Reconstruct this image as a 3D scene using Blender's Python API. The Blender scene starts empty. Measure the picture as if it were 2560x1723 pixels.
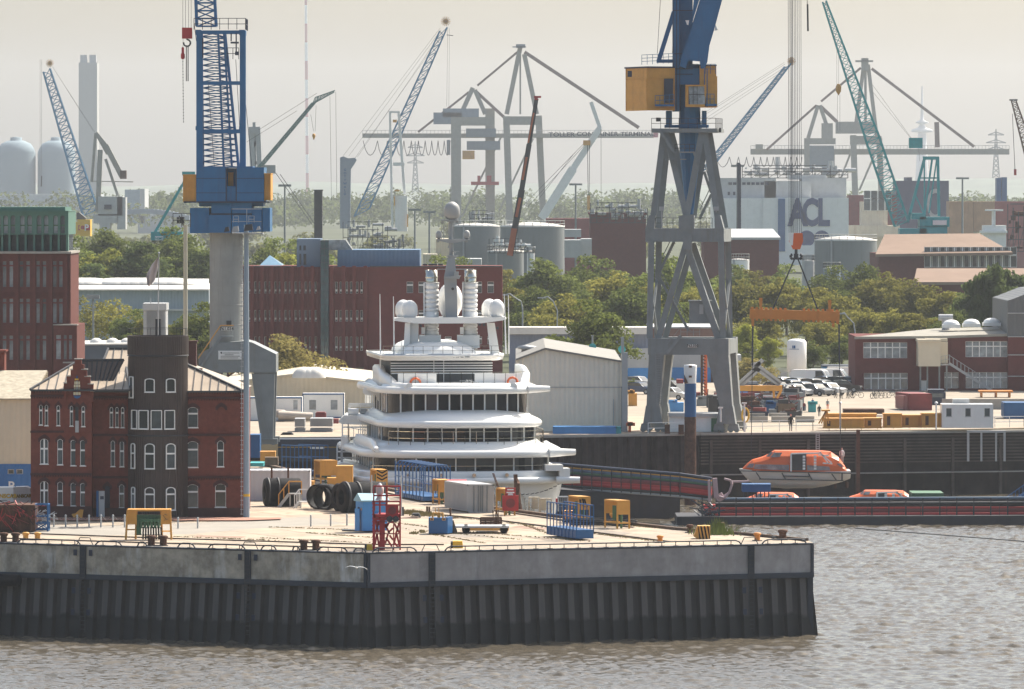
import bpy,math,random
import numpy as np
from mathutils import Vector,Matrix
RD=math.radians
sc=bpy.context.scene
col=sc.collection
random.seed(7)
F=16041.0
CX,HY=1280.0,472.4
ZC,ZQ=31.5,6.5
cam=bpy.data.cameras.new('camera')
cam.sensor_width=36.0
cam.lens=F/2560*36.0
cam.shift_y=-(1723/2-HY)/2560
cam.clip_start,cam.clip_end=5.0,30000.0
co=bpy.data.objects.new('camera',cam)
co.location=(0,0,ZC)
co.rotation_euler=(RD(90),0,0)
col.objects.link(co)
sc.camera=co
SUN_EL,SUN_AZ=50.0,42.0
w=bpy.data.worlds.new('World')
sc.world=w
w.use_nodes=True
nt=w.node_tree
bg=nt.nodes['Background']
sky=nt.nodes.new('ShaderNodeTexSky')
sky.sky_type='NISHITA'
sky.sun_disc=False
sky.sun_elevation=RD(SUN_EL)
sky.sun_rotation=RD(SUN_AZ)
sky.air_density,sky.dust_density,sky.ozone_density=1.0,4.0,1.0
tint=nt.nodes.new('ShaderNodeMix');tint.data_type='RGBA';tint.blend_type='MULTIPLY';tint.inputs['Factor'].default_value=1
tint.inputs[7].default_value=(.95,.96,.905,1)
nt.links.new(sky.outputs['Color'],tint.inputs[6]);nt.links.new(tint.outputs[2],bg.inputs['Color'])
bg.inputs['Strength'].default_value=0.108
sl=bpy.data.lights.new('sun','SUN')
sl.energy=4.1
sl.angle=RD(0.6)
sl.color=(1.0,0.93,0.82)
so=bpy.data.objects.new('sun',sl)
dsun=Vector((math.sin(RD(SUN_AZ))*math.cos(RD(SUN_EL)),math.cos(RD(SUN_AZ))*math.cos(RD(SUN_EL)),math.sin(RD(SUN_EL))))
so.rotation_euler=(-dsun).to_track_quat('-Z','Y').to_euler()
so.location=(0,300,300)
col.objects.link(so)
vs=sc.view_settings
vs.view_transform,vs.look,vs.gamma,vs.exposure='Standard','None',1.0,1.0
sc.cycles.max_bounces=5
sc.cycles.diffuse_bounces=2
sc.cycles.glossy_bounces=3
sc.cycles.transparent_max_bounces=8
sc.cycles.volume_bounces=0
sc.cycles.use_denoising=True
def reg(x0,y0,k):
 return lambda x,y:(x0+x/k,y0+y/k)
D=reg(0,0,1/1.0987)
R1=reg(0,80,2.6128);R2=reg(840,0,2.8);R3=reg(1500,0,3.7333);R4=reg(1760,120,2.61375)
R5=reg(0,500,3.409);R6=reg(0,820,3.015);S1=reg(840,480,3.409);S2=reg(840,900,3.6406)
S3=reg(600,1060,4.4808);S4=reg(1060,1140,3.6406);S5=reg(1400,800,3.5303);S6=reg(1940,620,3.5629)
S7=reg(1700,1020,2.7093);S8=reg(600,600,3.0161);T1=reg(1340,1220,7.7667);T2=reg(850,1220,7.7667)
T4=reg(0,1260,5.825);T5=reg(560,1320,3.8833);T6=reg(1600,380,2.2083);SRC=reg(0,0,1)
def at(p,d):
 return Vector(((p[0]-CX)*d/F,d,ZC-(p[1]-HY)*d/F))
def dep(p,z=ZQ):
 return (ZC-z)*F/(p[1]-HY)
def gp(p,z=ZQ):
 return at(p,dep(p,z))
def wx(x,d):return (x-CX)*d/F
def wz(y,d):return ZC-(y-HY)*d/F
def frame(p,q):
 z=(q-p)
 L=z.length
 z=z/L if L>1e-9 else Vector((0,0,1))
 up=Vector((0,0,1)) if abs(z.z)<0.95 else Vector((0,1,0))
 x=up.cross(z).normalized()
 y=z.cross(x)
 return x,y,z,L
class MB:
 def __init__(s):s.v,s.f,s.m,s.s,s.a,s.k=[],[],[],[],[],[]
 def mark(s):s.k.append((len(s.v),len(s.f)))
 def add(s,vs,fs,mi=0,sm=False):
  o=len(s.v);s.a.append((o,len(s.f)))
  s.v.extend(tuple(p) for p in vs)
  for f in fs:
   s.f.append(tuple(i+o for i in f));s.m.append(mi);s.s.append(sm)
  return s
 def obox(s,o,a,b,c,mi=0):
  o,a,b,c=Vector(o),Vector(a),Vector(b),Vector(c)
  if a.cross(b).dot(c)<0:a,b=b,a
  P=[o,o+a,o+a+b,o+b,o+c,o+a+c,o+a+b+c,o+b+c]
  return s.add(P,[(3,2,1,0),(4,5,6,7),(0,1,5,4),(1,2,6,5),(2,3,7,6),(3,0,4,7)],mi)
 def box(s,c,z,rz=0,mi=0):
  c=Vector(c);ca,sa=math.cos(rz),math.sin(rz)
  a=Vector((ca,sa,0))*z[0];b=Vector((-sa,ca,0))*z[1]
  return s.obox(c-a/2-b/2,a,b,Vector((0,0,z[2])),mi)
 def fb(s,R,x0,y0,x1,y1,d,t,mi=0):
  p,q=at(R(x0,y1),d),at(R(x1,y0),d)
  return s.obox(p,(q.x-p.x,0,0),(0,t,0),(0,0,q.z-p.z),mi)
 def bar(s,p,q,w,h=None,mi=0):
  p,q=Vector(p),Vector(q);h=h or w
  x,y,z,L=frame(p,q)
  return s.obox(p-x*w/2-y*h/2,x*w,y*h,z*L,mi)
 def cyl(s,p,q,r,r2=None,n=8,mi=0,caps=True,sm=True):
  p,q=Vector(p),Vector(q);r2=r if r2 is None else r2
  x,y,z,L=frame(p,q)
  A=[x*math.cos(2*math.pi*i/n)+y*math.sin(2*math.pi*i/n) for i in range(n)]
  V=[p+a*r for a in A]+[q+a*r2 for a in A]
  s.add(V,[(i,(i+1) % n,n+(i+1) % n,n+i) for i in range(n)],mi,sm)
  if caps:
   if r>1e-6:s.add(V[:n],[tuple(range(n-1,-1,-1))],mi)
   if r2>1e-6:s.add(V[n:],[tuple(range(n))],mi)
  return s
 def tube(s,pts,r,n=6,mi=0):
  pts=[Vector(p) for p in pts]
  for a,b in zip(pts,pts[1:]):s.cyl(a,b,r,n=n,mi=mi)
  return s
 def lathe(s,c,prof,n=16,mi=0,sm=True,ax=None):
  c=Vector(c);V=[];m=len(prof)
  for r,z in prof:
   for i in range(n):
    a=2*math.pi*i/n
    V.append(c+Vector((r*math.cos(a),r*math.sin(a),z)))
  s.add(V,[(k*n+i,k*n+(i+1) % n,(k+1)*n+(i+1) % n,(k+1)*n+i) for k in range(m-1) for i in range(n)],mi,sm)
  if prof[0][0]>1e-3:s.add(V[:n],[tuple(range(n-1,-1,-1))],mi)
  if prof[-1][0]>1e-3:s.add(V[-n:],[tuple(range(n))],mi)
  return s
 def dome(s,c,r,h,n=16,mi=0,base=0.0,under=0.0):
  pr=[(r*(1-under),base-under*r)] if under else []
  pr+=[(r,base)]+[(r*math.cos(a),base+(h-base)*math.sin(a)) for a in [RD(15*k) for k in range(1,6)]]+[(0.001,h)]
  return s.lathe(c,pr,n,mi)
 def poly(s,pts,ext,mi=0):
  pts=[Vector(p) for p in pts];ext=Vector(ext);n=len(pts)
  V=pts+[p+ext for p in pts]
  nrm=Vector((0,0,0))
  for i in range(n):nrm+=pts[i].cross(pts[(i+1) % n])
  fw=nrm.dot(ext)>0
  F1=tuple(range(n));F2=tuple(range(n,2*n))
  fs=[F1[::-1] if fw else F1,F2 if fw else F2[::-1]]
  for i in range(n):
   j=(i+1) % n
   fs.append((i,j,n+j,n+i) if fw else (j,i,n+i,n+j))
  return s.add(V,fs,mi)
 def fpoly(s,R,pts,d,t,mi=0):
  return s.poly([at(R(*p),d) for p in pts],(0,t,0),mi)
 def loft(s,rings,mi=0,sm=True,cap0=False,cap1=False,closed=True):
  n=len(rings[0]);V=[p for r in rings for p in r]
  e=n if closed else n-1
  s.add(V,[(k*n+i,k*n+(i+1) % n,(k+1)*n+(i+1) % n,(k+1)*n+i) for k in range(len(rings)-1) for i in range(e)],mi,sm)
  if cap0:s.add(rings[0],[tuple(range(n-1,-1,-1))],mi)
  if cap1:s.add(rings[-1],[tuple(range(n))],mi)
  return s
 def truss(s,p,q,w0,w1,n,r,side=None,up=None,h0=None,h1=None,rb=None,mi=0,zig=True):
  p,q=Vector(p),Vector(q);x,y,z,L=frame(p,q)
  if side is not None:x=Vector(side).normalized();y=z.cross(x).normalized()
  h0=h0 or w0;h1=h1 or w1;rb=rb or r*.6
  S=[]
  for k in range(n+1):
   t=k/n;c=p.lerp(q,t);W=w0+(w1-w0)*t;H=h0+(h1-h0)*t
   S.append([c+x*W/2*a+y*H/2*b for a,b in ((-1,-1),(1,-1),(1,1),(-1,1))])
  for j in range(4):s.bar(S[0][j],S[n][j],r*2,mi=mi)
  for k in range(n):
   for j in range(4):
    j2=(j+1) % 4
    if (k+j) % 2:s.bar(S[k][j],S[k+1][j2],rb*2,mi=mi)
    else:s.bar(S[k][j2],S[k+1][j],rb*2,mi=mi)
    s.bar(S[k][j],S[k][j2],rb*2,mi=mi)
  return s
 def rail(s,pts,h,r=.03,step=2.0,mid=1,mi=0):
  pts=[Vector(p) for p in pts];up=Vector((0,0,1))
  for a,b in zip(pts,pts[1:]):
   L=(b-a).length;n=max(1,round(L/step))
   for k in range(mid+1):
    z=up*h*(k+1)/(mid+1)
    s.bar(a+z,b+z,r*2,mi=mi)
   for k in range(n+1):
    c=a.lerp(b,k/n);s.bar(c,c+up*h,r*2,mi=mi)
  return s
 def mesh(s,name,mats,org=(0,0,0)):
  me=bpy.data.meshes.new(name)
  o=Vector(org)
  me.from_pydata([(a-o.x,b-o.y,c-o.z) for a,b,c in s.v],[],s.f)
  for m in (mats if isinstance(mats,(list,tuple)) else [mats]):me.materials.append(m)
  me.polygons.foreach_set('material_index',s.m)
  me.polygons.foreach_set('use_smooth',s.s)
  me.update()
  return me
 def clusters(s):
  V=np.array(s.v);st=[a[0] for a in s.a]+[len(s.v)];n=len(s.a)
  lo=np.array([V[a:b].min(0) for a,b in zip(st,st[1:])]);hi=np.array([V[a:b].max(0) for a,b in zip(st,st[1:])])
  lab=np.arange(n)
  while True:
   size=(hi-lo).max(1);gap=np.maximum(0,np.maximum(lo[:,None]-hi[None],lo[None]-hi[:,None]))
   near=np.sqrt((gap**2).sum(2))<=np.maximum(.02,.5*np.maximum(size[:,None],size[None]))
   comp=np.arange(len(lo))
   while True:
    nx=np.where(near,comp[None],len(lo)).min(1)
    if (nx==comp).all():break
    comp=nx
   u,inv=np.unique(comp,return_inverse=True)
   return inv[lab]
 def build(s,name,mats,parent=None,label=None,org=None):
  if parent is not None and 1<len(s.a)<1200:
   lab=s.clusters();n=lab.max()+1
   if 1<n<=60:
    obs=[]
    for c in range(n):
     g=MB()
     for i in np.nonzero(lab==c)[0]:
      (v0,f0),(v1,f1)=s.a[i],(s.a[i+1] if i+1<len(s.a) else (len(s.v),len(s.f)));o0=len(g.v)
      g.v+=s.v[v0:v1];g.f+=[tuple(k-v0+o0 for k in f) for f in s.f[f0:f1]];g.m+=s.m[f0:f1];g.s+=s.s[f0:f1]
     obs.append(g.build(name,mats,parent,label))
    return obs[0]
  base=Vector((0,0,0))
  if parent is None and org is not None:base=Vector(org)
  me=s.mesh(name,mats,base)
  o=bpy.data.objects.new(name,me);col.objects.link(o)
  if parent is not None:
   o.parent=parent
   if parent.parent is None:o.location=-parent.location
  else:o.location=base
  if label:o['label']=label
  return o
def each(mb,name,mats,parent):
 ms=(mb.k or mb.a)+[(len(mb.v),len(mb.f))]
 for (v0,f0),(v1,f1) in zip(ms,ms[1:]):
  if f1==f0:continue
  g=MB();g.v=mb.v[v0:v1];g.f=[tuple(i-v0 for i in f) for f in mb.f[f0:f1]];g.m=mb.m[f0:f1];g.s=mb.s[f0:f1]
  g.build(name,mats,parent)
def tag(o,label,cat,group=None):
 o['label']=label;o['category']=cat
 if group:o['group']=group
 return o
def thing(name,label,cat,loc=(0,0,0),group=None):
 o=bpy.data.objects.new(name,None);col.objects.link(o)
 o.empty_display_size=.5
 o.location=loc
 return tag(o,label,cat,group)
def kind(o,k):o['kind']=k;return o
def dup(root,loc,rz=0,label=None,s=1.0,group=None):
 r=root.copy();col.objects.link(r);r.location=loc;r.rotation_euler=(0,0,rz);r.scale=(s,s,s)
 if label:r['label']=label
 if group:r['group']=group
 for ch in list(root.children):
  c=ch.copy();col.objects.link(c);c.parent=r
  for g in list(ch.children):
   e=g.copy();col.objects.link(e);e.parent=c
 return r
def put(me,name,parent,pos,rz=0):
 o=bpy.data.objects.new(name,me);col.objects.link(o);o.parent=parent
 p=Vector(pos)
 if parent.parent is None:p=p-parent.location
 o.location=p;o.rotation_euler=(0,0,rz)
 return o
def text(s,pos,size,m,parent,rot=(RD(90),0,0),name='lettering',bold=0.0,xs=1.0,align='CENTER',ext=.01,sp=1.0):
 cu=bpy.data.curves.new(name,'FONT');cu.body=s;cu.size=size;cu.align_x=align;cu.align_y='CENTER'
 cu.extrude=ext;cu.offset=bold;cu.space_character=sp
 cu.resolution_u=3
 cu.materials.append(m)
 tmp=bpy.data.objects.new(name,cu);me=bpy.data.meshes.new_from_object(tmp);bpy.data.objects.remove(tmp);bpy.data.curves.remove(cu)
 o=bpy.data.objects.new(name,me);col.objects.link(o);o.parent=parent
 p=Vector(pos)
 if parent is not None and parent.parent is None:p=p-parent.location
 o.location=p;o.rotation_euler=rot;o.scale=(xs,1,1)
 return o
def S(r,g,b):
 f=lambda c:(c/255/12.92) if c/255<=.04045 else ((c/255+.055)/1.055)**2.4
 return (f(r),f(g),f(b))
_mats={}
def mat(name,c,rough=.6,metal=0.0,var=.12,sc_=.7,streak=0.0,scol=None,bump=0.0,wave=None,spec=.5,sx=1.0,rnd=0.0,streak2=None):
 if name in _mats:return _mats[name]
 m=bpy.data.materials.new(name);m.use_nodes=True
 t=m.node_tree;N=t.nodes;L=t.links
 b=N['Principled BSDF']
 b.inputs['Roughness'].default_value=rough;b.inputs['Metallic'].default_value=metal
 b.inputs['Specular IOR Level'].default_value=min(spec,.14) if rough>=.8 else spec
 tc=N.new('ShaderNodeTexCoord')
 out=None
 def noise(scale,det,mapscale=None):
  n=N.new('ShaderNodeTexNoise');n.inputs['Scale'].default_value=scale;n.inputs['Detail'].default_value=det
  n.inputs['Roughness'].default_value=.65
  if mapscale:
   mp=N.new('ShaderNodeMapping');mp.inputs['Scale'].default_value=mapscale
   L.new(tc.outputs['Object'],mp.inputs['Vector']);L.new(mp.outputs['Vector'],n.inputs['Vector'])
  else:L.new(tc.outputs['Object'],n.inputs['Vector'])
  return n
 def mix(fac,a,bb):
  x=N.new('ShaderNodeMix');x.data_type='RGBA'
  L.new(fac,x.inputs['Factor'])
  for i,v in ((6,a),(7,bb)):
   if isinstance(v,tuple):x.inputs[i].default_value=(*v,1)
   else:L.new(v,x.inputs[i])
  return x.outputs[2]
 def ramp(o,a,bb):
  r=N.new('ShaderNodeMapRange');r.inputs[1].default_value=a;r.inputs[2].default_value=bb
  L.new(o,r.inputs[0]);return r.outputs[0]
 n=noise(sc_,6,(sx,1,1) if sx !=1 else None)
 lo=tuple(x*(1-var) for x in c);hi=tuple(min(1,x*(1+var)) for x in c)
 out=mix(ramp(n.outputs['Fac'],.3,.7),lo,hi)
 if streak:
  n2=noise(1.0,5,(1.6,1.6,.09))
  n3=noise(.5,3)
  mu=N.new('ShaderNodeMath');mu.operation='MULTIPLY'
  L.new(ramp(n2.outputs['Fac'],.5,.72),mu.inputs[0]);L.new(ramp(n3.outputs['Fac'],.35,.65),mu.inputs[1])
  m2=N.new('ShaderNodeMath');m2.operation='MULTIPLY';L.new(mu.outputs[0],m2.inputs[0]);m2.inputs[1].default_value=streak
  out=mix(m2.outputs[0],out,scol or tuple(x*.35 for x in c))
 if streak2:
  n4=noise(1.0,6,(.9,.9,.16));n5=noise(.35,5)
  mu=N.new('ShaderNodeMath');mu.operation='MULTIPLY';L.new(ramp(n4.outputs['Fac'],.47,.62),mu.inputs[0]);L.new(ramp(n5.outputs['Fac'],.42,.6),mu.inputs[1])
  m3=N.new('ShaderNodeMath');m3.operation='MULTIPLY';L.new(mu.outputs[0],m3.inputs[0]);m3.inputs[1].default_value=streak2[0]
  out=mix(m3.outputs[0],out,streak2[1])
 if rnd:
  oi=N.new('ShaderNodeObjectInfo');hs=N.new('ShaderNodeHueSaturation')
  mr=N.new('ShaderNodeMapRange');mr.inputs[3].default_value=1-rnd;mr.inputs[4].default_value=1+rnd
  L.new(oi.outputs['Random'],mr.inputs[0]);L.new(mr.outputs[0],hs.inputs['Value']);L.new(out,hs.inputs['Color']);out=hs.outputs[0]
 L.new(out,b.inputs['Base Color'])
 h=None
 if wave:
  ax,scl,stg=wave
  wv=N.new('ShaderNodeTexWave');wv.bands_direction=ax;wv.inputs['Scale'].default_value=scl
  L.new(tc.outputs['Object'],wv.inputs['Vector'])
  bp=N.new('ShaderNodeBump');bp.inputs['Strength'].default_value=stg;bp.inputs['Distance'].default_value=.05
  L.new(wv.outputs['Fac'],bp.inputs['Height']);L.new(bp.outputs['Normal'],b.inputs['Normal']);h=bp
 if bump:
  nb=noise(6,5);bp=N.new('ShaderNodeBump');bp.inputs['Strength'].default_value=bump;bp.inputs['Distance'].default_value=.05
  L.new(nb.outputs['Fac'],bp.inputs['Height'])
  if h:L.new(h.outputs['Normal'],bp.inputs['Normal'])
  L.new(bp.outputs['Normal'],b.inputs['Normal'])
 _mats[name]=m
 return m
M=dict(
 white=mat('white_paint',(.78,.78,.76),.45,var=.05,streak=.25,scol=(.5,.46,.4)),
 gel=mat('gelcoat_white',(.83,.82,.79),.22,var=.02,sc_=.2),
 dark=mat('dark_steel',(.035,.037,.042),.6,var=.25),
 black=mat('black_rubber',(.013,.013,.015),.8,var=.3,sc_=1.5),
 rust=mat('rusty_steel',(.1,.052,.036),.85,var=.4,sc_=2),
 steel=mat('galvanised_steel',(.36,.37,.38),.5,var=.12),
 grey=mat('grey_paint',(.2,.22,.225),.55,var=.12,streak=.55,scol=(.16,.13,.09)),
 lgrey=mat('light_grey_paint',(.42,.43,.43),.55,var=.08,streak=.3,scol=(.25,.22,.18)),
 yel=mat('yellow_paint',(.62,.3,.05),.55,var=.12,streak=.35,scol=(.2,.09,.03)),
 yel2=mat('bright_yellow_paint',(.7,.42,.03),.55,var=.08),
 blu=mat('blue_paint',(.006,.09,.25),.45,var=.1,streak=.2,scol=(.03,.06,.13)),
 blu2=mat('light_blue_paint',(.05,.24,.55),.5,var=.08,streak=.2),
 cbl=mat('crane_blue_paint',(.005,.11,.27),.5,var=.14,sc_=.5,streak=.5,scol=(.03,.045,.08)),
 nav=mat('navy_paint',(.014,.022,.048),.5,var=.1),
 red=mat('red_paint',(.42,.02,.022),.5,var=.1),
 dred=mat('dark_red_paint',(.2,.03,.03),.6,var=.2),
 ora=mat('orange_paint',(.72,.13,.025),.45,var=.08),
 beam=mat('orange_beam_paint',(.62,.22,.03),.55,var=.1,streak=.25),
 grn=mat('green_paint',(.05,.14,.07),.6,var=.15),
 teal=mat('teal_paint',(.03,.33,.35),.5,var=.12,streak=.25,scol=(.12,.1,.08)),
 brick=mat('red_brick',(.165,.05,.036),.85,var=.22,sc_=2.5,bump=.15,streak=.25,scol=(.05,.025,.025)),
 brickd=mat('dark_brick',(.07,.032,.03),.85,var=.2,sc_=2.5),
 brick3=mat('sooty_brick',(.125,.043,.036),.85,var=.2,sc_=2,bump=.1,streak=.35,scol=(.04,.022,.02)),
 brick2=mat('office_brick',(.13,.038,.034),.85,var=.12,sc_=1.5,bump=.1),
 glass=mat('window_glass',(.045,.055,.06),.1,var=.5,sc_=.9,spec=.7,rnd=.85),
 glassl=mat('window_glass_pale',(.24,.27,.29),.12,var=.6,sc_=.8,spec=.8,rnd=.6),
 glassb=mat('yacht_glass',(.008,.01,.015),.05,var=.3,spec=.16),
 conc=mat('concrete',(.33,.31,.28),.85,var=.15,bump=.1),
 cream=mat('cream_cladding',(.55,.48,.36),.6,var=.05,wave=('X',.62,0.6)),
 wood=mat('weathered_wood',(.16,.12,.085),.85,var=.25),
 chrome=mat('polished_steel',(.6,.57,.5),.18,1.0,var=.2,sc_=3),
 wire=mat('wire_rope',(.08,.08,.085),.6,var=.1),
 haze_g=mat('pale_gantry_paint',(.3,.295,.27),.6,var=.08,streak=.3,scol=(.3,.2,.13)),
 skin=mat('skin',(.5,.27,.18),.6),
)
#  SETTING: water, ground, rails, hills
def node_mat(name):
 m=bpy.data.materials.new(name);m.use_nodes=True
 return m,m.node_tree.nodes,m.node_tree.links,m.node_tree.nodes['Principled BSDF']
def water_material():
 m,N,L,b=node_mat('river_water')
 tc=N.new('ShaderNodeTexCoord')
 n=N.new('ShaderNodeTexNoise');n.inputs['Scale'].default_value=.05;n.inputs['Detail'].default_value=4
 L.new(tc.outputs['Object'],n.inputs['Vector'])
 x=N.new('ShaderNodeMix');x.data_type='RGBA';L.new(n.outputs['Fac'],x.inputs['Factor'])
 x.inputs[6].default_value=(.075,.064,.047,1);x.inputs[7].default_value=(.11,.092,.068,1)
 L.new(x.outputs[2],b.inputs['Base Color'])
 b.inputs['Specular IOR Level'].default_value=.75;b.inputs['Roughness'].default_value=.12;b.inputs['IOR'].default_value=1.33
 mp=N.new('ShaderNodeMapping');mp.inputs['Scale'].default_value=(1,.7,1)
 L.new(tc.outputs['Object'],mp.inputs['Vector'])
 n2=N.new('ShaderNodeTexNoise');n2.inputs['Scale'].default_value=4.5;n2.inputs['Detail'].default_value=5;n2.inputs['Roughness'].default_value=.62
 L.new(mp.outputs['Vector'],n2.inputs['Vector'])
 bp=N.new('ShaderNodeBump');bp.inputs['Strength'].default_value=.5;bp.inputs['Distance'].default_value=.05
 L.new(n2.outputs['Fac'],bp.inputs['Height']);L.new(bp.outputs['Normal'],b.inputs['Normal'])
 return m
def make_water():
 rng=np.random.default_rng(3);K=[]
 for k in range(64):
  lam=.34*1.06**k if k<46 else rng.uniform(.5,1.6)
  th=rng.normal(RD(80),.55);sl_=.068 if lam<2 else .034
  K.append((sl_*lam/6.283,6.283/lam*math.cos(th),6.283/lam*math.sin(th),rng.uniform(0,6.28),rng.uniform(.02,.12),rng.uniform(.01,.06),rng.uniform(0,6)))
 def height(X,Y):
  Z=np.zeros_like(X)
  for a_,kx,ky,ph,ex,ey,ep in K:Z+=a_*(.6+.6*np.sin(X*ex+Y*ey+ep))*np.sin(X*kx+Y*ky+ph)
  return (Z+1.2*np.maximum(Z,0)**2)*np.clip((70-np.abs(X))/6,0,1)*np.clip((Y-380)/10,0,1)*np.clip((690-Y)/20,0,1)
 V,Q,o=[],[],0
 for xs,ys in ((np.arange(-42,62.01,.13),np.arange(394,455.01,.2)),(np.arange(14,62.01,.14),np.arange(455,640.01,.28)),(np.linspace(-60,14,60),np.linspace(455,700,200)),(np.linspace(14,62,50),np.linspace(640,700,60)),
     (np.array([-900,-42]),np.array([-60,455])),(np.array([-42,62]),np.array([-60,394])),(np.array([62,900]),np.array([-60,720]))):
  X,Y=np.meshgrid(xs*1.0,ys*1.0);ny,nx=X.shape;i=np.arange(ny*nx).reshape(ny,nx)+o;o+=ny*nx
  V.append(np.stack([X,Y,height(X,Y)],-1).reshape(-1,3));Q.append(np.stack([i[:-1,:-1],i[:-1,1:],i[1:,1:],i[1:,:-1]],-1).reshape(-1,4))
 me=np_mesh('water',np.concatenate(V),np.concatenate(Q),water_material(),True)
 o=bpy.data.objects.new('water',me);col.objects.link(o)
 return kind(o,'structure')
def np_mesh(name,V,Q,m,smooth=False):
 me=bpy.data.meshes.new(name)
 me.vertices.add(len(V));me.vertices.foreach_set('co',np.asarray(V,np.float32).ravel())
 me.loops.add(Q.size);me.loops.foreach_set('vertex_index',Q.astype(np.int32).ravel())
 k=Q.shape[1]
 me.polygons.add(len(Q));me.polygons.foreach_set('loop_start',np.arange(0,Q.size,k,dtype=np.int32))
 me.polygons.foreach_set('loop_total',np.full(len(Q),k,np.int32))
 if smooth:me.polygons.foreach_set('use_smooth',np.ones(len(Q),bool))
 me.materials.append(m);me.update(calc_edges=True);me.validate()
 return me
make_water()
def slab_material():
 m,N,L,b=node_mat('yard_concrete_slabs')
 b.inputs['Roughness'].default_value=.9
 tc=N.new('ShaderNodeTexCoord')
 mp=N.new('ShaderNodeMapping');mp.inputs['Rotation'].default_value=(0,0,RD(-24));L.new(tc.outputs['Object'],mp.inputs['Vector'])
 br=N.new('ShaderNodeTexBrick');br.inputs['Scale'].default_value=1.0
 br.inputs['Brick Width'].default_value=4.0;br.inputs['Row Height'].default_value=4.0
 br.inputs['Mortar Size'].default_value=.07;br.offset=0
 br.inputs['Color1'].default_value=(.44,.35,.255,1);br.inputs['Color2'].default_value=(.33,.265,.205,1)
 br.inputs['Mortar'].default_value=(.09,.07,.04,1)
 L.new(mp.outputs['Vector'],br.inputs['Vector'])
 n=N.new('ShaderNodeTexNoise');n.inputs['Scale'].default_value=.22;n.inputs['Detail'].default_value=8;n.inputs['Roughness'].default_value=.7
 L.new(tc.outputs['Object'],n.inputs['Vector'])
 r=N.new('ShaderNodeMapRange');r.inputs[1].default_value=.42;r.inputs[2].default_value=.7;L.new(n.outputs['Fac'],r.inputs[0])
 x=N.new('ShaderNodeMix');x.data_type='RGBA';L.new(r.outputs[0],x.inputs['Factor'])
 L.new(br.outputs['Color'],x.inputs[6]);x.inputs[7].default_value=(.27,.225,.18,1)
 n2=N.new('ShaderNodeTexNoise');n2.inputs['Scale'].default_value=1.6;n2.inputs['Detail'].default_value=5
 mp2=N.new('ShaderNodeMapping');mp2.inputs['Scale'].default_value=(.5,.25,1);L.new(tc.outputs['Object'],mp2.inputs['Vector']);L.new(mp2.outputs['Vector'],n2.inputs['Vector'])
 r2=N.new('ShaderNodeMapRange');r2.inputs[1].default_value=.56;r2.inputs[2].default_value=.72;L.new(n2.outputs['Fac'],r2.inputs[0])
 m3=N.new('ShaderNodeMath');m3.operation='MULTIPLY';m3.inputs[1].default_value=.8;L.new(r2.outputs[0],m3.inputs[0])
 x2=N.new('ShaderNodeMix');x2.data_type='RGBA';L.new(m3.outputs[0],x2.inputs['Factor'])
 L.new(x.outputs[2],x2.inputs[6]);x2.inputs[7].default_value=(.2,.165,.11,1)
 L.new(x2.outputs[2],b.inputs['Base Color'])
 return m
M['slab']=slab_material()
M['asph']=mat('pale_asphalt',(.31,.285,.25),.9,var=.1,sc_=.4,streak=.0)
M['fargr']=mat('far_ground',(.075,.085,.05),.95,var=.35,sc_=.02)
M['yard']=mat('dusty_yard',(.33,.285,.23),.95,var=.15,sc_=.15)
qC=at(D(835,1258),440.8);qL=at(D(0,1235),453.4);qR=at(D(1851,1236),452.8)
for q in (qC,qL,qR):q.z=ZQ
uL=(qL-qC).normalized();uR=(qR-qC).normalized()
qLL=qC+uL*95
dock=[gp(D(*p)) for p in ((1840,1231),(1661,1214),(1547,1206),(1440,1194),(1277,1178),(1127,1157.6),(980,1133),(872,1112),(700,1080),(600,1058))]
BE=[Vector((-45,610,ZQ)),Vector((-45,645,ZQ))]
fq=[at(D(640,996),646),at(D(1255,991),650),at(D(1480,988),654),at(D(1700,985),658),at(D(2330,974),671)]
for q in fq:q.z=ZQ
fq.append(Vector((150,690,ZQ)));fq.append(Vector((2400,760,ZQ)))
outline=[Vector((-2400,12000,ZQ)),Vector((-2400,560,ZQ)),qLL,qC,qR]+dock+BE+fq+[Vector((2400,12000,ZQ))]
g=MB();g.add(outline,[tuple(range(len(outline)))])
kind(g.build('ground',M['slab']),'structure')
def sheet(name,pts,m,z):
 g=MB();P=[Vector((p.x,p.y,z)) for p in pts]
 n=Vector((0,0,0))
 for i in range(len(P)):n+=P[i].cross(P[(i+1) % len(P)])
 g.add(P,[tuple(range(len(P))) if n.z>0 else tuple(range(len(P)-1,-1,-1))])
 return kind(g.build(name,m),'structure')
sheet('far_land',[Vector((-2390,840,0)),Vector((2390,840,0)),Vector((2390,11990,0)),Vector((-2390,11990,0))],M['fargr'],ZQ+.008)
sheet('yard',[Vector((-44,662,0)),Vector((60,676,0)),Vector((140,690,0)),Vector((140,839,0)),Vector((-90,839,0)),Vector((-90,662,0))],M['yard'],ZQ+.004)
sheet('road',[gp(D(*p)) for p in ((-40,1196),(300,1196),(560,1184),(700,1176),(790,1192),(560,1204),(430,1216),(200,1219),(-40,1212))],M['asph'],ZQ+.004)
sheet('pavement',[gp(D(*p)) for p in ((-20,1177),(640,1181),(640,1184),(560,1187),(300,1187),(-20,1187))],mat('pink_paving',(.36,.2,.15),.9,var=.15,sc_=1),ZQ+.1)
M['weed']=mat('dry_grass',(.26,.21,.09),.95,var=.4,sc_=2)
rl=MB()
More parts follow.
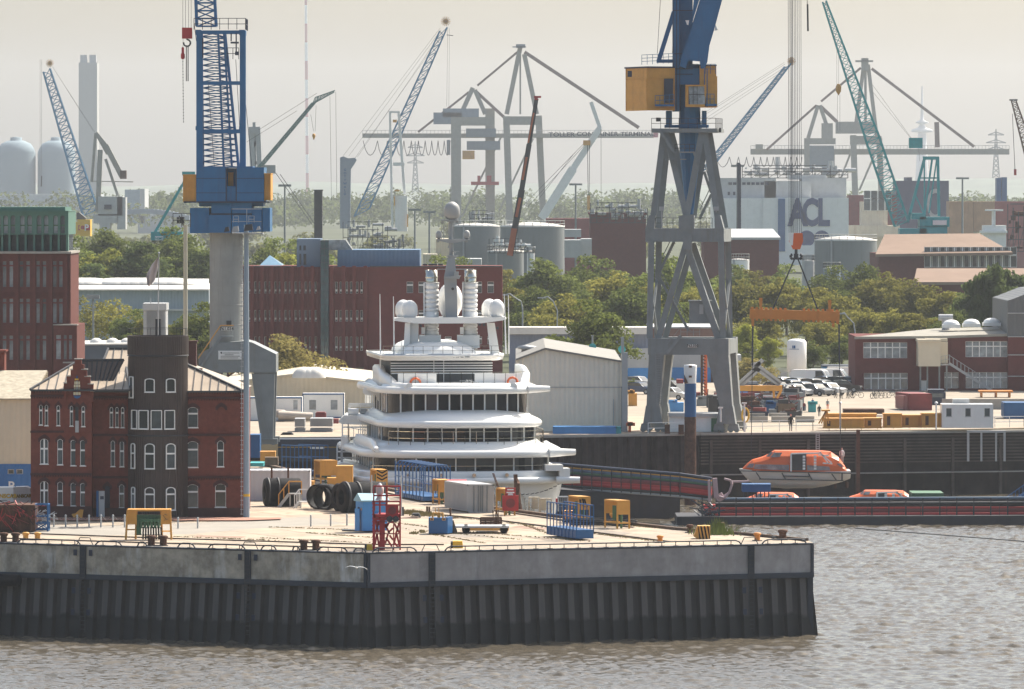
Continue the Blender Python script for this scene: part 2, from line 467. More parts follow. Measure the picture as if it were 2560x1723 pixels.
for pts in (((0,1212.5),(286,1223),(510,1230),(838,1240)),((0,1225.5),(344,1236.5),(620,1243),(838,1249)),((838,1240),(1010,1240.5)),
   ((965,1169),(1126,1184),(1277,1203),(1527,1234)),((640,1080),(872,1121),(980,1143),(1127,1163),(1277,1184),(1440,1201))):
 for a,b in zip(pts,pts[1:]):
  A,B=gp(D(*a)),gp(D(*b));u=(B-A).normalized();s=Vector((u.y,-u.x,0))*.28
  rl.add([A-s,A+s,B+s,B-s],[(0,1,2,3)])
  rl.bar(A+Vector((0,0,.02)),B+Vector((0,0,.02)),.1,.12)
for k in range(len(rl.v)):
 v=rl.v[k]
 if abs(v[2]-ZQ)<1e-6:rl.v[k]=(v[0],v[1],ZQ+.012)
kind(rl.build('rail_track',mat('rail_slot_steel',(.07,.05,.04),.8,var=.3)),'structure')
def hills(name,y,ztop,c,seed,amp):
 rng=np.random.default_rng(seed);xs=np.linspace(-1900,1900,160);rows=[(0,0),(.35,.7),(.6,1.0),(1.0,.85),(1.6,0)]
 h=sum(np.sin(xs/l+rng.uniform(0,6))*a for l,a in ((420,.45),(190,.3),(75,.18),(30,.1)))
 V=[]
 for t,k in rows:
  for i,x in enumerate(xs):V.append((x,y+t*900,ZQ-2+max(2,(ztop+amp*h[i]-ZQ))*k))
 n=len(xs);Q=np.array([(r*n+i,r*n+i+1,(r+1)*n+i+1,(r+1)*n+i) for r in range(len(rows)-1) for i in range(n-1)])
 me=np_mesh(name,V,Q,mat(name+'_green',c,.95,var=.4,sc_=.01),True)
 o=bpy.data.objects.new(name,me);col.objects.link(o);kind(o,'structure')
hills('hills',9800,44,(.08,.1,.06),4,10)
#  QUAY WALLS of the pier
def pile_material(nm,f):
 m,N,L,b=node_mat(nm)
 b.inputs['Roughness'].default_value=.75
 tc=N.new('ShaderNodeTexCoord');sp=N.new('ShaderNodeSeparateXYZ');L.new(tc.outputs['Object'],sp.inputs[0])
 mp=N.new('ShaderNodeMapping');mp.inputs['Scale'].default_value=(2.2,2.2,.12);L.new(tc.outputs['Object'],mp.inputs['Vector'])
 n=N.new('ShaderNodeTexNoise');n.inputs['Scale'].default_value=1.3;n.inputs['Detail'].default_value=6;L.new(mp.outputs['Vector'],n.inputs['Vector'])
 n2=N.new('ShaderNodeTexNoise');n2.inputs['Scale'].default_value=.9;n2.inputs['Detail'].default_value=4;L.new(tc.outputs['Object'],n2.inputs['Vector'])
 a=N.new('ShaderNodeMath');a.operation='MULTIPLY_ADD';L.new(n2.outputs['Fac'],a.inputs[0]);a.inputs[1].default_value=1.1;L.new(sp.outputs['Z'],a.inputs[2])
 r=N.new('ShaderNodeMapRange');r.inputs[1].default_value=1.95;r.inputs[2].default_value=2.25;L.new(a.outputs[0],r.inputs[0])
 x=N.new('ShaderNodeMix');x.data_type='RGBA';L.new(n.outputs['Fac'],x.inputs['Factor'])
 x.inputs[6].default_value=(.045*f,.042*f,.042*f,1);x.inputs[7].default_value=(.1*f,.088*f,.08*f,1)
 y=N.new('ShaderNodeMix');y.data_type='RGBA';L.new(r.outputs[0],y.inputs['Factor'])
 y.inputs[6].default_value=(.02,.019,.018,1);L.new(x.outputs[2],y.inputs[7])
 L.new(y.outputs[2],b.inputs['Base Color'])
 return m
M['pile']=pile_material('sheet_pile_steel',.55);M['pile2']=pile_material('pale_sheet_pile',1.15)
M['frame']=mat('fender_frame_steel',(.022,.03,.045),.6,var=.25)
M['panel']=mat('stained_concrete',(.4,.34,.265),.9,var=.45,sc_=.9,streak=.75,scol=(.1,.1,.085),bump=.25,streak2=(1.0,(.66,.63,.6)))
M['panel2']=mat('grey_concrete',(.34,.31,.295),.9,var=.16,sc_=.7,streak=.5,scol=(.17,.165,.165),bump=.25,streak2=(.6,(.46,.43,.42)))
def quay(name,label,A,u,cuts,L,mpan,lad):
 n=Vector((u.y,-u.x,0));n=n if n.y<0 else-n
 up=Vector((0,0,1))
 t=thing(name,label,'quay wall',(A.x,A.y,0))
 def P(s,o,z):return A+u*s+n*o+up*(z-ZQ)
 edges=[0]+cuts+[L]
 for a,b in zip(edges,edges[1:]):
  g=MB();g.obox(P(a+.22,-.5,ZQ-2.05),u*(b-a-.44),n*.5,up*1.95)
  g.build('concrete_panel',mpan,t)
 fr=MB()
 fr.obox(P(0,-.6,ZQ-2.42),u*L,n*.72,up*.37)
 fr.obox(P(0,-.6,ZQ-.1),u*L,n*.64,up*.104)
 for c in edges:
  for o in ((-.22,.22) if 0<c<L else ((0,.22),) [0] if c==0 else (-.22,0)):pass
  lo,hi=(c-.22 if c>0 else c),(c+.22 if c<L else c)
  fr.obox(P(lo,-.5,ZQ-2.05),u*(hi-lo),n*.58,up*1.95)
 fr.build('fender_frame',M['frame'],t)
 for c in cuts:
  for e in (-.62,.62):
   for z,o in ((ZQ-.75,.06),(ZQ-3.4,.28),(ZQ-4.9,.42)):
    if lad is cuts and z>ZQ-1:continue
    k=MB();k.obox(P(c+e-.13,o,z),u*.26,n*.06,up*.42);k.build('mooring_recess',M['nav'],t)
 g=MB();s=0.0;prof=[]
 while s<L:
  for ds,o in ((0,-.36),(.45,-.36),(.55,.0),(1.0,.0)):
   prof.append((s+ds,o))
  s+=1.1
 prof.append((L+.0,-.22));prof.append((L+.01,-3.0))
 prof=[q for q in prof if q[0]<=L+.02]
 top=[P(a,o-.12,ZQ-2.35) for a,o in prof];bot=[P(a+(.35 if a>L-.02 else 0),o+.48,-1.0) for a,o in prof]
 g.loft([bot,top],sm=False,closed=False)
 for k in range(len(g.f)):g.m[k]=1 if k % 4==2 else 0  # outward pile faces take the paler steel, pans and flanks the darker
 g.build('sheet_piling',[M['pile'],M['pile2']],t)
 for c in lad:
  g=MB()
  for e in (-.2,.2):g.bar(P(c+e,.16,.4),P(c+e,.16,ZQ-.05),.05)
  z=.6
  while z<ZQ-.1:g.bar(P(c-.2,.16,z),P(c+.2,.16,z),.045);z+=.3
  for e in (-.5,.5):g.tube([P(c+e*1.3,-.2,ZQ),P(c+e*.8,-.2,ZQ+.5),P(c,-.2,ZQ+.5)],.03)
  g.build('ladder',M['dark'],t)
 return t,P
def s_on(A,u,x):
 k=(x*1.0987-CX)/F
 return (k*A.y-A.x)/(u.x-k*u.y)
cl=[s_on(qC,uL,x) for x in (565,190)]+[s_on(qC,uL,-180),58.0]
cr=[s_on(qC,uR,x) for x in (982,1708)]
LR=(qR-qC).length
tl,PL=quay('quay_wall','long stained grey quay wall over leaning sheet piles, left of the corner with the seagull',qC,uL,cl,92,M['panel'],[cl[0],cl[1]])
tr,PR=quay('quay_wall','smooth grey quay wall panels over dark piles, right of the corner, ending in open river',qC,uR,cr,LR,M['panel2'],cr)
g=MB()
def wallrail(P,s0,s1,t):
 g=MB();a,b=min(s0,s1),max(s0,s1);e=min(.45,(b-a)*.3)
 g.tube([P(a,-.25,ZQ),P(a+e*.4,-.25,ZQ+.2),P(a+e,-.25,ZQ+.3),P(b-e,-.25,ZQ+.3),P(b-e*.4,-.25,ZQ+.2),P(b,-.25,ZQ)],.05)
 k=a+e
 while k<b-e*.5:
  g.bar(P(k,-.25,ZQ),P(k,-.25,ZQ+.3),.06);g.bar(P(k-.18,-.25,ZQ+.02),P(k+.18,-.25,ZQ+.02),.1,.03);k+=1.05
 g.build('pipe_rail',M['frame'],t)
for a,b in ((36,179),(213,273),(309,330),(400,440),(470,554),(590,625),(662,678),(718,787),(801,829)):
 wallrail(PL,s_on(qC,uL,a),s_on(qC,uL,b),tl)
for a,b in ((850,951),(1015,1690),(1737,1838)):
 wallrail(PR,s_on(qC,uR,a),s_on(qC,uR,b),tr)
f=MB();c=PL(s_on(qC,uL,6),.45,ZQ-2.6)
f.cyl(c-uL*1.6,c+uL*.6,.42,n=14);f.build('tyre_fender',M['black'],tl)
rw=MB();e1=dock[0]
rw.obox(Vector((qR.x-.02,qR.y+.02,.2)),Vector((e1.x-qR.x,e1.y-qR.y,0)),Vector((-.4,0,0)),Vector((0,0,ZQ-.25)))
rw.build('return_wall',M['frame'],tr)
dw=MB()
pts=dock+BE
for a,b in zip(pts,pts[1:]):
 u=b-a;n=Vector((-u.y,u.x,0)).normalized()*.5
 dw.obox(Vector((a.x,a.y,-1)),(u.x,u.y,0),n,(0,0,ZQ+1-.06))
 dw.obox(Vector((a.x,a.y,ZQ-.06)),(u.x,u.y,0),n*.9,(0,0,.26))
tag(dw.build('dock_wall',mat('dock_kerb',(.12,.085,.065),.85,var=.3,sc_=1.5)),'low rusty kerb and wall along the dock edge beside the white yacht','dock wall')
def farwall():
 A,B=fq[0],fq[3]
 t=thing('sheet_pile_wall','dark rusty sheet pile wall across the dock behind the white yacht','quay wall',(A.x,A.y,0))
 g=MB();pr=[]
 for a,b in ((fq[0],fq[1]),(fq[1],fq[2]),(fq[2],at(D(1592,986.5),656))):
  u=(b-a);L=Vector((u.x,u.y,0)).length;u=Vector((u.x,u.y,0))/L;n=Vector((u.y,-u.x,0));s=0
  while s<L:
   for ds,o in ((0,.0),(.5,0),(.65,.3),(1.15,.3),(1.3,0)):
    q=Vector((a.x,a.y,0))+u*min(L,s+ds)+n*o;pr.append(q)
   s+=1.3
 g.loft([[p+Vector((0,0,-1)) for p in pr],[p+Vector((0,0,ZQ-.02)) for p in pr]],sm=False,closed=False)
 g.build('sheet_piling',mat('rusty_piles',(.036,.027,.027),.8,var=.5,sc_=.8,streak=.6,scol=(.09,.045,.035)),t)
 c=MB()
 for a,b in zip([fq[0],fq[1],fq[2]],[fq[1],fq[2],at(D(1592,986.5),656)]):
  u=b-a;u.z=0
  c.obox(Vector((a.x,a.y-.35,ZQ-.2)),u,(0,.9,0),(0,0,.22))
 c.build('capping_beam',M['conc'],t)
 a,b=at(D(1592,986.5),656),fq[4];b2=Vector((150,690,ZQ));a.z=ZQ
 t=thing('fender_wall','black timber fender wall with horizontal rails behind the orange lifeboats','quay wall',(a.x,a.y,0))
 u=Vector((b2.x-a.x,b2.y-a.y,0));n=Vector((u.y,-u.x,0)).normalized()
 g=MB();g.obox(Vector((a.x,a.y,-1)),u,-n*1.0,(0,0,ZQ+.8))
 g.build('wall',mat('tarred_wall',(.03,.024,.022),.9,var=.5,sc_=.5,streak=.7,scol=(.075,.05,.035)),t)
 g=MB();c=MB()
 for k in range(9):
  z=3.3+k*.33
  g.obox(Vector((a.x,a.y,z))+n*.02,u,n*.16,(0,0,.14))
 L=u.length;s=1.0;un=u/L
 while s<L:
  g.obox(Vector((a.x,a.y,-.5))+un*s+n*.02,un*.3,n*.3,(0,0,ZQ-.2));s+=5.2
 g.build('timber_rails',mat('tarred_timber',(.085,.07,.06),.9,var=.4),t)
 c.obox(Vector((a.x,a.y,ZQ-.2))+n*.35,u,-n*1.3,(0,0,.22));c.build('capping_beam',M['conc'],t)
 g=MB();g.obox(Vector((a.x,a.y,2.2))+n*.02,u,n*.5,(0,0,.12));g.build('ledge',M['conc'],t)
farwall()
#  BUILDINGS
_wc={}
def win_meshes(w,h,arch=0.0,nx=1,tr=0.0,b=.11,fm='white',gm='glass',cols=None):
 key=(round(w,1),round(h,1),round(arch,1),nx,tr,b,fm,gm)
 if key in _wc:return _wc[key]
 g=MB();dp=.06
 pts=[(0,0),(w,0)]
 if arch:
  n=6;a=arch
  top=[(w/2+w/2*math.cos(math.pi*k/n),h-a+a*math.sin(math.pi*k/n)) for k in range(n+1)]
 else:top=[(w,h),(0,h)]
 pts+=top
 P=lambda u,v,y=0:Vector((u,y,v))
 for (a1,b1),(a2,b2) in zip(pts,pts[1:]+pts[:1]):
  if abs(a1-a2)+abs(b1-b2)<1e-4:continue
  cx,cz=w/2,h/2
  p,q=P(a1,b1,-.03),P(a2,b2,-.03)
  g.bar(p,q,b if abs(p.x-q.x)>abs(p.z-q.z) else dp,dp if abs(p.x-q.x)>abs(p.z-q.z) else b)
 for k in range(1,nx):g.obox((w*k/nx-b/2,-.055,0),(b,0,0),(0,.05,0),(0,0,h-arch*.3))
 if tr:g.obox((0,-.058,h*tr-b*.6),(w,0,0),(0,.05,0),(0,0,b*1.2))
 g.obox((-.05,-.1,-.07),(w+.1,0,0),(0,.1,0),(0,0,.07))
 fr=g.mesh('window',M[fm]);p=MB()
 p.add([P(u,v,-.005) for u,v in pts],[tuple(range(len(pts)))])
 pn=p.mesh('pane',M[gm]);_wc[key]=(fr,pn)
 return fr,pn
class Facade:
 def __init__(s,parent,R,d,x0,x1,ybase,ytop,reveal=.16):
  s.R,s.d,s.parent,s.rv=R,d,parent,reveal
  s.O=at(R(x0,ybase),d);s.W=at(R(x1,ybase),d).x-s.O.x;s.H=at(R(x0,ytop),d).z-s.O.z
  s.holes=[]
 def uv(s,x,y):
  p=at(s.R(x,y),s.d);return p.x-s.O.x,p.z-s.O.z
 def window(s,x0,y0,x1,y1,arch=0,nx=1,tr=0,fm='white',gm='glass',b=.11,name='window',label=None):
  u0,v0=s.uv(x0,y1);u1,v1=s.uv(x1,y0);a=arch*(u1-u0)
  s.holes.append((u0,v0,u1,v1,a))
  fr,pn=win_meshes(u1-u0,v1-v0,a,nx,tr,b,fm,gm)
  o=put(fr,name,s.parent,s.O+Vector((u0,s.rv,v0)))
  q=put(pn,'pane',o,(0,0,0))
  if label:o['label']=label
  return o
 def hole(s,x0,y0,x1,y1,arch=0):
  u0,v0=s.uv(x0,y1);u1,v1=s.uv(x1,y0);s.holes.append((u0,v0,u1,v1,arch*(u1-u0)))
 def fill(s,g,mi=0):
  xs=sorted({0,s.W}|{h[0] for h in s.holes}|{h[2] for h in s.holes});zs=sorted({0,s.H}|{h[1] for h in s.holes}|{h[3] for h in s.holes})
  P=lambda u,v,y=0:s.O+Vector((u,y,v))
  for z0,z1 in zip(zs,zs[1:]):
   run=None
   for x0,x1 in zip(xs,xs[1:]):
    cx,cz=(x0+x1)/2,(z0+z1)/2
    inside=any(h[0]<cx<h[2] and h[1]<cz<h[3] for h in s.holes)
    if not inside:run=(run[0],x1) if run else (x0,x1)
    if run and (inside or x1==xs[-1]):
     g.add([P(run[0],z0),P(run[1],z0),P(run[1],z1),P(run[0],z1)],[(0,1,2,3)],mi);run=None
  r=s.rv
  for u0,v0,u1,v1,a in s.holes:
   g.add([P(u0,v0),P(u1,v0),P(u1,v1),P(u0,v1),P(u0,v0,r),P(u1,v0,r),P(u1,v1,r),P(u0,v1,r)],
     [(0,4,5,1),(1,5,6,2),(2,6,7,3),(3,7,4,0)],mi)
   if a:
    n=6;w=u1-u0
    arc=[(u0+w/2-w/2*math.cos(math.pi*k/n),v1-a+a*math.sin(math.pi*k/n)) for k in range(n+1)]
    L=[P(u,v,.002) for u,v in arc[:n//2+1]]+[P(u0,v1,.002)]
    Rr=[P(u,v,.002) for u,v in arc[n//2:]]+[P(u1,v1,.002)]
    g.add(L,[tuple(range(len(L)))],mi);g.add(Rr,[tuple(range(len(Rr)))],mi)
  return g
 def back(s,g,t,mi=0):
  O,W,H=s.O,s.W,s.H
  V=[O,O+Vector((W,0,0)),O+Vector((W,0,H)),O+Vector((0,0,H))];V+=[v+Vector((0,t,0)) for v in V]
  g.add(V,[(1,5,6,2),(5,4,7,6),(4,0,3,7),(3,2,6,7)],mi)
def harbour_house():
 dL,dM=486.5,488.0
 t=thing('brick_house','red brick harbour building with stepped gable, metal roof and round dark tower','building',tuple(gp(R6(1000,1430))))
 g=MB()
 fl=Facade(t,R6,dL,232,690,1430,470,.09)
 for x0,y0,x1,y1 in ((296,580,320,730),(338,580,362,735),(427,583,452,735),(527,588,550,738),(615,590,640,742)):
  fl.window(x0,y0,x1,y1,.5,tr=.72)
 for x0,y0,x1,y1,n in ((303,835,363,1025,2),(433,838,473,1030,1),(533,845,568,1037,1),(605,847,640,1038,1),
        (303,1155,363,1330,2),(433,1160,473,1335,1),(533,1168,570,1342,1),(605,1170,640,1345,1)):
  fl.window(x0,y0,x1,y1,.3,nx=n,tr=.6)
 fl.hole(566,592,592,720,.5)
 fl.fill(g);fl.back(g,15)
 fm=Facade(t,R6,dM,690,972,1430,478,.09)
 for r in ((827,597,852,748),(870,597,893,748),(912,597,936,750)):fm.window(*r,.5,tr=.72)
 for r in ((835,850,866,1043),(903,855,935,1045),(898,1180,936,1355)):fm.window(*r,.4,tr=.6)
 fm.hole(790,1190,828,1395,.4)
 fm.fill(g);fm.back(g,14)
 fr=Facade(t,R6,dM,972,1830,1430,480,.09)
 for r in ((1415,598,1492,750),(1412,855,1493,1050),(1412,1180,1493,1355),(1622,1176,1703,1350)):fr.window(*r,.22,tr=.68)
 fr.window(1637,850,1687,1045,.4,tr=.62)
 fr.hole(1640,595,1697,780,.4)
 fr.fill(g);fr.back(g,14)
 niche=MB();niche.fb(R6,1640,595,1697,780,dM+.12,.1);niche.fb(R6,566,592,592,720,dL+.15,.1,1);niche.fb(R6,790,1190,828,1395,dM+.15,.1,2)
 niche.build('blind_niche',[M['brick'],M['dark'],M['nav']],t)
 g.build('wall',M['brick'],t)
 gb=MB()
 st=[(480,478),(480,420),(502,420),(502,367),(532,367),(532,318),(548,318),(548,275),(562,275),(562,240),(614,240),(614,275),(632,275),(632,318),(654,318),(654,372),(678,372),(678,428),(703,428),(703,478)]
 gb.fpoly(R6,st,dL-.25,.5)
 gb.fb(R6,480,478,500,560,dL-.2,.2);gb.fb(R6,684,478,703,560,dL-.2,.2)
 gb.build('gable',M['brick'],t)
 cp=MB()
 for x0,x1,y in ((476,504,418),(500,534,365),(528,550,316),(558,618,238),(612,660,316),(635,682,370),(660,708,426),(680,712,480)):
  cp.fb(R6,x0,y-7,x1,y,dL-.35,.7)
 cp.build('coping',M['conc'],t)
 b=MB()
 for x0,x1,y,d in ((228,480,775,dL),(228,690,1095,dL),(690,972,800,dM),(1412,1832,800,dM),(1412,1832,1118,dM),(690,972,1118,dM),(228,480,505,dL),(1412,1832,520,dM),(700,972,515,dM)):
  b.mark();b.fb(R6,x0,y,x1,y+16,d-.12,.14)
 for x0,x1,y,d in ((235,480,518,dL),(1415,1830,533,dM),(705,970,528,dM),(235,690,1108,dL),(1415,1830,1131,dM),(235,480,474,dL),(1415,1830,484,dM)):
  x=x0;b.mark()
  while x<x1-8:b.fb(R6,x,y,x+9,y+14,d-.1,.12);x+=20
 for x0,x1,d in ((228,692,dL),(692,972,dM),(1412,1834,dM)):b.mark();b.fb(R6,x0,1345 if d==dL else 1358,x1,1431,d-.1,.12)
 each(b,'dark_brick_course',M['brickd'],t)
 a=MB()
 for f in (fl,fm,fr):
  for u0,v0,u1,v1,ar in f.holes:
   if not ar:continue
   w=u1-u0;k=[(-.16,-.25),(-.16,.0),(.1*w,.22),(.5*w,.34),(.9*w,.22),(w+.16,0),(w+.16,-.25),(w,-.25),(w,-ar*.9),(.8*w,-.28*ar),(.5*w,.02),(.2*w,-.28*ar),(0,-ar*.9),(0,-.25)]
   a.poly([f.O+Vector((u0+x,-.03,v1+z)) for x,z in k],(0,.032,0))
 each(a,'window_arch',M['brickd'],t)
 rm=mat('zinc_roof',(.34,.27,.2),.55,var=.15,sc_=.6)
 def hip(x0,x1,ye,xr0,xr1,yr,d0,dpth,name,knee=None):
  g=MB();A,B=at(R6(x0,ye),d0-.4),at(R6(x1,ye),d0-.4)
  dm=d0+dpth/2;r0,r1=at(R6(xr0,yr),dm),at(R6(xr1,yr),dm)
  C,E=Vector((B.x,d0+dpth+.4,B.z)),Vector((A.x,d0+dpth+.4,A.z))
  if knee:
   yk,xk0,xk1,o,ox0,ox1,o2,sx0,sx1=knee
   q=[at(R6(xk0,yk),d0+o),at(R6(xk1,yk),d0+o),at(R6(ox1,yr),d0+o2),at(R6(ox0,yr),d0+o2)]
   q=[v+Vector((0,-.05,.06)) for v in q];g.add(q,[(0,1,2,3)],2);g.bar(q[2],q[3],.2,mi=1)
   for k in range(9):g.bar(q[0].lerp(q[1],k/8)+Vector((0,-.04,.02)),q[3].lerp(q[2],k/8)+Vector((0,-.04,.02)),.07,.1,mi=1)
  V=[A,B,C,E,r0,r1]
  g.add(V,[(0,1,5,4),(1,2,5),(2,3,4,5),(3,0,4)],0)
  n=int((B.x-A.x)/.62)
  for k in range(n+1):
   x=A.x+(B.x-A.x)*k/n
   if x<r0.x:q=A.lerp(r0,(x-A.x)/max(.01,r0.x-A.x))
   elif x>r1.x:q=B.lerp(r1,(B.x-x)/max(.01,B.x-r1.x))
   else:q=r0.lerp(r1,(x-r0.x)/max(.01,r1.x-r0.x))
   p=Vector((x,A.y,A.z));up=Vector((0,-.01,.05))
   if (q-p).length>.3:g.bar(p+up,q+up,.05,.09,mi=1)
  for p,q in ((A,r0),(r0,r1),(B,r1)):g.bar(p+Vector((0,0,.06)),q+Vector((0,0,.06)),.16,mi=1)
  g.bar(A,B,.14,mi=1)
  return g.build(name,[rm,M['dark'],mat('shaded_brown_roof',(.12,.085,.065),.6,var=.15)],t)  # the dark brown carries the shade of the steep upper slope in its colour
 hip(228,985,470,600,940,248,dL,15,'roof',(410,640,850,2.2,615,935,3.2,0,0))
 hip(690,1836,480,818,1150,160,dM,14,'roof')
 c=at(R6(1191,1430),dM);r=221/3.015*dM/F
 tw=MB();zt=at(R6(0,58),dM).z;zl=at(R6(0,205),dM).z;zm=at(R6(0,805),dM).z
 tw.lathe((c.x,c.y,0),[(r*.995,ZQ),(r*.995,zm),(r,zm),(r,zl-.1)],40,sm=False)
 tw.lathe((c.x,c.y,0),[(r*1.0,zl),(r*1.025,zl+.05),(r*1.025,zt),(r*.96,zt),(r*.96,zt-.3),(.001,zt-.35)],40,sm=False)
 for k in range(72):
  a2=2*math.pi*k/72;ca,sa=math.cos(a2),math.sin(a2)
  if sa>.35:continue
  for z0,z1,rr in ((ZQ+.02,zl-.12,r+.005),(zl+.08,zt-.02,r*1.03)):
   tw.box((c.x+rr*ca,c.y+rr*sa,z0),(.09,.07,z1-z0),a2+math.pi/2)
 to=tw.build('tower',mat('brown_ribbed_cladding',(.055,.037,.032),.6,var=.2,streak=.3,scol=(.1,.075,.06)),t)
 lg=MB()
 for z in (zl,zm):lg.lathe((c.x,c.y,z-.08),[(r*1.0,0),(r*1.05,.02),(r*1.05,.1),(r*1.0,.14)],40)
 lg.build('ledge',M['dark'],to)
 ra=MB();P=[Vector((c.x+r*math.cos(2*math.pi*k/20),c.y+r*math.sin(2*math.pi*k/20),zt)) for k in range(21)]
 ra.rail(P,.55,.012,1.3,0);ra.build('railing',M['dark'],to)
 vp=MB()
 for x in (1180,1205):
  p=at(R6(x,40),dM);vp.cyl((p.x,p.y,zt-.3),(p.x,p.y,at(R6(0,-68),dM).z),.09)
 vp.build('vent_pipe',M['dark'],to)
 for x0,y0,x1,y1,ar,tr in ((1000,865,1028,1050,.3,.6),(1107,865,1177,1050,.3,.6),(1264,865,1322,1050,.3,.6),(1003,1193,1028,1360,.3,.7),(1107,1193,1177,1362,.3,.7),(1264,1195,1322,1362,.3,.7),
         (1004,615,1045,752,0,0),(1060,615,1132,752,0,0),(1152,615,1232,752,0,0),(1252,615,1320,752,0,0),(1107,377,1177,475,.18,0),(1264,377,1323,475,.18,0),(986,365,1014,520,0,0)):
  cu=at(R6((x0+x1)/2,y1),dM);dx=(cu.x-c.x)
  an=math.asin(max(-1,min(1,dx/(r+.09))));w=(x1-x0)/3.015*dM/F/max(.35,math.cos(an));h=(y1-y0)/3.015*dM/F
  fr_,pn=win_meshes(w,h,ar*w,1,tr,.1,'white','glass')
  U=Vector((math.cos(an),math.sin(an),0));pos=Vector((c.x+(r+.1)*math.sin(an),c.y-(r+.1)*math.cos(an),cu.z))-U*w/2
  o=put(fr_,'window',t,pos,an);put(pn,'pane',o,(0,0,0))
 e=MB()
 p=at(R6(580,520),dL-.3)
 e.fpoly(R6,[(552,505),(560,525),(580,534),(602,525),(612,500),(600,512),(565,512)],dL-.34,.08,0)
 for y0,x0,x1 in ((488,553,608),(460,556,607),(432,556,606),(408,560,604)):
  for k in range(4):
   xa=x0+(x1-x0)*k/4;e.fb(R6,xa+1,y0-4,xa+(x1-x0)/4-2,y0+17,dL-.33,.06,1)
 e.fb(R6,578,360,583,512,dL-.3,.04,0);e.fb(R6,563,382,592,394,dL-.33,.06,2);e.fb(R6,574,366,586,374,dL-.33,.06,0)
 e.build('ship_emblem',[M['blu'],mat('sail_cream',(.7,.62,.42),.6),M['yel2']],t)
 s1=MB();s1.fb(R6,726,1228,743,1430,dM-1.0,.3);s1.build('sign_pillar',M['blu'],t)
 s2=MB();s2.fb(R6,745,1230,788,1430,dM-1.02,.3);s2.fb(R6,755,1268,782,1292,dM-1.04,.02,1);s2.build('sign_panel',[M['lgrey'],M['nav']],t)
 bp=MB();bp.fb(R6,567,700,593,788,dL-.2,.12);bp.fb(R6,903,1047,935,1108,dM+.05,.1,1);bp.build('door_panel',[M['steel'],M['white']],t)
 ch=MB();ch.fb(R6,1418,105,1478,330,dM+8,1.4);ch.fb(R6,1410,98,1486,108,dM+7.9,1.6);ch.fb(R6,1484,306,1522,330,dM+4,1.2);ch.build('chimney',M['brickd'],t)
 sw=MB();q0,q1,q2,q3=[at(R6(*p),dM+2.2) for p in ((940,395),(968,395),(970,355),(955,360))]
 return t
harbour_house()
def beige_shed():
 d=515;t=thing('shed','beige clad shed with blue lower wall and mossy corrugated roof, left edge','shed',tuple(at(R6(100,1290),d)))
 f=Facade(t,R6,d,-160,232,1300,540)
 f.window(60,1067,105,1102,b=.12);f.window(125,1067,172,1102,b=.12)
 g=MB();f.fill(g);f.back(g,18)
 g.build('wall',M['cream'],t)
 b=MB();b.fb(R6,-161,1102,233,1299,d-.06,.07);b.fb(R6,-161,1026,58,1102,d-.06,.07);b.fb(R6,174,1026,233,1102,d-.06,.07);b.fb(R6,58,1026,174,1066,d-.06,.07);b.fb(R6,106,1066,124,1102,d-.06,.07)
 b.build('base_cladding',mat('blue_cladding',(.02,.12,.33),.5,var=.08,wave=('X',.62,0.6)),t)
 text('P',at(R6(84,1194),d-.08),1.0,M['white'],t,bold=.02)
 r=MB();A,B,C,E=at(R6(-170,542),d-.3),at(R6(236,540),d-.3),at(R6(450,388),d+18),at(R6(-170,330),d+9)
 P2=at(R6(362,328),d+9)
 r.add([A,B,P2,E],[(0,1,2,3)]);r.add([B,Vector((B.x,d+18.3,B.z)),P2],[(0,1,2)])
 n=34
 for k in range(n):
  p,q=A.lerp(B,k/n),E.lerp(P2,k/n);r.bar(p+Vector((0,0,.04)),q+Vector((0,0,.04)),.2,.12,mi=1)
 r.build('roof',[mat('mossy_roof',(.2,.17,.12),.9,var=.4,sc_=2),mat('pale_corrugation',(.36,.32,.25),.8,var=.3,sc_=2)],t)
 ch=MB();ch.fb(R6,-40,180,33,335,d+9,2);ch.fb(R6,-45,168,45,180,d+8.8,2.4);ch.build('chimney',M['brick'],t)
beige_shed()
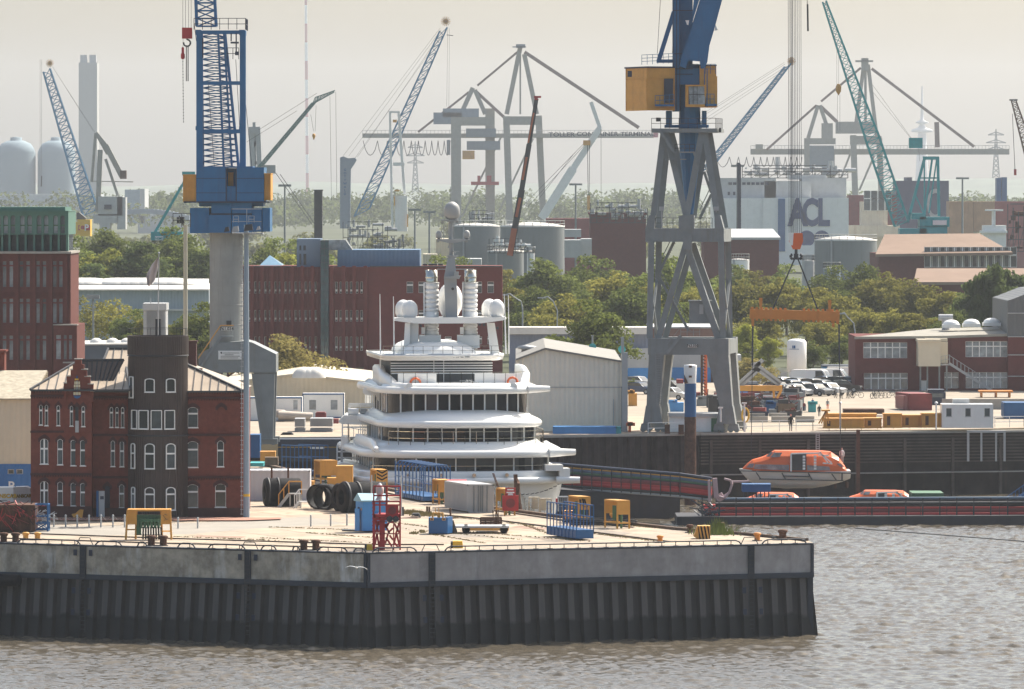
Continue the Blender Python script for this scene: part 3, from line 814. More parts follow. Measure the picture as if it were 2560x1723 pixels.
def copper_house():
 d=640;t=thing('office_block','tall red brick block with green copper arcade storey, cut by the left edge','building',tuple(gp(R5(300,1640))))
 f=Facade(t,R5,d,-60,602,2010,455,.3)
 for y0,y1 in ((520,745),(840,1050),(1155,1365)):
  for x0,x1 in ((-40,-5),(20,55),(77,112),(165,198),(220,258),(307,338),(360,393),(448,482),(500,537)):
   if y0>1100 and x0>440:continue
   f.window(x0,y0,x1,y1,tr=.82,fm='dred',gm='glassl',b=.12)
 g=MB();f.fill(g);f.back(g,12)
 for x in (-15,147,290,434,560):g.fb(R5,x-12,470,x+12,2010,d-.3,.3)
 for y in (765,1075,1390):g.fb(R5,-60,y,600,y+22,d-.15,.15)
 for x0 in (22,165,308,450):
  for k in range(10):g.fb(R5,x0+k*10,785,x0+k*10+5,830,d-.1,.1)
 g.build('wall',M['brick3'],t)
 c=MB();c.fb(R5,-60,440,607,458,d-.8,13);c.build('cornice',M['conc'],t)
 f2=Facade(t,R5,d+.6,-60,582,296,98,.35)
 for x in (-12,48,110,190,252,333,393,473,533):f2.window(x-20,130,x+20,288,.5,tr=.45,fm='grn',gm='glassl',b=.1)
 g2=MB();f2.fill(g2);f2.back(g2,11)
 g2.fb(R5,-60,60,556,96,d+1,9);g2.fb(R5,-60,92,584,99,d+.3,10)
 for x in (-15,18,80,148,218,290,362,432,500,572):
  g2.fb(R5,x-9,296,x+9,436,d+.9,1.2)
 g2.build('copper_storey',mat('green_copper',(.065,.165,.13),.6,var=.15,sc_=1.2,streak=.3,scol=(.05,.1,.08)),t)
 k=MB();k.fb(R5,-60,296,575,440,d+2.2,8);k.build('recessed_glazing',M['glass'],t)
 a=Facade(t,R5,d-1.2,455,655,2010,1068,.2)
 for x0,x1 in ((540,570),(585,620),(475,520)):a.window(x0,1150,x1,1360,tr=.8,fm='dred',gm='glassl',b=.12)
 g=MB();a.fill(g);a.back(g,12);g.build('bay',M['brick3'],t)
 c=MB();c.fb(R5,450,1060,660,1070,d-1.4,1.4);c.fb(R5,535,1380,640,1392,d-1.5,.5);c.build('cornice',M['conc'],t)
copper_house()
def fin_house():
 d=815;t=thing('office_building','long dark red brick office with rows of narrow windows and vertical fins behind the yacht','building',tuple(gp(S8(600,1080))))
 f=Facade(t,S8,d,-100,1978,1100,205,.2)
 rows=((315,403),(530,615),(730,835))
 xs=[-35+76*k+o for k in range(8) for o in (0,34)]+[573,727,760,805,838,883,917]
 for y0,y1 in rows:
  for x in xs:
   if 541<x<570 :continue
   f.window(x-9,y0,x+9,y1,tr=.25,b=.21,gm='glass')
 xr=(1281,1370,1470,1570,1700,1800,1890)
 for y0,y1 in ((315,400),(530,610),(728,785)):
  for x in xr:f.window(x-24,y0,x+24,y1,tr=.7,b=.14,gm='glass')
 for x in (755,830,905):f.window(x-30,960,x+30,1063,b=.05,gm='glass',fm='nav',name='entrance_window')
 g=MB();f.fill(g);f.back(g,22)
 for k in range(9):g.fb(S8,-64+76*k-11,196,-64+76*k+11,1098,d-.5,.6)
 for k in range(9):g.fb(S8,-64+76*k+35,205,-64+76*k+42,1098,d-.25,.3)
 for x in (690,780,860,945):g.fb(S8,x-14,196,x+14,1098,d-.5,.6)
 g.build('wall',M['brick2'],t)
 st=MB();st.fb(S8,608,2,668,1060,d-.55,3)
 o=st.build('glass_stair',mat('stair_glass',(.02,.07,.085),.1,var=.4,sc_=.8,spec=.8),t)
 mu=MB()
 for k in range(20):mu.fb(S8,606,10+k*53,670,14+k*53,d-.6,.06)
 for x in (608,637,667):mu.fb(S8,x-1,2,x+2,1060,d-.6,.06)
 mu.build('glazing_bars',M['nav'],o)
 b=MB();b.fb(S8,735,75,1355,204,d+2,14);b.build('roof_block',mat('roof_block_blue',(.07,.15,.26),.5,var=.08,wave=('X',.62,0.6)),t)
 f3=Facade(t,S8,d+2,428,606,204,-8,.1)
 for x0,x1,y0,y1 in ((448,462,105,185),(478,500,105,185),(448,462,42,75),(478,496,42,75)):f3.window(x0,y0,x1,y1,b=.05,gm='glass',fm='nav')
 g=MB();f3.fill(g);f3.back(g,10);g.build('roof_block',mat('grey_blue_cladding',(.13,.19,.27),.5,var=.06),t)
 g=MB();p=[at(S8(*q),d+3) for q in ((612,78),(850,78),(795,0),(622,0))]
 g.poly(p,(0,5,0));g.build('glass_roof',M['glassl'],t)
 g=MB();a,b2=at(S8(148,192),d+3),at(S8(320,192),d+3);ap=at(S8(225,115),d+6)
 c,e=a+Vector((0,7,0)),b2+Vector((0,7,0));g.add([a,b2,e,c,ap],[(0,1,4),(1,2,4),(2,3,4),(3,0,4)])
 g.build('roof_pyramid',mat('blue_glass',(.12,.25,.36),.2,var=.2),t)
 g=MB()
 for x in (1085,1145,1190,1250):g.fb(S1,x*.8-130,612,x*.8-90,628,d+4,2)
 g.fb(S8,-100,196,428,207,d-.15,.3);g.fb(S8,980,196,1978,205,d-.15,.3);g.build('parapet',M['dark'],t)
fin_house()
def hall(name,label,R,d,prof,t_,wallm,roofm,base=None,cat='hall',ov=.3):
 T=thing(name,label,cat,tuple(at(R(*prof[0]),d)))
 g=MB();g.fpoly(R,prof,d,t_);g.build('wall',wallm,T)
 r=MB()
 for a,b in zip(prof[1:-2],prof[2:-1]):
  A,B=at(R(*a),d-ov),at(R(*b),d-ov)
  if abs(A.x-B.x)<.3:continue
  r.obox(A+Vector((0,0,.02)),B-A,(0,t_+2*ov,0),(0,0,.18))
 r.build('roof',roofm,T)
 return T
M['rib']=mat('grey_ribbed_cladding',(.8,.73,.6),.6,var=.04,wave=('X',.62,0.9),streak=.15)
M['rfw']=mat('pale_roof',(.62,.6,.56),.7,var=.12,sc_=.3)
T=hall('grey_shed','grey ribbed metal shed with shallow gable right of the white yacht',S5,662,[(-390,1015),(-390,360),(-130,262),(0,285),(543,375),(543,1015)],42,M['rib'],mat('dull_roof',(.22,.21,.19),.7))
g=MB();g.fb(S5,547,290,598,1012,661,1.5);g.fb(S5,541,150,565,300,661.3,.5);g.build('end_pillar',M['lgrey'],T)
g=MB();g.fb(S5,543,590,548,1012,661.5,3);g.build('door_gap',M['nav'],T)
g=MB();g.fb(S5,-390,592,543,597,661.9,.1);g.build('cladding_seam',M['steel'],T)
g=MB();g.fb(S5,470,700,476,940,661.8,.15);g.build('downpipe',M['lgrey'],T)
for x in (-330,-285,-230):
 g=MB();p=at(S5(x+30,268+(x+330)*.12),680);g.lathe((p.x,p.y,p.z-1),[(.5,0),(.5,1.1),(.9,1.15),(.9,1.4),(.001,1.6)],10);g.build('roof_vent',M['steel'],T)
T=hall('cream_shed','long cream clad shed with shallow roof left of the yacht',S8,715,[(-150,1420),(-150,1090),(420,1020),(1060,1090),(1060,1420)],40,M['cream'],mat('cream_roof',(.5,.44,.34),.6,var=.08))
g=MB()
for x in (480,520,560):p=at(S8(x,1040),712);g.dome((p.x,p.y,p.z),1.3,1.2,12)
g.build('roof_light',M['rfw'],T)
T=hall('warehouse','wide pale warehouse with white roof between the copper-topped block and the blue crane',R5,1000,[(560,1260),(560,770),(1780,770),(1780,1260)],60,mat('pale_blue_cladding',(.34,.39,.42),.6,var=.05,wave=('X',.62,0.6)),M['rfw'])
g=MB();a,b=at(R5(560,768),999),at(R5(1780,768),999);c,e=at(R5(1780,672),1062),at(R5(560,672),1062)
g.add([a,b,c,e],[(0,1,2,3)]);g.fb(R5,560,930,1780,945,999,.8)
g.build('roof_slope',M['rfw'],T)
g=MB()
for x in (640,700,760,1000,1080,1160,1240,1400,1470):p=at(R5(x,700),1030);g.dome((p.x,p.y,p.z-.3),4.2,1.0,12)
g.build('roof_light',M['rfw'],T)
T=hall('blue_hall','low hall with white roof edge and blue-grey wall behind the grey shed',S5,815,[(-450,560),(-450,130),(790,122),(790,560)],30,mat('bluegrey_cladding',(.16,.19,.26),.6,var=.08,wave=('X',.62,0.6)),M['rfw'])
g=MB();g.fb(S5,-450,66,792,126,814,6);g.build('roof_edge',M['rfw'],T)
g=MB();g.fb(S5,580,250,792,425,814.6,.5);g.fb(S5,580,425,792,560,814.5,.6,1);g.build('lower_cladding',[M['lgrey'],M['blu2']],T)
T=hall('red_hall','low red-brown hall seen through the legs of the grey portal crane',S5,830,[(792,560),(792,75),(1400,75),(1400,560)],20,mat('rusty_brown_cladding',(.19,.11,.085),.7,var=.1),M['lgrey'])
g=MB();g.fb(S5,792,250,1400,420,829.5,.6);g.fb(S5,940,420,1330,560,829.3,.7,1);g.fb(S5,1400,310,1600,520,829,6);g.build('lower_cladding',[M['lgrey'],M['blu2']],T)
T=hall('low_office','low dark building with white roof edge and dome lights behind the brick house roof',R5,760,[(560,1700),(560,1240),(1200,1236),(1200,1700)],15,mat('dark_blue_cladding',(.04,.06,.09),.5),M['rfw'])
g=MB()
for x in (820,960,1080):p=at(R5(x,1240),764);g.dome((p.x,p.y,p.z),.9,.9,10)
g.build('roof_light',M['rfw'],T)
def right_office():
 d=795;t=thing('brick_office','two-storey red brick office with outside stair and skylights behind the parked cars','building',tuple(gp(S6(1300,1335))))
 f=Facade(t,S6,d,705,2068,1335,788,.15)
 for x0,y0,x1,y1,n in ((778,842,1168,982,6),(783,1115,1172,1260,6),(1688,832,2060,972,6),(1500,1108,1625,1250,2),(1690,1108,2060,1250,6)):
  f.window(x0,y0,x1,y1,nx=n,tr=.68,b=.12,gm='glassl')
 f.hole(1293,1180,1345,1335)
 g=MB();f.fill(g);f.back(g,16);g.build('wall',M['brick2'],t)
 dr=MB();dr.fb(S6,1293,1180,1345,1335,d+.1,.1);dr.build('door',M['white'],t)
 r=MB();P=[at(S6(x,y),dd) for x,y,dd in ((698,792,d-.5),(1530,782,d-.5),(2068,765,d-.5),(2068,700,d+16),(1420,716,d+16))]
 r.poly([p for p in P],(0,0,-.3));r.build('roof',mat('gravel_roof',(.3,.285,.25),.9,var=.15,sc_=1),t)
 for x,y in ((1560,706),(1740,699),(1920,690)):
  k=MB();c=at(S6(x,y+4),d+9);k.box((c.x,c.y,c.z),(2.2,2.2,.4));k.dome((c.x,c.y,c.z),1.05,1.0,12,base=.4);k.build('skylight',M['white'],t)
 k=MB();c=at(S6(1512,690),d+12);k.cyl((c.x,c.y,c.z-.6),(c.x,c.y,c.z+.8),.5);k.cyl((c.x-.9,c.y,c.z+1),(c.x+.9,c.y,c.z+1),.4);k.build('roof_vent',M['steel'],t)
 b=MB();b.fb(S6,1268,835,1465,1055,d-4.2,4.1);b.fb(S6,1330,806,1528,830,d-2,1.9);b.fb(S6,1262,815,1470,838,d-4.4,4.3)
 b.fb(S6,1465,835,1530,1030,d-2.2,2.1)
 b.build('porch_box',mat('cream_panel',(.6,.53,.4),.6,var=.05),t)
 l=MB()
 for x in (1286,1348,1455,1520):p=at(S6(x,1050),d-3);l.bar((p.x,p.y,ZQ),p,.2)
 l.build('porch_post',M['grey'],t)
 s=MB();a,b2=at(S6(1545,1030),d-2.5),at(S6(1920,1270),d-2.5)
 for o in (-.5,.5):
  s.bar(a+Vector((0,o,0)),b2+Vector((0,o,0)),.1,.3)
  A,B=a+Vector((0,o,1)),b2+Vector((0,o,1));s.bar(A,B,.05)
  for k in range(12):q=a.lerp(b2,k/11)+Vector((0,o,0));s.bar(q,q+Vector((0,0,1)),.04)
 for k in range(20):q=a.lerp(b2,k/19);s.box((q.x,q.y,q.z),(.3,1,.04))
 p=at(S6(1467,1045),d-2.5);s.obox(p+Vector((0,-.6,0)),(a.x-p.x,0,0),(0,1.2,0),(0,0,.12));s.rail([p+Vector((0,-.6,.1)),a+Vector((0,-.6,.1))],1,.025,.5,1)
 s.build('stair',M['steel'],t)
 t=thing('hall','dark ribbed hall over a brick base at the right edge beside the office','hall',tuple(gp(S6(2200,1335))))
 g=MB();g.fb(S6,2066,790,2700,1335,d-1,25);g.build('wall',M['brick2'],t)
 g=MB();g.fpoly(S6,[(2062,788),(2062,470),(2110,455),(2300,380),(2700,330),(2700,788)],d-1.2,25);g.build('ribbed_cladding',mat('dark_rib_cladding',(.1,.105,.11),.6,var=.1,wave=('X',.62,0.7)),t)
 g=MB()
 for y in (578,788,950,1140):g.fb(S6,2066,y,2700,y+7,d-1.4,.3)
 g.build('cladding_rail',M['lgrey'],t)
right_office()
#  NEAR CRANES AND MASTS
def blue_crane():
 d=629.0
 foot=gp(D(600,1010));t=thing('slewing_crane','tall blue lattice slewing crane on a grey concrete column beside the brick house','crane',(at(D(515,1010),d).x,d,ZQ))
 c=at(D(515,780),d);cx=c.x
 g=MB();r=px=38*1.0987*d/F
 g.cyl((cx,d,wz(800*1.0987,d)),(cx,d,wz(525*1.0987,d)),r,n=32)
 for k in range(5):z=wz((560+45*k)*1.0987,d);g.lathe((cx,d,z),[(r,0),(r+.02,.02),(r+.02,.06),(r,.08)],32)
 g.build('column',mat('weathered_column_paint',(.3,.3,.28),.7,var=.12,sc_=.5,streak=.6,scol=(.07,.06,.055)),t)
 g=MB();R=D
 prof=[(452,848),(452,806),(500,780),(560,776),(575,780),(628,806),(628,848)]
 g.fpoly(R,prof,d-3.2,6.4)
 g.build('portal_head',M['grey'],t)
 for x0,x1,xb0,xb1 in ((575,628,596,624),(452,505,456,484)):
  for y in (d-3.1,d+2.4):
   g=MB();top=[at(R(x0,848),d),at(R(x1,848),d)];bot=[at(R(xb0,996),d),at(R(xb1,996),d)]
   g.loft([[Vector((bot[0].x,y,bot[0].z)),Vector((bot[1].x,y,bot[0].z)),Vector((bot[1].x,y+.7,bot[0].z)),Vector((bot[0].x,y+.7,bot[0].z))],
     [Vector((top[0].x,y,top[0].z)),Vector((top[1].x,y,top[0].z)),Vector((top[1].x,y+.7,top[0].z)),Vector((top[0].x,y+.7,top[0].z))]],sm=False,cap0=True,cap1=True)
   g.bar(Vector((top[0].x+.2,y-.06,top[0].z)),Vector((bot[1].x-.3,y-.06,bot[0].z)),.1)
   lo=g.build('leg',M['grey'],t)
   b=MB();cxx=(bot[0].x+bot[1].x)/2
   b.box((cxx,y+.3,ZQ+.5),(1.7,1.1,bot[0].z-ZQ-.5));b.box((cxx,y+.3,ZQ+.1),(2.1,.7,.55))
   for s in (-.6,.6):b.cyl((cxx+s,y,ZQ+.3),(cxx+s,y+.6,ZQ+.3),.3,n=12)
   b.build('bogie',M['grey'],lo)
 sg=MB();sg.fb(R5,1860,1285,2058,1360,d-3.3,.06);sg.fb(R5,1888,1085,1975,1113,d-2.1,.05)
 so_=sg.build('sign_plate',M['white'],t)
 text('761.034',at(R5(1932,1099),d-2.13),.42,M['dark'],so_,bold=.012)
 ln=MB()
 for y,a,b in ((1303,1900,2040),(1318,1915,1990),(1330,1880,2045),(1345,1880,2030)):ln.fb(R5,a,y,b,y+4,d-3.34,.03)
 ln.fpoly(R5,[(1876,1300),(1888,1294),(1896,1305),(1886,1314)],d-3.34,.03);ln.build('lettering',M['dark'],so_)
 st=MB();a,b=at(R5(1690,1350),d-3.6),at(R5(1880,1070),d-3.0)
 st.bar(a,b,.1);st.bar(b,at(R5(1990,1070),d-2.6),.1);st.build('handrail',M['yel'],t)
 st=MB();a,b=at(R5(1705,1430),d-3.7),at(R5(1880,1165),d-3.0);st.bar(a,b,.1,.2);st.bar(a+Vector((0,.8,0)),b+Vector((0,.8,0)),.1,.2);st.fb(R5,1880,1160,1985,1170,d-3,1)
 for k in range(18):q=a.lerp(b,k/17);st.obox(q-Vector((.1,0,0)),(.2,0,0),(0,.8,0),(0,0,.04))
 dr=MB();dr.fb(R5,1930,1030,1972,1068,d-1.95,.3);dr.build('hatch',M['dark'],t)
 st.build('stair',M['grey'],t)
 g=MB()
 g.fb(R1,1282,885,1474,1107,d-3.2,7);g.fb(R1,1546,885,1724,1107,d-3.2,7);g.fb(R1,1474,1008,1546,1107,d-3.0,6.6);g.fb(R1,1474,890,1546,1008,d-1.5,5)
 for x in (1474,1540):g.fb(R1,x,890,x+6,1104,d-3.24,.1,1)
 for y in (955,1050):g.fb(R1,1283,y,1474,y+3,d-3.22,.05,1);g.fb(R1,1546,y,1723,y+3,d-3.22,.05,1)
 g.fb(R1,1380,1107,1645,1185,d-2.8,6);g.fb(R1,1200,1107,1760,1116,d-3.3,7,1);g.fb(R1,1300,1116,1380,1140,d-2,5);g.fb(R1,1645,1116,1720,1140,d-2,5)
 g.fb(R1,1240,1150,1366,1315,d-2.6,6.2);g.fb(R1,1645,1150,1763,1305,d-2.6,6.2);g.fb(R1,1366,1196,1645,1312,d-3,7);g.fb(R1,1372,1184,1640,1197,d-2.6,6,1)
 g.fb(R1,1340,878,1650,887,d-3,6)
 g.build('machine_house',[M['cbl'],M['nav']],t)
 w1=MB();w1.fb(R1,1490,918,1524,1006,d-1.6,.3);w1.build('door',M['yel'],t)
 for x0,x1,y0,y1 in ((1195,1281,936,1110),(1726,1768,928,1100)):
  y=MB();y.fb(R1,x0,y0,x1,y1,d-3.0,5.5);y.fb(R1,x0-2,y0-5,x1+2,y0+2,d-3.1,5.7)
  n=8
  for k in range(n):xa=x0+(x1-x0)*(k+.2)/n;y.fb(R1,xa,y0+4,xa+(x1-x0)/n*.5,y1-3,d-3.06,.1)
  y.build('yellow_cabinet',M['yel'],t)
 g=MB()
 for y in (d-2.2,d+2.6):
  for x0,x1 in ((1282,1325),(1566,1605)):g.fb(R1,x0,-8,x1,887,y,.6)
  for y0,y1 in ((-10,14),(322,346),(636,662)):g.fb(R1,1325,y0,1566,y1,y+.05,.5)
 zt=wz(80+2/2.6,d)
 for x in (1282,1566):p=at(R1(x,0),d);g.obox((p.x,d-1.6,zt-.3),(.55,0,0),(0,4.2,0),(0,0,.5));g.obox((p.x,d-1.6,wz(80+640/2.6,d)),(.4,0,0),(0,4.2,0),(0,0,.4))
 g.build('a_frame',M['cbl'],t)
 b=MB();p,q=at(R1(1442,884),d+.2),at(R1(1392,-5),d+.2)
 b.truss(p,q,3.5,2.3,24,.1,side=(1,0,0),h0=1.8,h1=1.6,rb=.045)
 for x0,x1 in ((1462,1425),(1515,1462)):b.bar(at(R1(x0,884),d-1),at(R1(x1,0),d-1),.2)
 for k in range(15):b.bar(at(R1(1462-2.4*k,884-60*k),d-1),at(R1(1515-3.4*k,884-60*k),d-1),.12)
 p2=at(D(470,60),d+.2);q2=at(D(452,-330),d+.2);b.truss(p2,q2,1.9,1.6,22,.12,side=(1,0,0),h0=1.6,h1=1.4,rb=.06)
 b.build('boom',M['cbl'],t)
 r=MB();P=[Vector((at(R1(x,0),d).x,y,zt+.2)) for x,y in ((1275,d-2.4),(1610,d-2.4),(1610,d+2.8))];r.rail(P,1.1,.03,.9,1)
 z2=wz(80+180/2.6,d);r.rail([Vector((at(R1(1490,0),d).x,d-2.3,z2)),Vector((at(R1(1566,0),d).x,d-2.3,z2))],1.1,.03,.6,1)
 r.build('railing',M['nav'],t)
 w_=MB()
 for xa,xb,ya,yb in ((1605,1645,470,880),(1268,1282,-60,60),(1540,1570,180,700),(1360,1400,330,880)):w_.bar(at(R1(xa,ya),d),at(R1(xb,yb),d),.05)
 for x,y0,y1 in ((1325,40,170),(1510,10,60),(1543,10,130)):w_.bar(at(R1(x,y0),d-2.4),at(R1(x,y1),d-2.4),.12)
 w_.fb(R1,1506,64,1560,76,d-2.5,.2);w_.fb(R1,1535,128,1558,152,d-2.5,.3)
 w_.build('rigging',M['nav'],t)
 return t
blue_crane()
def hook(label,name='crane_hook',d=629):
 t=thing(name,label,'crane hook',tuple(at(D(425,90),d)))
 g=MB();g.fb(D,414,63,437,88,d-.3,.6);g.build('block',M['red'],t)
 g=MB();c=at(D(425.5,98),d);g.tube([c+Vector((.35*math.sin(a),0,.35*math.cos(a))) for a in [RD(40*k) for k in range(0,8)]],.09,6);g.bar(at(D(425.5,88),d),c+Vector((0,0,.3)),.12);g.build('hook',M['dark'],t)
 g=MB()
 for x in (424,428):g.bar(at(D(x,103),d),at(D(x,185),d),.09)
 g.build('chain',M['dark'],t)
 g=MB()
 for x in (416,422,429,435):g.bar(at(D(x,63),d),at(D(x,-300),d),.035)
 g.build('rope',M['wire'],t)
 return t
hook('red hook block with black hook and twin chains hanging left of the blue crane')
t=thing('auxiliary_hook','small red weight on a long dark chain hanging left of the blue crane','crane hook',tuple(at(D(416,135),629)))
g=MB();c=at(D(416,135),629);g.lathe((c.x,c.y,c.z),[(.08,.0),(.2,.1),(.2,.5),(.13,.6),(.13,1.1),(.05,1.2)],10);g.build('weight',M['red'],t)
g=MB();g.bar(at(D(416,130),629),at(D(417,62),629),.03)
a,b=at(D(416,136),629),at(D(417.6,280),629)
for k in range(40):p,q=a.lerp(b,k/40),a.lerp(b,(k+.7)/40);g.bar(p,q,.1 if k % 2 else .06)
g.build('chain',M['dark'],t)
def portal_crane():
 d=662.0
 t=thing('portal_crane','tall grey portal crane with blue mast and yellow machine house on the far quay','crane',(at(D(1575,985),d).x,d,ZQ))
 RZ=RD(-9)
 cx=at(D(1573,985),d).x;ca,sa=math.cos(RZ),math.sin(RZ)
 def Q(u,v,z):return Vector((cx+u*ca-v*sa,d+u*sa+v*ca,z))
 Z=lambda y:wz(380+y/2.2083,d)
 U=lambda x:at(T6(x,0),d).x-cx
 for u0,u1,ub in ((U(75),U(160),U(95)),(U(395),U(515),U(500))):
  for v in (-3.1,3.1):
   g=MB();w=.75
   uc=(u0+u1)/2
   top=[Q(u0,v-w,Z(1115)),Q(u1,v-w,Z(1115)),Q(u1,v+w,Z(1115)),Q(u0,v+w,Z(1115))]
   bot=[Q(ub-.65,v-.55,Z(1395)),Q(ub+.65,v-.55,Z(1395)),Q(ub+.65,v+.55,Z(1395)),Q(ub-.65,v+.55,Z(1395))]
   g.loft([bot,top],sm=False,cap0=True,cap1=True);lo=g.build('leg',M['grey'],t)
   b=MB();zb=Z(1395)
   b.loft([[Q(ub+a*1.0,v+c*.6,ZQ+.9) for a,c in ((-1,-1),(1,-1),(1,1),(-1,1))],[Q(ub+a*.7,v+c*.6,zb) for a,c in ((-1,-1),(1,-1),(1,1),(-1,1))]],sm=False,cap0=True,cap1=True)
   for s in (-.75,.75):
    b.loft([[Q(ub+s+a*.6,v+c*.4,ZQ+.25) for a,c in ((-1,-1),(1,-1),(1,1),(-1,1))],[Q(ub+s+a*.45,v+c*.4,ZQ+.88) for a,c in ((-1,-1),(1,-1),(1,1),(-1,1))]],sm=False,cap0=True,cap1=True)
    for e in (-.3,.3):b.cyl(Q(ub+s+e,v-.3,ZQ+.3),Q(ub+s+e,v+.3,ZQ+.3),.28,n=10)
   b.build('bogie',M['grey'],lo)
 def obq(g,u0,u1,v0,v1,z0,z1,mi=0):g.obox(Q(u0,v0,z0),Q(u1,v0,z0)-Q(u0,v0,z0),Q(u0,v1,z0)-Q(u0,v0,z0),(0,0,z1-z0),mi)
 g=MB()
 for v in (-3.9,2.4):obq(g,U(70),U(516),v,v+1.5,Z(1115),Z(1025))
 obq(g,U(70),U(120),-2.3,2.4,Z(1110),Z(1030));obq(g,U(460),U(516),-2.3,2.4,Z(1110),Z(1030))
 obq(g,U(90),U(500),-2.4,2.4,Z(1050),Z(1042))
 g.build('portal_beam',M['grey'],t)
 g=MB()
 for v in (-2.9,2.9):
  for xa,xb in ((72,82),(478,468)):g.bar(Q(U(xa),v,Z(1028)),Q(U(xb),v,Z(490)),.62,.62)
  for xa in (118,455):g.bar(Q(U(xa),v*.97,Z(1028)),Q(U(272),v*.93,Z(505)),.6,.66)
 for xa in (72,478):g.bar(Q(U(xa),-2.9,Z(1028)),Q(U(xa),2.9,Z(700)),.25);g.bar(Q(U(xa),2.9,Z(1028)),Q(U(xa),-2.9,Z(700)),.25)
 g.build('lower_truss',M['grey'],t)
 g=MB()
 for v in (-3.1,2.2):obq(g,U(50),U(485),v,v+.9,Z(495),Z(422))
 obq(g,U(50),U(100),-2.3,2.3,Z(495),Z(425));obq(g,U(438),U(485),-2.3,2.3,Z(495),Z(425));obq(g,U(260),U(308),-3.3,-2.9,Z(540),Z(455))
 obq(g,U(60),U(475),-2.3,2.3,Z(432),Z(424))
 g.loft([[Q(U(a),v,Z(y)) for a,v,y in ((50,-3.15,425),(100,-3.15,425),(100,-2.2,425),(50,-2.2,425))],[Q(U(a),v,Z(y)) for a,v,y in ((70,-3.1,350),(105,-3.1,350),(105,-2.2,350),(70,-2.2,350))]],sm=False,cap1=True)
 g.loft([[Q(U(a),v,Z(y)) for a,v,y in ((435,-3.15,425),(485,-3.15,425),(485,-2.2,425),(435,-2.2,425))],[Q(U(a),v,Z(y)) for a,v,y in ((432,-3.1,350),(465,-3.1,350),(465,-2.2,350),(432,-2.2,350))]],sm=False,cap1=True)
 obq(g,U(235),U(320),-3.2,-2.3,Z(425),Z(350))
 g.build('middle_beam',M['grey'],t)
 g=MB();Zr=lambda y:wz(y/3.7333,d);Ur=lambda x:at(R3(x,0),d).x-cx
 for v in (-2.5,2.5):
  for xa,xb in ((82,Ur(615)),(455,Ur(1000))):g.bar(Q(U(xa),v,Z(420)),Q(xb,v*.8,Zr(1240)),.62,.6)
  for xb in (Ur(640),Ur(975)):g.bar(Q(U(275),v*1.05,Z(360)),Q(xb,v*.82,Zr(1240)),.62,.6)
 g.build('upper_truss',M['grey'],t)
 g=MB();obq(g,Ur(510),Ur(1125),-2.8,2.8,Zr(1240),Zr(1202));g.build('slew_platform',M['grey'],t)
 r=MB();r.rail([Q(Ur(512),-2.8,Zr(1202)),Q(Ur(1112),-2.8,Zr(1202)),Q(Ur(1112),2.8,Zr(1202))],1.05,.025,.9,1)
 r.rail([Q(U(105),-3,Z(420)),Q(U(235),-3,Z(420))],1.05,.025,.6,1);r.rail([Q(U(320),-3,Z(420)),Q(U(420),-3,Z(420))],1.05,.025,.6,1)
 r.rail([at(R3(700,1420),d-3.2),at(R3(880,1420),d-3.2)],.8,.025,.5,1)
 r.build('railing',M['dark'],t)
 s=MB()
 for P,q in ((R3(555,1215),R3(690,1420)),(R3(880,1425),R3(920,1545))):s.bar(at(P,d-3.1),at(q,d-3.1),.1,.3);s.bar(at(P,d-2.4),at(q,d-2.4),.1,.3)
 for a,b,v in (((195,495),(105,680),-1),((105,680),(275,985),-1),((355,110),(395,225),0),((395,235),(330,370),0)):
  p,q=Q(U(a[0]),v,Z(a[1])),Q(U(b[0]),v,Z(b[1]))
  for e in (0,.8):s.bar(p+Vector((0,e,0)),q+Vector((0,e,0)),.12,.25);s.bar(p+Vector((0,e,.9)),q+Vector((0,e,.9)),.06)
  for k in range(16):m_=p.lerp(q,k/15);s.obox(m_,(.25,0,0),(0,.8,0),(0,0,.05))
 s.fb(R3,690,1415,885,1428,d-3.3,1);s.fb(R3,615,1483,805,1493,d-3.3,.6)
 p,q=at(T6(225,1015),d-4.2),at(T6(150,1110),d-4.2)
 s.bar(p,q,.1,.3);s.bar(p+Vector((0,.7,0)),q+Vector((0,.7,0)),.1,.3);s.bar(p+Vector((0,0,.9)),q+Vector((0,0,.9)),.05);s.rail([at(T6(225,1018),d-4.1),at(T6(330,1018),d-4.1)],.9,.03,.6)
 for x in (85,115):s.bar(at(T6(x,1110),d-4),at(T6(x+8,1400),d-4),.09)
 for k in range(22):s.bar(at(T6(85+k*.37,1115+13*k),d-4),at(T6(115+k*.37,1115+13*k),d-4),.07)
 s.build('stair',M['grey'],t)
 h=MB();h.fb(T6,275,825,395,948,d-2.6,2.6);h.fb(T6,270,820,400,828,d-2.7,2.8)
 ho=h.build('electric_house',M['grey'],t)
 h=MB();h.fb(T6,328,842,350,895,d-2.65,.1);h.build('door',M['lgrey'],ho)
 sg=MB();sg.fb(T6,264,1062,316,1079,d-4.2,.04);o=sg.build('sign_plate',M['white'],t);text('763.030',at(T6(290,1070.5),d-4.23),.36,M['dark'],o,bold=.01)
 fl=MB()
 for x in (120,420):fl.fb(T6,x-14,302,x+14,325,d-3.4,.5);fl.bar(at(T6(x,325),d-3.1),at(T6(x,425),d-3.1),.1)
 fl.build('floodlight',M['steel'],t)
 g=MB();c0=Vector((cx+Ur(838),d,0));rr=(Ur(938)-Ur(740))/2
 g.lathe(c0,[(.35,Z(345)),(rr*.45,Z(290)),(rr*.98,Z(0)),(rr,Zr(1235))],12,sm=False)
 g.lathe(c0,[(rr,Zr(1235)),(rr,Zr(600))],12,sm=False)
 g.fb(R3,682,0-700,745,1040,d-1.6,3.2);g.fb(R3,745,-700,865,650,d-.8,2.4)
 g.fb(R3,745,640,945,790,d-1.5,3)
 for x0,x1 in ((618,672),(955,995)):g.fb(R3,x0,1035,x1,1190,d-1,2)
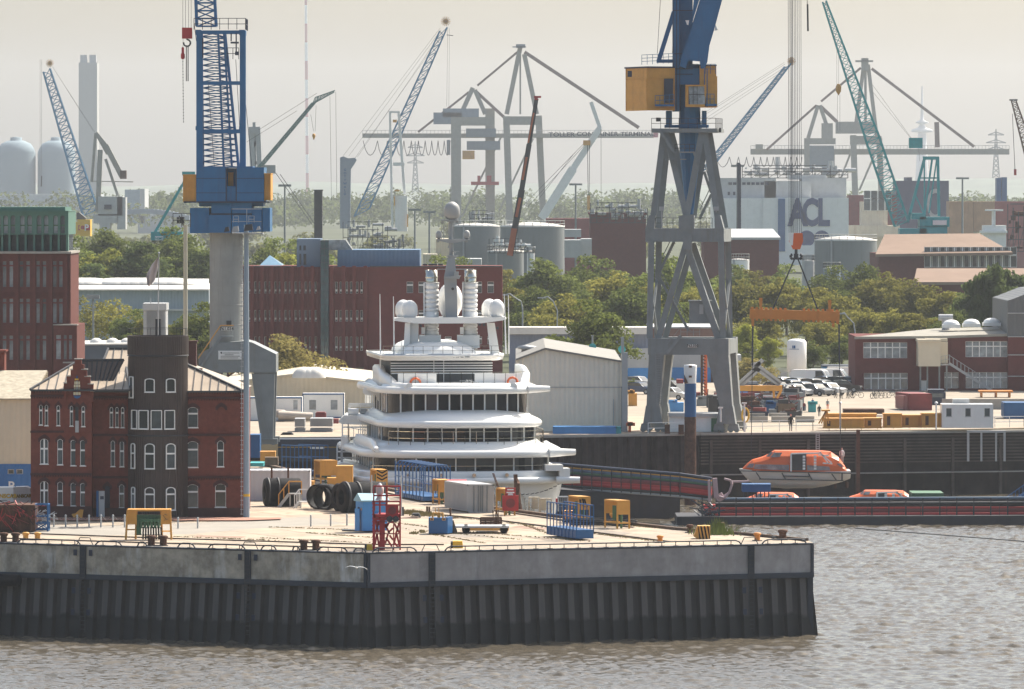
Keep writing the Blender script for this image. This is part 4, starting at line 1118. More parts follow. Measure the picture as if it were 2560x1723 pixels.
 g.fb(R3,605,1165,1015,1192,d-1.2,2.4)
 for x in (680,712,742):g.fb(R3,x,-700,x+5,1040,d-1.7,.12,1)
 for y in (95,500,640,690):g.fb(R3,680,y,868,y+6,d-1.66,.1,1)
 g.build('mast',[M['cbl'],M['nav']],t)
 j=MB();cbl2=M['cbl']
 def ringj(pts,v0,v1):return [at(R3(*pts[0]),d+v0),at(R3(*pts[1]),d+v0),at(R3(*pts[1]),d+v1),at(R3(*pts[0]),d+v1)]
 tip=(1800,-2500)
 j.loft([ringj(((745,560),(1002,580)),-2.4,-.6),ringj(((800,420),(1022,425)),-2.4,-.6),ringj(((850,262),(1070,262)),-2.4,-.6),ringj(((930,0),(1140,0)),-2.4,-.6),ringj((tip,(tip[0]+60,tip[1]+20)),-2,-1)],sm=False,cap0=True,cap1=True)
 j.loft([ringj(((735,560),(800,420)),-2.5,-.4),ringj(((800,400),(835,300)),-2.5,-.4),ringj(((850,262),(880,150)),-2.5,-.4),ringj(((880,-60),(945,-60)),-2.5,-.4)],sm=False,cap0=True,cap1=True)
 j.fpoly(R3,[(745,620),(755,560),(790,545),(830,545),(800,640)],d-2.6,2.2);j.fpoly(R3,[(940,640),(935,545),(1002,545),(1000,585),(975,640)],d-2.6,2.2)
 j.build('jib',M['cbl'],t)
 g=MB()
 for y0 in (230,290):pass
 g.fpoly(R3,[(797,190),(832,190),(825,235),(812,232)],d-2.7,.1);g.fpoly(R3,[(1078,235),(1098,280),(1070,288)],d-2,.4);g.build('jib_lamp',M['white'],t)
 m_=MB();m_.bar(at(R3(550,560),d),at(R3(690,110),d),.45);m_.fb(R3,530,555,690,585,d-.6,1.6);m_.build('back_stay',M['cbl'],t)
 y=MB()
 A,B,C=at(R3(245,640),d+1.5),at(R3(440,630),d-3.3),at(R3(700,620),d-2.2)
 zb,zt,zm=Zr(1035),Zr(640),Zr(735)
 def wall(p,q,z0,z1,th,mi=0):
  u=Vector((q.x-p.x,q.y-p.y,0));n=Vector((-u.y,u.x,0)).normalized()*th
  y.obox((p.x,p.y,z0),u,n,(0,0,z1-z0),mi)
 y.poly([Vector((p.x,p.y,zb+.3)) for p in (A,B,C,Vector((C.x,d+3.5,0)),Vector((A.x+1.2,d+3.5,0)))],(0,0,zt-zb-.3))
 for k in range(7):
  z=zb+.9+k*(zm-zb-1.2)/6.4;p,q=A.lerp(B,.02),A.lerp(B,.98);wall(p+Vector((-.06,-.06,0)),q+Vector((-.06,-.06,0)),z,z+.32,.1)
 for p in (A,B):y.bar(Vector((p.x,p.y-.03,zb)),Vector((p.x,p.y-.03,zt)),.14)
 wall(A+Vector((-.08,-.08,0)),B+Vector((0,-.1,0)),zm,zm+.14,.15);wall(B+Vector((0,-.1,0)),C+Vector((0,-.1,0)),zm,zm+.14,.15)
 wall(A+Vector((0,-.1,0)),B+Vector((0,-.1,0)),zb,zb+.3,.3);wall(B+Vector((0,-.1,0)),C+Vector((0,-.1,0)),zb,zb+.3,.3)
 y.fb(R3,930,612,1086,715,d-2,5.4);y.fb(R3,930,712,1095,1000,d-2.1,5.6)
 y.build('machine_house',M['yel'],t)
 k=MB();k.poly([Vector((p.x,p.y,zt)) for p in (A+Vector((-.2,-.1,0)),B+Vector((0,-.3,0)),C,Vector((C.x,d+3.7,0)),Vector((A.x+1,d+3.7,0)))],(0,0,.16));k.fb(R3,930,604,1090,614,d-2.2,6)
 k.fb(R3,598,735,682,960,d-2.75,.3);k.fb(R3,258,662,298,718,d-1.6,.1);k.build('roof_and_louvres',M['nav'],t)
 r=MB();r.rail([at(R3(390,605),d-2.5),at(R3(690,590),d-2)],1.0,.025,.6,2);r.rail([at(R3(985,690),d-2.4),at(R3(1078,690),d-2.4)],1.0,.025,.5,1)
 r.rail([at(R3(515,985),d-3.6),at(R3(690,975),d-3.4)],1.0,.025,.5,1);r.rail([at(R3(990,970),d-3),at(R3(1065,970),d-3)],1.0,.025,.4,1)
 r.fb(R3,515,975,692,992,d-3.7,1);r.fb(R3,985,970,1090,990,d-3.1,1.2)
 for x in (975,1000):r.bar(at(R3(x,640),d-2.5),at(R3(x,1000),d-2.5),.08)
 r.build('walkway',M['cbl'],t)
 cb=MB();cb.fb(R3,800,800,826,998,d-4.2,2.3);cb.fb(R3,800,792,992,806,d-4.3,2.5);cb.fb(R3,826,975,978,998,d-4.2,2.3);cb.fb(R3,975,806,990,900,d-4.2,.4)
 co_=cb.build('cabin',M['yel'],t)
 gl=MB();gl.fpoly(R3,[(826,806),(988,806),(976,976),(840,976)],d-4.12,2.1);gl.build('cabin_glass',M['glassl'],co_)
 gl=MB()
 for x in (868,905):gl.fb(R3,x,806,x+4,976,d-4.16,.05)
 gl.fb(R3,826,880,984,885,d-4.16,.05);gl.build('cabin_bars',M['dark'],co_)
 fx=MB();p=at(R3(545,1135),d-2);fx.cyl(p,p+Vector((0,0,.4)),.25,n=8);fx.fb(R3,1110,1195,1132,1235,d-2.9,.8);fx.build('lamp',M['dark'],t)
 w_=MB()
 for e in (515,655):w_.bar(at(R3(e+20,500),d),at(R3(e+60,-200),d),.05)
 w_.build('stay_rope',M['wire'],t)
portal_crane()
dh=648.0
t=thing('hook_block','large orange and white hook block with double hook hanging on eight ropes','crane hook',tuple(at(R4(602,1385),dh)))
g=MB();g.fpoly(R4,[(560,1210),(644,1210),(648,1262),(628,1316),(582,1316),(556,1262)],dh-.35,.7);g.fpoly(R4,[(556,1208),(586,1208),(580,1290),(566,1290),(556,1255)],dh-.4,.8,1)
g.build('block',[M['ora'],M['white']],t)
g=MB();c=at(R4(602,1316),dh);g.cyl(c,at(R4(602,1350),dh),.15)
for s in (-1,1):
 g.tube([at(R4(602,1372),dh),at(R4(602+s*22,1380),dh),at(R4(602+s*36,1370),dh),at(R4(602+s*35,1354),dh),at(R4(602+s*24,1350),dh)],.14,7)
g.cyl(at(R4(602,1345),dh),at(R4(602,1383),dh),.24)
g.build('double_hook',M['dark'],t)
g=MB()
for k,x in enumerate((550,560,568,577,588,600,610,622,634)):
 g.bar(at(R4(x+(2 if k>4 else 6),1212),dh+.1*(k % 3)),at(R4(x-8+k*.4,-2500),dh+8),.045 if k not in (2,3) else .07)
g.build('hoist_rope',M['wire'],t)
t=thing('spreader_beam','long orange lifting beam slung under the hook above the far quay','lifting beam',tuple(at(D(1808,718),dh)))
g=MB();a,b=at(D(1706,714),dh),at(D(1910,720),dh);g.bar(a,b,.6,.95)
for k in range(19):
 if 8<=k<=10:continue
 for s,e in ((1,.45),(-1,.5)):
  p=a.lerp(b,(k+.5)/19);g.bar(p+Vector((0,0,s*.45)),p+Vector((0,0,s*(.45+.22))),.25,.2)
g.build('beam',M['beam'],t)
for x,y0,y1 in ((1731,678,704),(1888,683,711),(1713,716,742),(1896,722,745),(1906,722,738)):
 g=MB();g.loft([[at(D(x+e*w,y),dh+f) for e,f in ((-1,-.2),(1,-.2),(1,.2),(-1,.2))] for y,w in ((y0,4.0),(y1,2.6))],sm=False,cap0=True,cap1=True);g.build('stub',M['beam'],t)
g=MB()
for x,hx in ((1759,592),(1861,614)):g.bar(at(D(x,702 if x<1800 else 706),dh),at(R4(hx,1378),dh),.14)
g.build('sling',M['dark'],t)
t=thing('lifting_sling','pair of long dark slings from the orange beam down to the hanging lifeboat','sling',tuple(at(D(1910,1000),dh)))
g=MB();a,b=at(D(1713,740),dh),at(D(1709,1046),dh)
g.bar(a,a.lerp(b,.3),.17);g.bar(a.lerp(b,.3),b,.07);g.build('sling',M['dark'],t)
g=MB();a,b=at(D(1909,738),dh),at(D(1913,1040),dh);g.bar(a,a.lerp(b,.3),.16);g.bar(a.lerp(b,.3),b,.08);g.build('sling',M['dark'],t)
t=thing('hanging_chain','short dark chain hanging at the top edge right of the hoist ropes','chain',tuple(at(D(1838,70),dh)))
g=MB();g.bar(at(R3(1937,40),dh),at(R3(1941,292),dh),.17);g.bar(at(R3(1934,40),dh),at(R3(1934,-300),dh),.06);g.build('chain',M['dark'],t)
def mast(name,label,x,yb,yt,d,w0,w1,m):
 t=thing(name,label,'light mast',tuple(at(D(x,yb),d)))
 g=MB();g.cyl(Vector((at(D(x,yb),d).x,d,ZQ)),at(D(x,yt),d),w0/2*1.0987*d/F,w1/2*1.0987*d/F,n=14);g.build('pole',m,t)
 return t
t=mast('light_mast','tall pale blue floodlight mast in front of the brick house corner',560.5,1180,512,487,15,11,mat('pale_blue_mast',(.24,.3,.36),.5,var=.05))
d=487
g=MB();P=[at(R1(x,1320),d-1 if k in (1,2) else d+1) for k,x in enumerate((1512,1512,1712,1712,1512))];g.rail(P,1.9,.025,1.0,1);g.fb(R1,1510,1312,1716,1320,d-1,2.0)
g.rail([at(R1(1526,1245),d),at(R1(1558,1245),d)],.5,.02,.4,1);g.rail([at(R1(1625,1245),d),at(R1(1660,1245),d)],.5,.02,.4,1)
g.build('platform',M['steel'],t)
for x0,x1,y0,y1,m_ in ((1512,1560,1268,1310,'steel'),(1592,1652,1255,1302,'dark'),(1462,1498,1272,1308,'dark'),(1672,1700,1268,1296,'steel')):
 g=MB();g.fpoly(R1,[(x0,y1),(x1,y1-6),(x1-6,y0),(x0+10,y0+4)],d-1.4,.5);g.build('floodlight',M[m_],t)
g=MB()
for k in range(60):p=at(D(550.5+.0,1170-10.5*k),d-.2);g.bar(p-Vector((.12,0,0)),p+Vector((.12,0,0)),.05)
g.bar(at(D(549,1172),d-.2),at(D(551,545),d-.2),.04);g.build('cable_ladder',M['steel'],t)
g=MB();c=at(D(560.5,1127),d);g.cyl((c.x,c.y,c.z-.1),(c.x,c.y,c.z+.1),.262,n=14);g.build('yellow_band',M['yel2'],t)
t=mast('light_mast','tall cream floodlight mast rising behind the brick house tower',422,800,512,560,12,9,mat('cream_mast',(.42,.39,.3),.5,var=.05))
d=560
g=MB();g.rail([at(R1(1130,1275),d),at(R1(1245,1275),d)],1.2,.03,.8,1)
for x in (1155,1172,1190):
 for y in (1208,1232):g.fb(R1,x,y,x+14,y+18,d-.2,.4)
g.bar(at(R1(1205,1275),d),at(R1(1170,1200),d),.1);g.build('floodlight',M['dark'],t)
t=thing('flagpole','slim flagpole behind the round tower with a tattered pale flag hanging limp','flagpole',tuple(at(D(360,800),555)))
g=MB();g.cyl(Vector((at(R5(1342,1140),555).x-.1,555,ZQ)),at(R5(1354,455),555),.07,.04,n=6);p=at(R5(1354,450),555);g.dome((p.x,p.y,p.z-.05),.1,.12,6);g.build('pole',M['steel'],t)
g=MB();rows=[]
for k in range(9):
 s=k/8;row=[]
 L=[(1352,485),(1345,600),(1318,690),(1270,738)];Rr=[(1353,480),(1300,540),(1245,640),(1255,722)]
 def lp(Q_,s):i=min(2,int(s*3));f_=s*3-i;return Q_[i][0]+(Q_[i+1][0]-Q_[i][0])*f_,Q_[i][1]+(Q_[i+1][1]-Q_[i][1])*f_
 a,b=lp(L,s),lp(Rr,s)
 for j in range(6):u=j/5;row.append(at(R5(a[0]+(b[0]-a[0])*u,a[1]+(b[1]-a[1])*u),555+.25*math.sin(j*2.1+k)))
 rows.append(row)
g.loft(rows,closed=False);g.build('flag',mat('flag_cloth',(.5,.44,.43),.9,var=.1),t)
t=thing('vent_tower','pale grey louvred ventilation tower behind the round brown tower','tower',tuple(at(D(350,800),600)))
g=MB();g.fb(R5,1222,885,1412,2060,600,4);g.fb(R5,1216,882,1418,940,599.8,4.4)
for k in range(20):g.fb(R5,1250+k*7.5,950,1253+k*7.5,1290,599.85,.2)
g.build('louvred_wall',M['lgrey'],t);g=MB();g.bar(at(R5(1284,882),601),at(R5(1284,835),601),.08);g.build('aerial',M['steel'],t)
#  WHITE YACHT seen from astern
def yacht():
 d0=542.0;s=d0/F
 yx=wx(S2(1200,0)[0],d0)
 YA=RD(6.0);ca,sa=math.cos(YA),math.sin(YA)
 t=thing('yacht','large white motor yacht seen from astern, with tiered decks, domes and twin funnels','yacht',(yx,d0,0))
 def Y(u,v,z):return Vector((yx+u*ca-v*sa,d0+u*sa+v*ca,z))
 Z=lambda y:wz(S2(0,y)[1],d0)
 Z1=lambda y,v=14:wz(S1(0,y)[1],d0+v)
 def outline(w,v0,L,n=2.6,fwd=22,inset=0.0,N=17,wid=0.0):
  w=w-inset;P=[]
  P.append((-w-wid,fwd));P.append((-w-wid*.6,v0+L+10))
  for k in range(N):
   a=math.pi*k/(N-1);u=-math.cos(a);x=abs(u)**.8*(1 if u>0 else-1)
   P.append((w*x,v0+inset+L*(1-(1-min(1,abs(x))**n)**(1/n))))
  P.append((w+wid*.6,v0+L+10));P.append((w+wid,fwd))
  return P
 def ring(w,v0,L,z,inset=0,n=2.6,fwd=22,zf=0.0,wid=0.0):
  return [Y(u,v,z+zf*max(0,v-v0-2)) for u,v in outline(w,v0,L,n,fwd,inset,wid=wid)]
 def band(name,w,v0,L,prof,m,parent=t,cap=True,n=2.6,fwd=22,wid=0.0,bottom=True):
  g=MB();g.loft([ring(w,v0,L,z,i,n,fwd,wid=wid) for i,z in prof],cap1=cap,cap0=bottom)
  return g.build(name,m,parent)
 def railtube(w,v0,L,z,r,name='rub_rail',n=2.6,fwd=22,wid=0.0):
  g=MB();P=ring(w,v0,L,z,0,n,fwd,wid=wid);rr=[]
  for i,p in enumerate(P):
   a=P[max(0,i-1)];b=P[min(len(P)-1,i+1)];q=(b-a).normalized();o=Vector((q.y,-q.x,0))
   rr.append([p+o*r*math.cos(2*math.pi*k/10)+Vector((0,0,r*math.sin(2*math.pi*k/10))) for k in range(10)])
  g.loft(rr,cap0=True,cap1=True);return g.build(name,M['gel'],t)
 def glazing(w,v0,L,z0,z1,nm,n=2.6,fwd=20,u0=-1,mull=True):
  g=MB();g.loft([ring(w,v0,L,z,0,n,fwd) for z in (z0,z1)],sm=True);o=g.build('window_band',M['glassb'],t)
  g=MB();pts=outline(w,v0,L,n,fwd)
  for k in range(nm+1):
   u=-w*.985+2*w*.985*k/nm
   v=v0+L*(1-(1-min(1,abs(u/w))**n)**(1/n))
   p=Y(u,v-.05,z0);g.bar(p,p+Vector((0,0,z1-z0)),.13,.12)
  for k in range(8):
   v=v0+L+2+k*2.4;p=Y(-w-.03,v,z0);g.bar(p,p+Vector((0,0,z1-z0)),.13)
  each(g,'window_mullion',M['white'],o)
  g=MB();rb=random.Random(nm)
  for k in range(nm):
   if rb.random()<.45:
    e=[]
    for f in (.06,.94):
     u=-w*.985+2*w*.985*(k+f)/nm;e.append(Y(u,v0+L*(1-(1-min(1,abs(u/w))**n)**(1/n))-.03,z0))
    zb=z0+(z1-z0)*rb.choice((0,0,.25,.5));mi=rb.randrange(3)
    g.add([Vector((e[0].x,e[0].y,zb)),Vector((e[1].x,e[1].y,zb)),Vector((e[1].x,e[1].y,z1)),Vector((e[0].x,e[0].y,z1))],[(0,1,2,3)],mi)
  each(g,'window_blind',[mat('tan_blind',(.055,.038,.026),.3,var=.2),mat('dark_curtain',(.03,.03,.04),.25,var=.3),mat('grey_blind',(.04,.043,.046),.3,var=.2)],o)
  return o
 wA,LA=8.9,6.5
 zA0,zA1=Z(1125),Z(1020)
 band('hull',wA,.6,LA,[(2.4,-1.5),(1.5,1.5),(.7,3.6),(.15,zA0-.2),(0,zA0+.3),(.0,zA1-.15),(.12,zA1),(.5,zA1)],M['gel'],wid=.3)
 railtube(wA+.15,.2,LA,Z(1105),.3)
 g=MB();c=Y(wA-1.2,1.6,Z(1105));g.cyl(c,Y(wA+.8,1.4,Z(1105)),.33,.27,n=12);g.build('rail_end',M['gel'],t)
 g=MB();c=Y(wA-1.4,2.5,zA1);g.box(c,(1.5,2.4,.5),YA);g.box(c+Vector((.9,0,-1)),(.9,2,1.2),YA);g.build('stern_wing',M['gel'],t)
 g=MB();rows=[]
 for z,i in ((zA0-.25,.9),(4.0,1.3),(2.0,1.9)):
  rows.append([Y(u,.5+LA*(1-(1-min(1,abs(u/(wA-i)))**2.6)**(1/2.6))+i*.25,z) for u in [(-wA+i)*.2+(wA-i)*1.2*k/14-.02 for k in range(15)]])
 g.loft(rows,closed=False)
 m,N,L,b=node_mat('polished_transom');b.inputs['Metallic'].default_value=.9;b.inputs['Roughness'].default_value=.12;b.inputs['Base Color'].default_value=(.55,.56,.56,1)
 tc=N.new('ShaderNodeTexCoord');mp=N.new('ShaderNodeMapping');mp.inputs['Scale'].default_value=(3.5,3.5,.7);L.new(tc.outputs['Object'],mp.inputs['Vector'])
 nn=N.new('ShaderNodeTexNoise');nn.inputs['Scale'].default_value=1.4;nn.inputs['Detail'].default_value=3;L.new(mp.outputs['Vector'],nn.inputs['Vector'])
 bp=N.new('ShaderNodeBump');bp.inputs['Strength'].default_value=1;bp.inputs['Distance'].default_value=.25;L.new(nn.outputs['Fac'],bp.inputs['Height']);L.new(bp.outputs['Normal'],b.inputs['Normal'])
 g.build('transom',m,t)
 g=MB()
 for k in range(9):
  u=4.6+k*.42;v=.5+LA*(1-(1-min(1,abs(u/wA))**2.6)**(1/2.6));g.fpoly
  p=Y(u,v-.3,Z(1235)+k*k*.012);g.bar(p,p+Vector((.28,.1,.08)),.16,.05)
 g.build('hull_lettering',M['dark'],t)
 o1=glazing(7.6,2.0,5.5,zA1-.4,Z(900),9)
 zB0,zB1=Z(905),Z(762)
 band('deck',8.4,1.2,7,[(1.2,zB0+.05),(.3,zB0+.1),(0,Z(868)),(.25,Z(845)),(.9,Z(815)),(1.3,Z(785)),(1.5,zB1),(1.8,zB1)],M['gel'],wid=.5)
 railtube(8.55,1.0,7,Z(866),.34,wid=.5)
 g=MB();g.cyl(Y(7.2,2.8,Z(860)),Y(9.5,3.4,Z(858)),.4,.26,n=12);g.build('rail_end',M['gel'],t)
 for nm_,vv0,vv1,zz0,zz1,uo in (('bulwark',6,30,Z(850),Z(735),7.6),):
  g=MB();P=[]
  for k in range(9):
   a=k/8;P.append((a,.35+.65*min(1,a*4)**.5))
  rr=[]
  for a,hgt in P:
   v=2.2+a*14;u=-uo-.0-a*.5;z1=zz0+(zz1-zz0)*hgt
   rr.append([Y(u,v,zz0),Y(u-.25,v,zz0+.3),Y(u-.1,v,z1),Y(u+.2,v,z1),Y(u+.3,v,zz0)])
  g.loft(rr,closed=True,cap0=True,cap1=True);g.build(nm_,M['gel'],t)
 g=MB();P=ring(7.3,2.6,6.2,zB1-.25,fwd=16);P=P[5:-1]
 g.rail(P,1.15,.022,1.1,1);g.build('railing',M['chrome'],t)
 o2=glazing(6.7,4.2,6,zB1-.3,Z(628),11)
 zC0,zC1=Z(636),Z(478)
 band('deck',6.85,3.0,7,[(1.0,zC0+.05),(.2,zC0+.1),(0,Z(600)),(.3,Z(572)),(.45,Z(550)),(.8,Z(520)),(1.5,Z(495)),(2.2,zC1),(2.6,zC1)],M['gel'],wid=.5)
 railtube(6.95,2.8,7,Z(601),.32,wid=.5)
 o3=glazing(6.15,5.8,5.5,zC1-.3,Z(334),12)
 zD0,zD1=Z(338),Z(235)
 band('deck',6.75,5.0,6.5,[(1.0,zD0+.05),(.2,zD0+.1),(0,Z(300)),(.3,Z(270)),(.35,Z(255)),(.6,zD1),(.9,zD1)],M['gel'],wid=.5)
 railtube(6.85,4.8,6.5,Z(297),.32,wid=.5)
 g=MB();g.cyl(Y(5.8,6.5,Z(290)),Y(7.7,7.0,Z(288)),.36,.24,n=12);g.build('rail_end',M['gel'],t)
 for sg in (-1,1):
  g=MB();rr=[]
  for k in range(12):
   a=k/11;v=5.6+a*13;u=sg*(4.6+1.75*min(1,a*2.2)**.6+.0*a);top=zD1+.05+(Z(92)-zD1)*(max(0,(a-.18))/.5)**.8 if a<.68 else Z(92)
   rr.append([Y(u+sg*.15,v,zD1-.6),Y(u+sg*.18,v,top-.2),Y(u,v,top),Y(u-sg*.4,v,top),Y(u-sg*.45,v,zD1-.6)])
  g.loft(rr,cap0=True,cap1=True);g.build('bulwark',M['gel'],t)
 for u0,u1 in ((-5.2,-1.9),(1.4,5.4)):
  g=MB();g.obox(Y(u0,8.2,zD1-.1),Y(u1,8.2,0)-Y(u0,8.2,0),Y(0,.25,0)-Y(0,0,0),(0,0,Z(150)-zD1+.1));g.build('wind_screen',M['gel'],t)
 g=MB();g.rail([Y(u,5.7+6.5*(1-(1-abs(u/6.6)**2.6)**(1/2.6)),zD1) for u in np.linspace(-5.8,5.8,13)],.95,.02,1.2,0);g.build('railing',M['chrome'],t)
 for x,y,d_ in ((723,212,6.9),(1607,205,6.6)):
  g=MB();c=at(S2(x,y),d0+7.6);R_,r_=.42,.1
  rings=[]
  for k in range(16):
   a=2*math.pi*k/16;rings.append([c+Vector(((R_+r_*math.cos(b_))*math.cos(a),r_*math.sin(b_),(R_+r_*math.cos(b_))*math.sin(a))) for b_ in [2*math.pi*j/6 for j in range(6)]])
  rings.append(rings[0]);g.loft(rings);g.build('lifebuoy',M['ora'],t)
 g=MB()
 for k in range(14):p=at(S2(1200+(k*37) % 110,243-(k*17) % 60),d0+7.3);g.bar(p,p+Vector((.8*random.uniform(-1,1),.3,.25*random.uniform(-1,1))),.05)
 g.build('stacked_chairs',M['steel'],t)
 zE0,zE1=Z(36),wz(S1(0,1390)[1],d0+11)
 uE=-1.2
 def E(u,v,z):return Y(u+uE,v,z)
 g=MB()
 zz=zD1-.2
 g.obox(E(-4.35,11,zz),E(4.35,11,0)-E(-4.35,11,0),Y(0,12,0)-Y(0,0,0),(0,0,zE0-zz+.1))
 lb=g.build('louvre_house',mat('louvre_dark',(.06,.065,.07),.6),t)
 g=MB();z=zz+.9
 while z<zE0-.05:
  g.obox(E(-4.4,10.75,z),E(4.4,10.75,0)-E(-4.4,10.75,0),Y(0,.2,0)-Y(0,0,0),(0,0,.085));z+=.22
 for u in (-.7,.15):g.obox(E(u,10.72,zz),Y(.05,0,0)-Y(0,0,0),Y(0,.2,0)-Y(0,0,0),(0,0,zE0-zz))
 g.build('louvre_slats',M['white'],lb)
 g=MB()
 def Ering(hw,z,i,v0=9.6,n=4):return [E(u,v,z) for u,v in outline(hw,v0,2.0,n,24,i)]
 g.loft([Ering(5.45,z,i) for i,z in ((.5,zE0),(.08,zE0+.1),(0,zE0+.6),(0,zE1-.15),(.2,zE1),(.5,zE1+.02))],cap0=True,cap1=True);g.build('radar_deck',M['gel'],t)
 g=MB();g.loft([Ering(3.2,z,i,11.5,3) for i,z in ((-.1,zE1-.05),(.05,zE1+.35),(.5,zE1+.75),(1.1,zE1+1.0),(1.5,zE1+1.05))],cap1=True);g.build('deck_house',M['gel'],t)
 p=at(S1(1010,1410),d0+9.7)
 g=MB()
 for k,ch in enumerate('  -- - -  - -- -- --- '):
  if ch=='-':g.fb(S1,868+k*13,1406,878+k*13,1413,d0+9.55+abs(k-10)*.003,.1)
 g.build('name_lettering',M['steel'],t)
 g=MB();P=[E(u,9.75+.02*u*u,zE1) for u in np.linspace(-5.1,5.1,13)];g.rail(P,.8,.018,1.1,1);g.build('railing',M['chrome'],t)
 g=MB();g.rail([Y(u,.9+LA*(1-(1-abs(u/8.95)**2.6)**(1/2.6)),zA1) for u in np.linspace(-7.8,7.8,15)],.45,.02,1.2,0);g.build('railing',M['chrome'],t)
 for u in (-5,-2.2,.6,3.4):
  g=MB();c=Y(u,.55+LA*(1-(1-abs(u/wA)**2.6)**(1/2.6)),(zA0+zA1)/2+.2);g.cyl(c+Vector((0,-.62,0)),c+Vector((0,.2,0)),.16,n=12);g.build('fairlead',M['chrome'],t)
 dm=d0+15
 for pts in (((572,1392),(632,1392),(700,1360),(702,1120),(640,1118),(588,1118)),((1315,1392),(1396,1392),(1352,1118),(1285,1118))):
  g=MB();g.fpoly(S1,pts,dm-.5,1.6);g.build('arch_leg',M['gel'],t)
 g=MB();g.fpoly(S1,[(588,1118),(632,1118),(625,1380),(572,1392)],dm-1.1,.5);g.build('arch_leg',M['gel'],t)
 g=MB();g.fpoly(S1,[(490,1078),(540,1072),(1440,1066),(1452,1082),(1440,1092),(1300,1112),(1240,1120),(700,1122),(600,1112),(495,1098)],dm-1.6,4.5);g.build('mast_platform',M['gel'],t)
 for xc in (815,1145):
  f=MB();c=at(S1(xc,1330),dm+.6);k=(dm+.6)/F/3.409
  zz=lambda y:wz(S1(0,y)[1],dm+.6)
  pr=[(62,1330),(62,1222),(60,1215),(65,1212)]
  y=1205
  prof=[(62*k,zz(1340)),(60*k,zz(1230))]
  for a,b in ((1222,1190),(1182,1158),(1150,1125),(1118,1020),(1012,990),(982,950),(942,915),(906,872),(864,830),(822,780)):
   prof+=[(55*k,zz(a)),(62*k,zz(a-3)),(62*k,zz(b+3)),(55*k,zz(b))]
  prof+=[(66*k,zz(778)),(66*k,zz(772)),(.001,zz(772))]
  f.lathe((c.x,c.y,0),prof,20);fo=f.build('funnel',M['gel'],t)
  e=MB();e.lathe((c.x,c.y,0),[(50*k,zz(772)),(50*k,zz(665)),(44*k,zz(665)),(44*k,zz(690)),(.001,zz(692))],18)
  sgn=-1 if xc<1000 else 1
  e.poly([Vector((c.x+sgn*a*k,c.y,zz(b_))) for a,b_ in ((10,690),(56,690),(56,664),(20,678))],(0,.3,0));e.build('exhaust_cap',M['chrome'],fo)
  for y in (720,):
   e=MB();e.lathe((c.x,c.y,0),[(52*k,zz(735)),(54*k,zz(728)),(52*k,zz(720))],18);e.build('cap_ring',M['chrome'],fo)
  h=MB();x0=xc-115 if xc<1000 else xc-105
  h.fb(S1,xc-108*(1 if xc<1000 else 1.05),1222,xc+78,1330,dm-.3,1.4);h.build('funnel_base',M['gel'],t)
  g=MB();g.fb(S1,xc-88,1155,xc-55,1212,dm-.1,.6);g.fb(S1,xc-70,775,xc-58,1060,dm+.2,.4);g.build('vent_box',M['gel'],t)
 def dome(x0,x1,y0,y1,dd,m=M['gel'],und=.12):
  c=at(S1((x0+x1)/2,y1),dd);r=(x1-x0)/2/3.409*dd/F;h=(y1-y0)/3.409*dd/F
  g=MB();g.lathe((c.x,c.y,c.z),[(r*.55,0),(r*.9,h*.12),(r,h*.25),(r,h*.5)]+[(r*math.cos(a),h*.5+h*.5*math.sin(a)) for a in [RD(x) for x in (15,30,45,60,75)]]+[(.001,h)],24)
  g.lathe((c.x,c.y,c.z-.12),[(r*.4,0),(r*.4,.13)],12,mi=1)
  g.build('radome',[m,M['dark']],t)
 gd=mat('radome_grey',(.36,.36,.35),.5,var=.03)
 dome(505,640,918,1072,dm+1.6);dome(560,696,922,1076,dm-.4);dome(1240,1375,910,1066,dm+1.6);dome(1305,1436,914,1070,dm-.4)
 c=at(S1(972,925),dm+2.2);k=(dm+2.2)/F/3.409
 g=MB();R_=108*k;g.lathe((c.x,c.y,c.z),[(.001,-1.35*R_),(R_*.6,-1.25*R_),(R_*.9,-.7*R_),(R_,0)]+[(R_*math.cos(a),1.4*R_*math.sin(a)) for a in [RD(x) for x in (15,30,45,60,75)]]+[(.001,1.4*R_)],24);g.build('radome',M['gel'],t)
 g=MB();mk=mat('mast_grey',(.3,.31,.31),.5,var=.05)
 def sec(x0,x1,y,t0,t1):return [at(S1(x0,y),dm-t0),at(S1(x1,y),dm-t0),at(S1(x1,y),dm+t1),at(S1(x0,y),dm+t1)]
 g.loft([sec(935,1036,1072,.8,.8),sec(920,1028,730,.7,.7),sec(940,1018,620,.5,.5),sec(958,1010,545,.35,.35)],sm=False,cap0=True,cap1=True)
 for p,q,r in (((983,545),(975,240),.2),((965,480),(990,400),.15)):g.cyl(at(S1(*p),dm),at(S1(*q),dm),r)
 g.fpoly(S1,[(845,403),(1145,403),(1120,412),(1020,436),(960,436),(870,414)],dm-.4,.8)
 g.fpoly(S1,[(890,235),(1045,235),(1030,246),(990,255),(960,255),(905,246)],dm-.5,1)
 g.fpoly(S1,[(930,720),(1062,716),(1050,742),(935,740)],dm-1,1.6);g.fb(S1,860,655,1175,662,dm-.1,.2);g.fb(S1,1005,680,1045,716,dm-1,.7)
 g.fb(S1,900,568,1050,576,dm-.4,.3);g.fb(S1,950,540,1042,556,dm-.4,.6);g.fb(S1,985,503,1052,512,dm-.3,.2);g.fb(S1,1012,512,1022,540,dm-.3,.2)
 for x in (905,985,1030,1110,870):y=246 if x in (905,985,1030) else 408;g.bar(at(S1(x,y),dm),at(S1(x,y+22),dm),.22)
 for x,y0,y1 in ((911,70,240),(975,-45,90),(1022,70,120),(1037,68,120)):g.bar(at(S1(x,y0),dm),at(S1(x,y1),dm),.06)
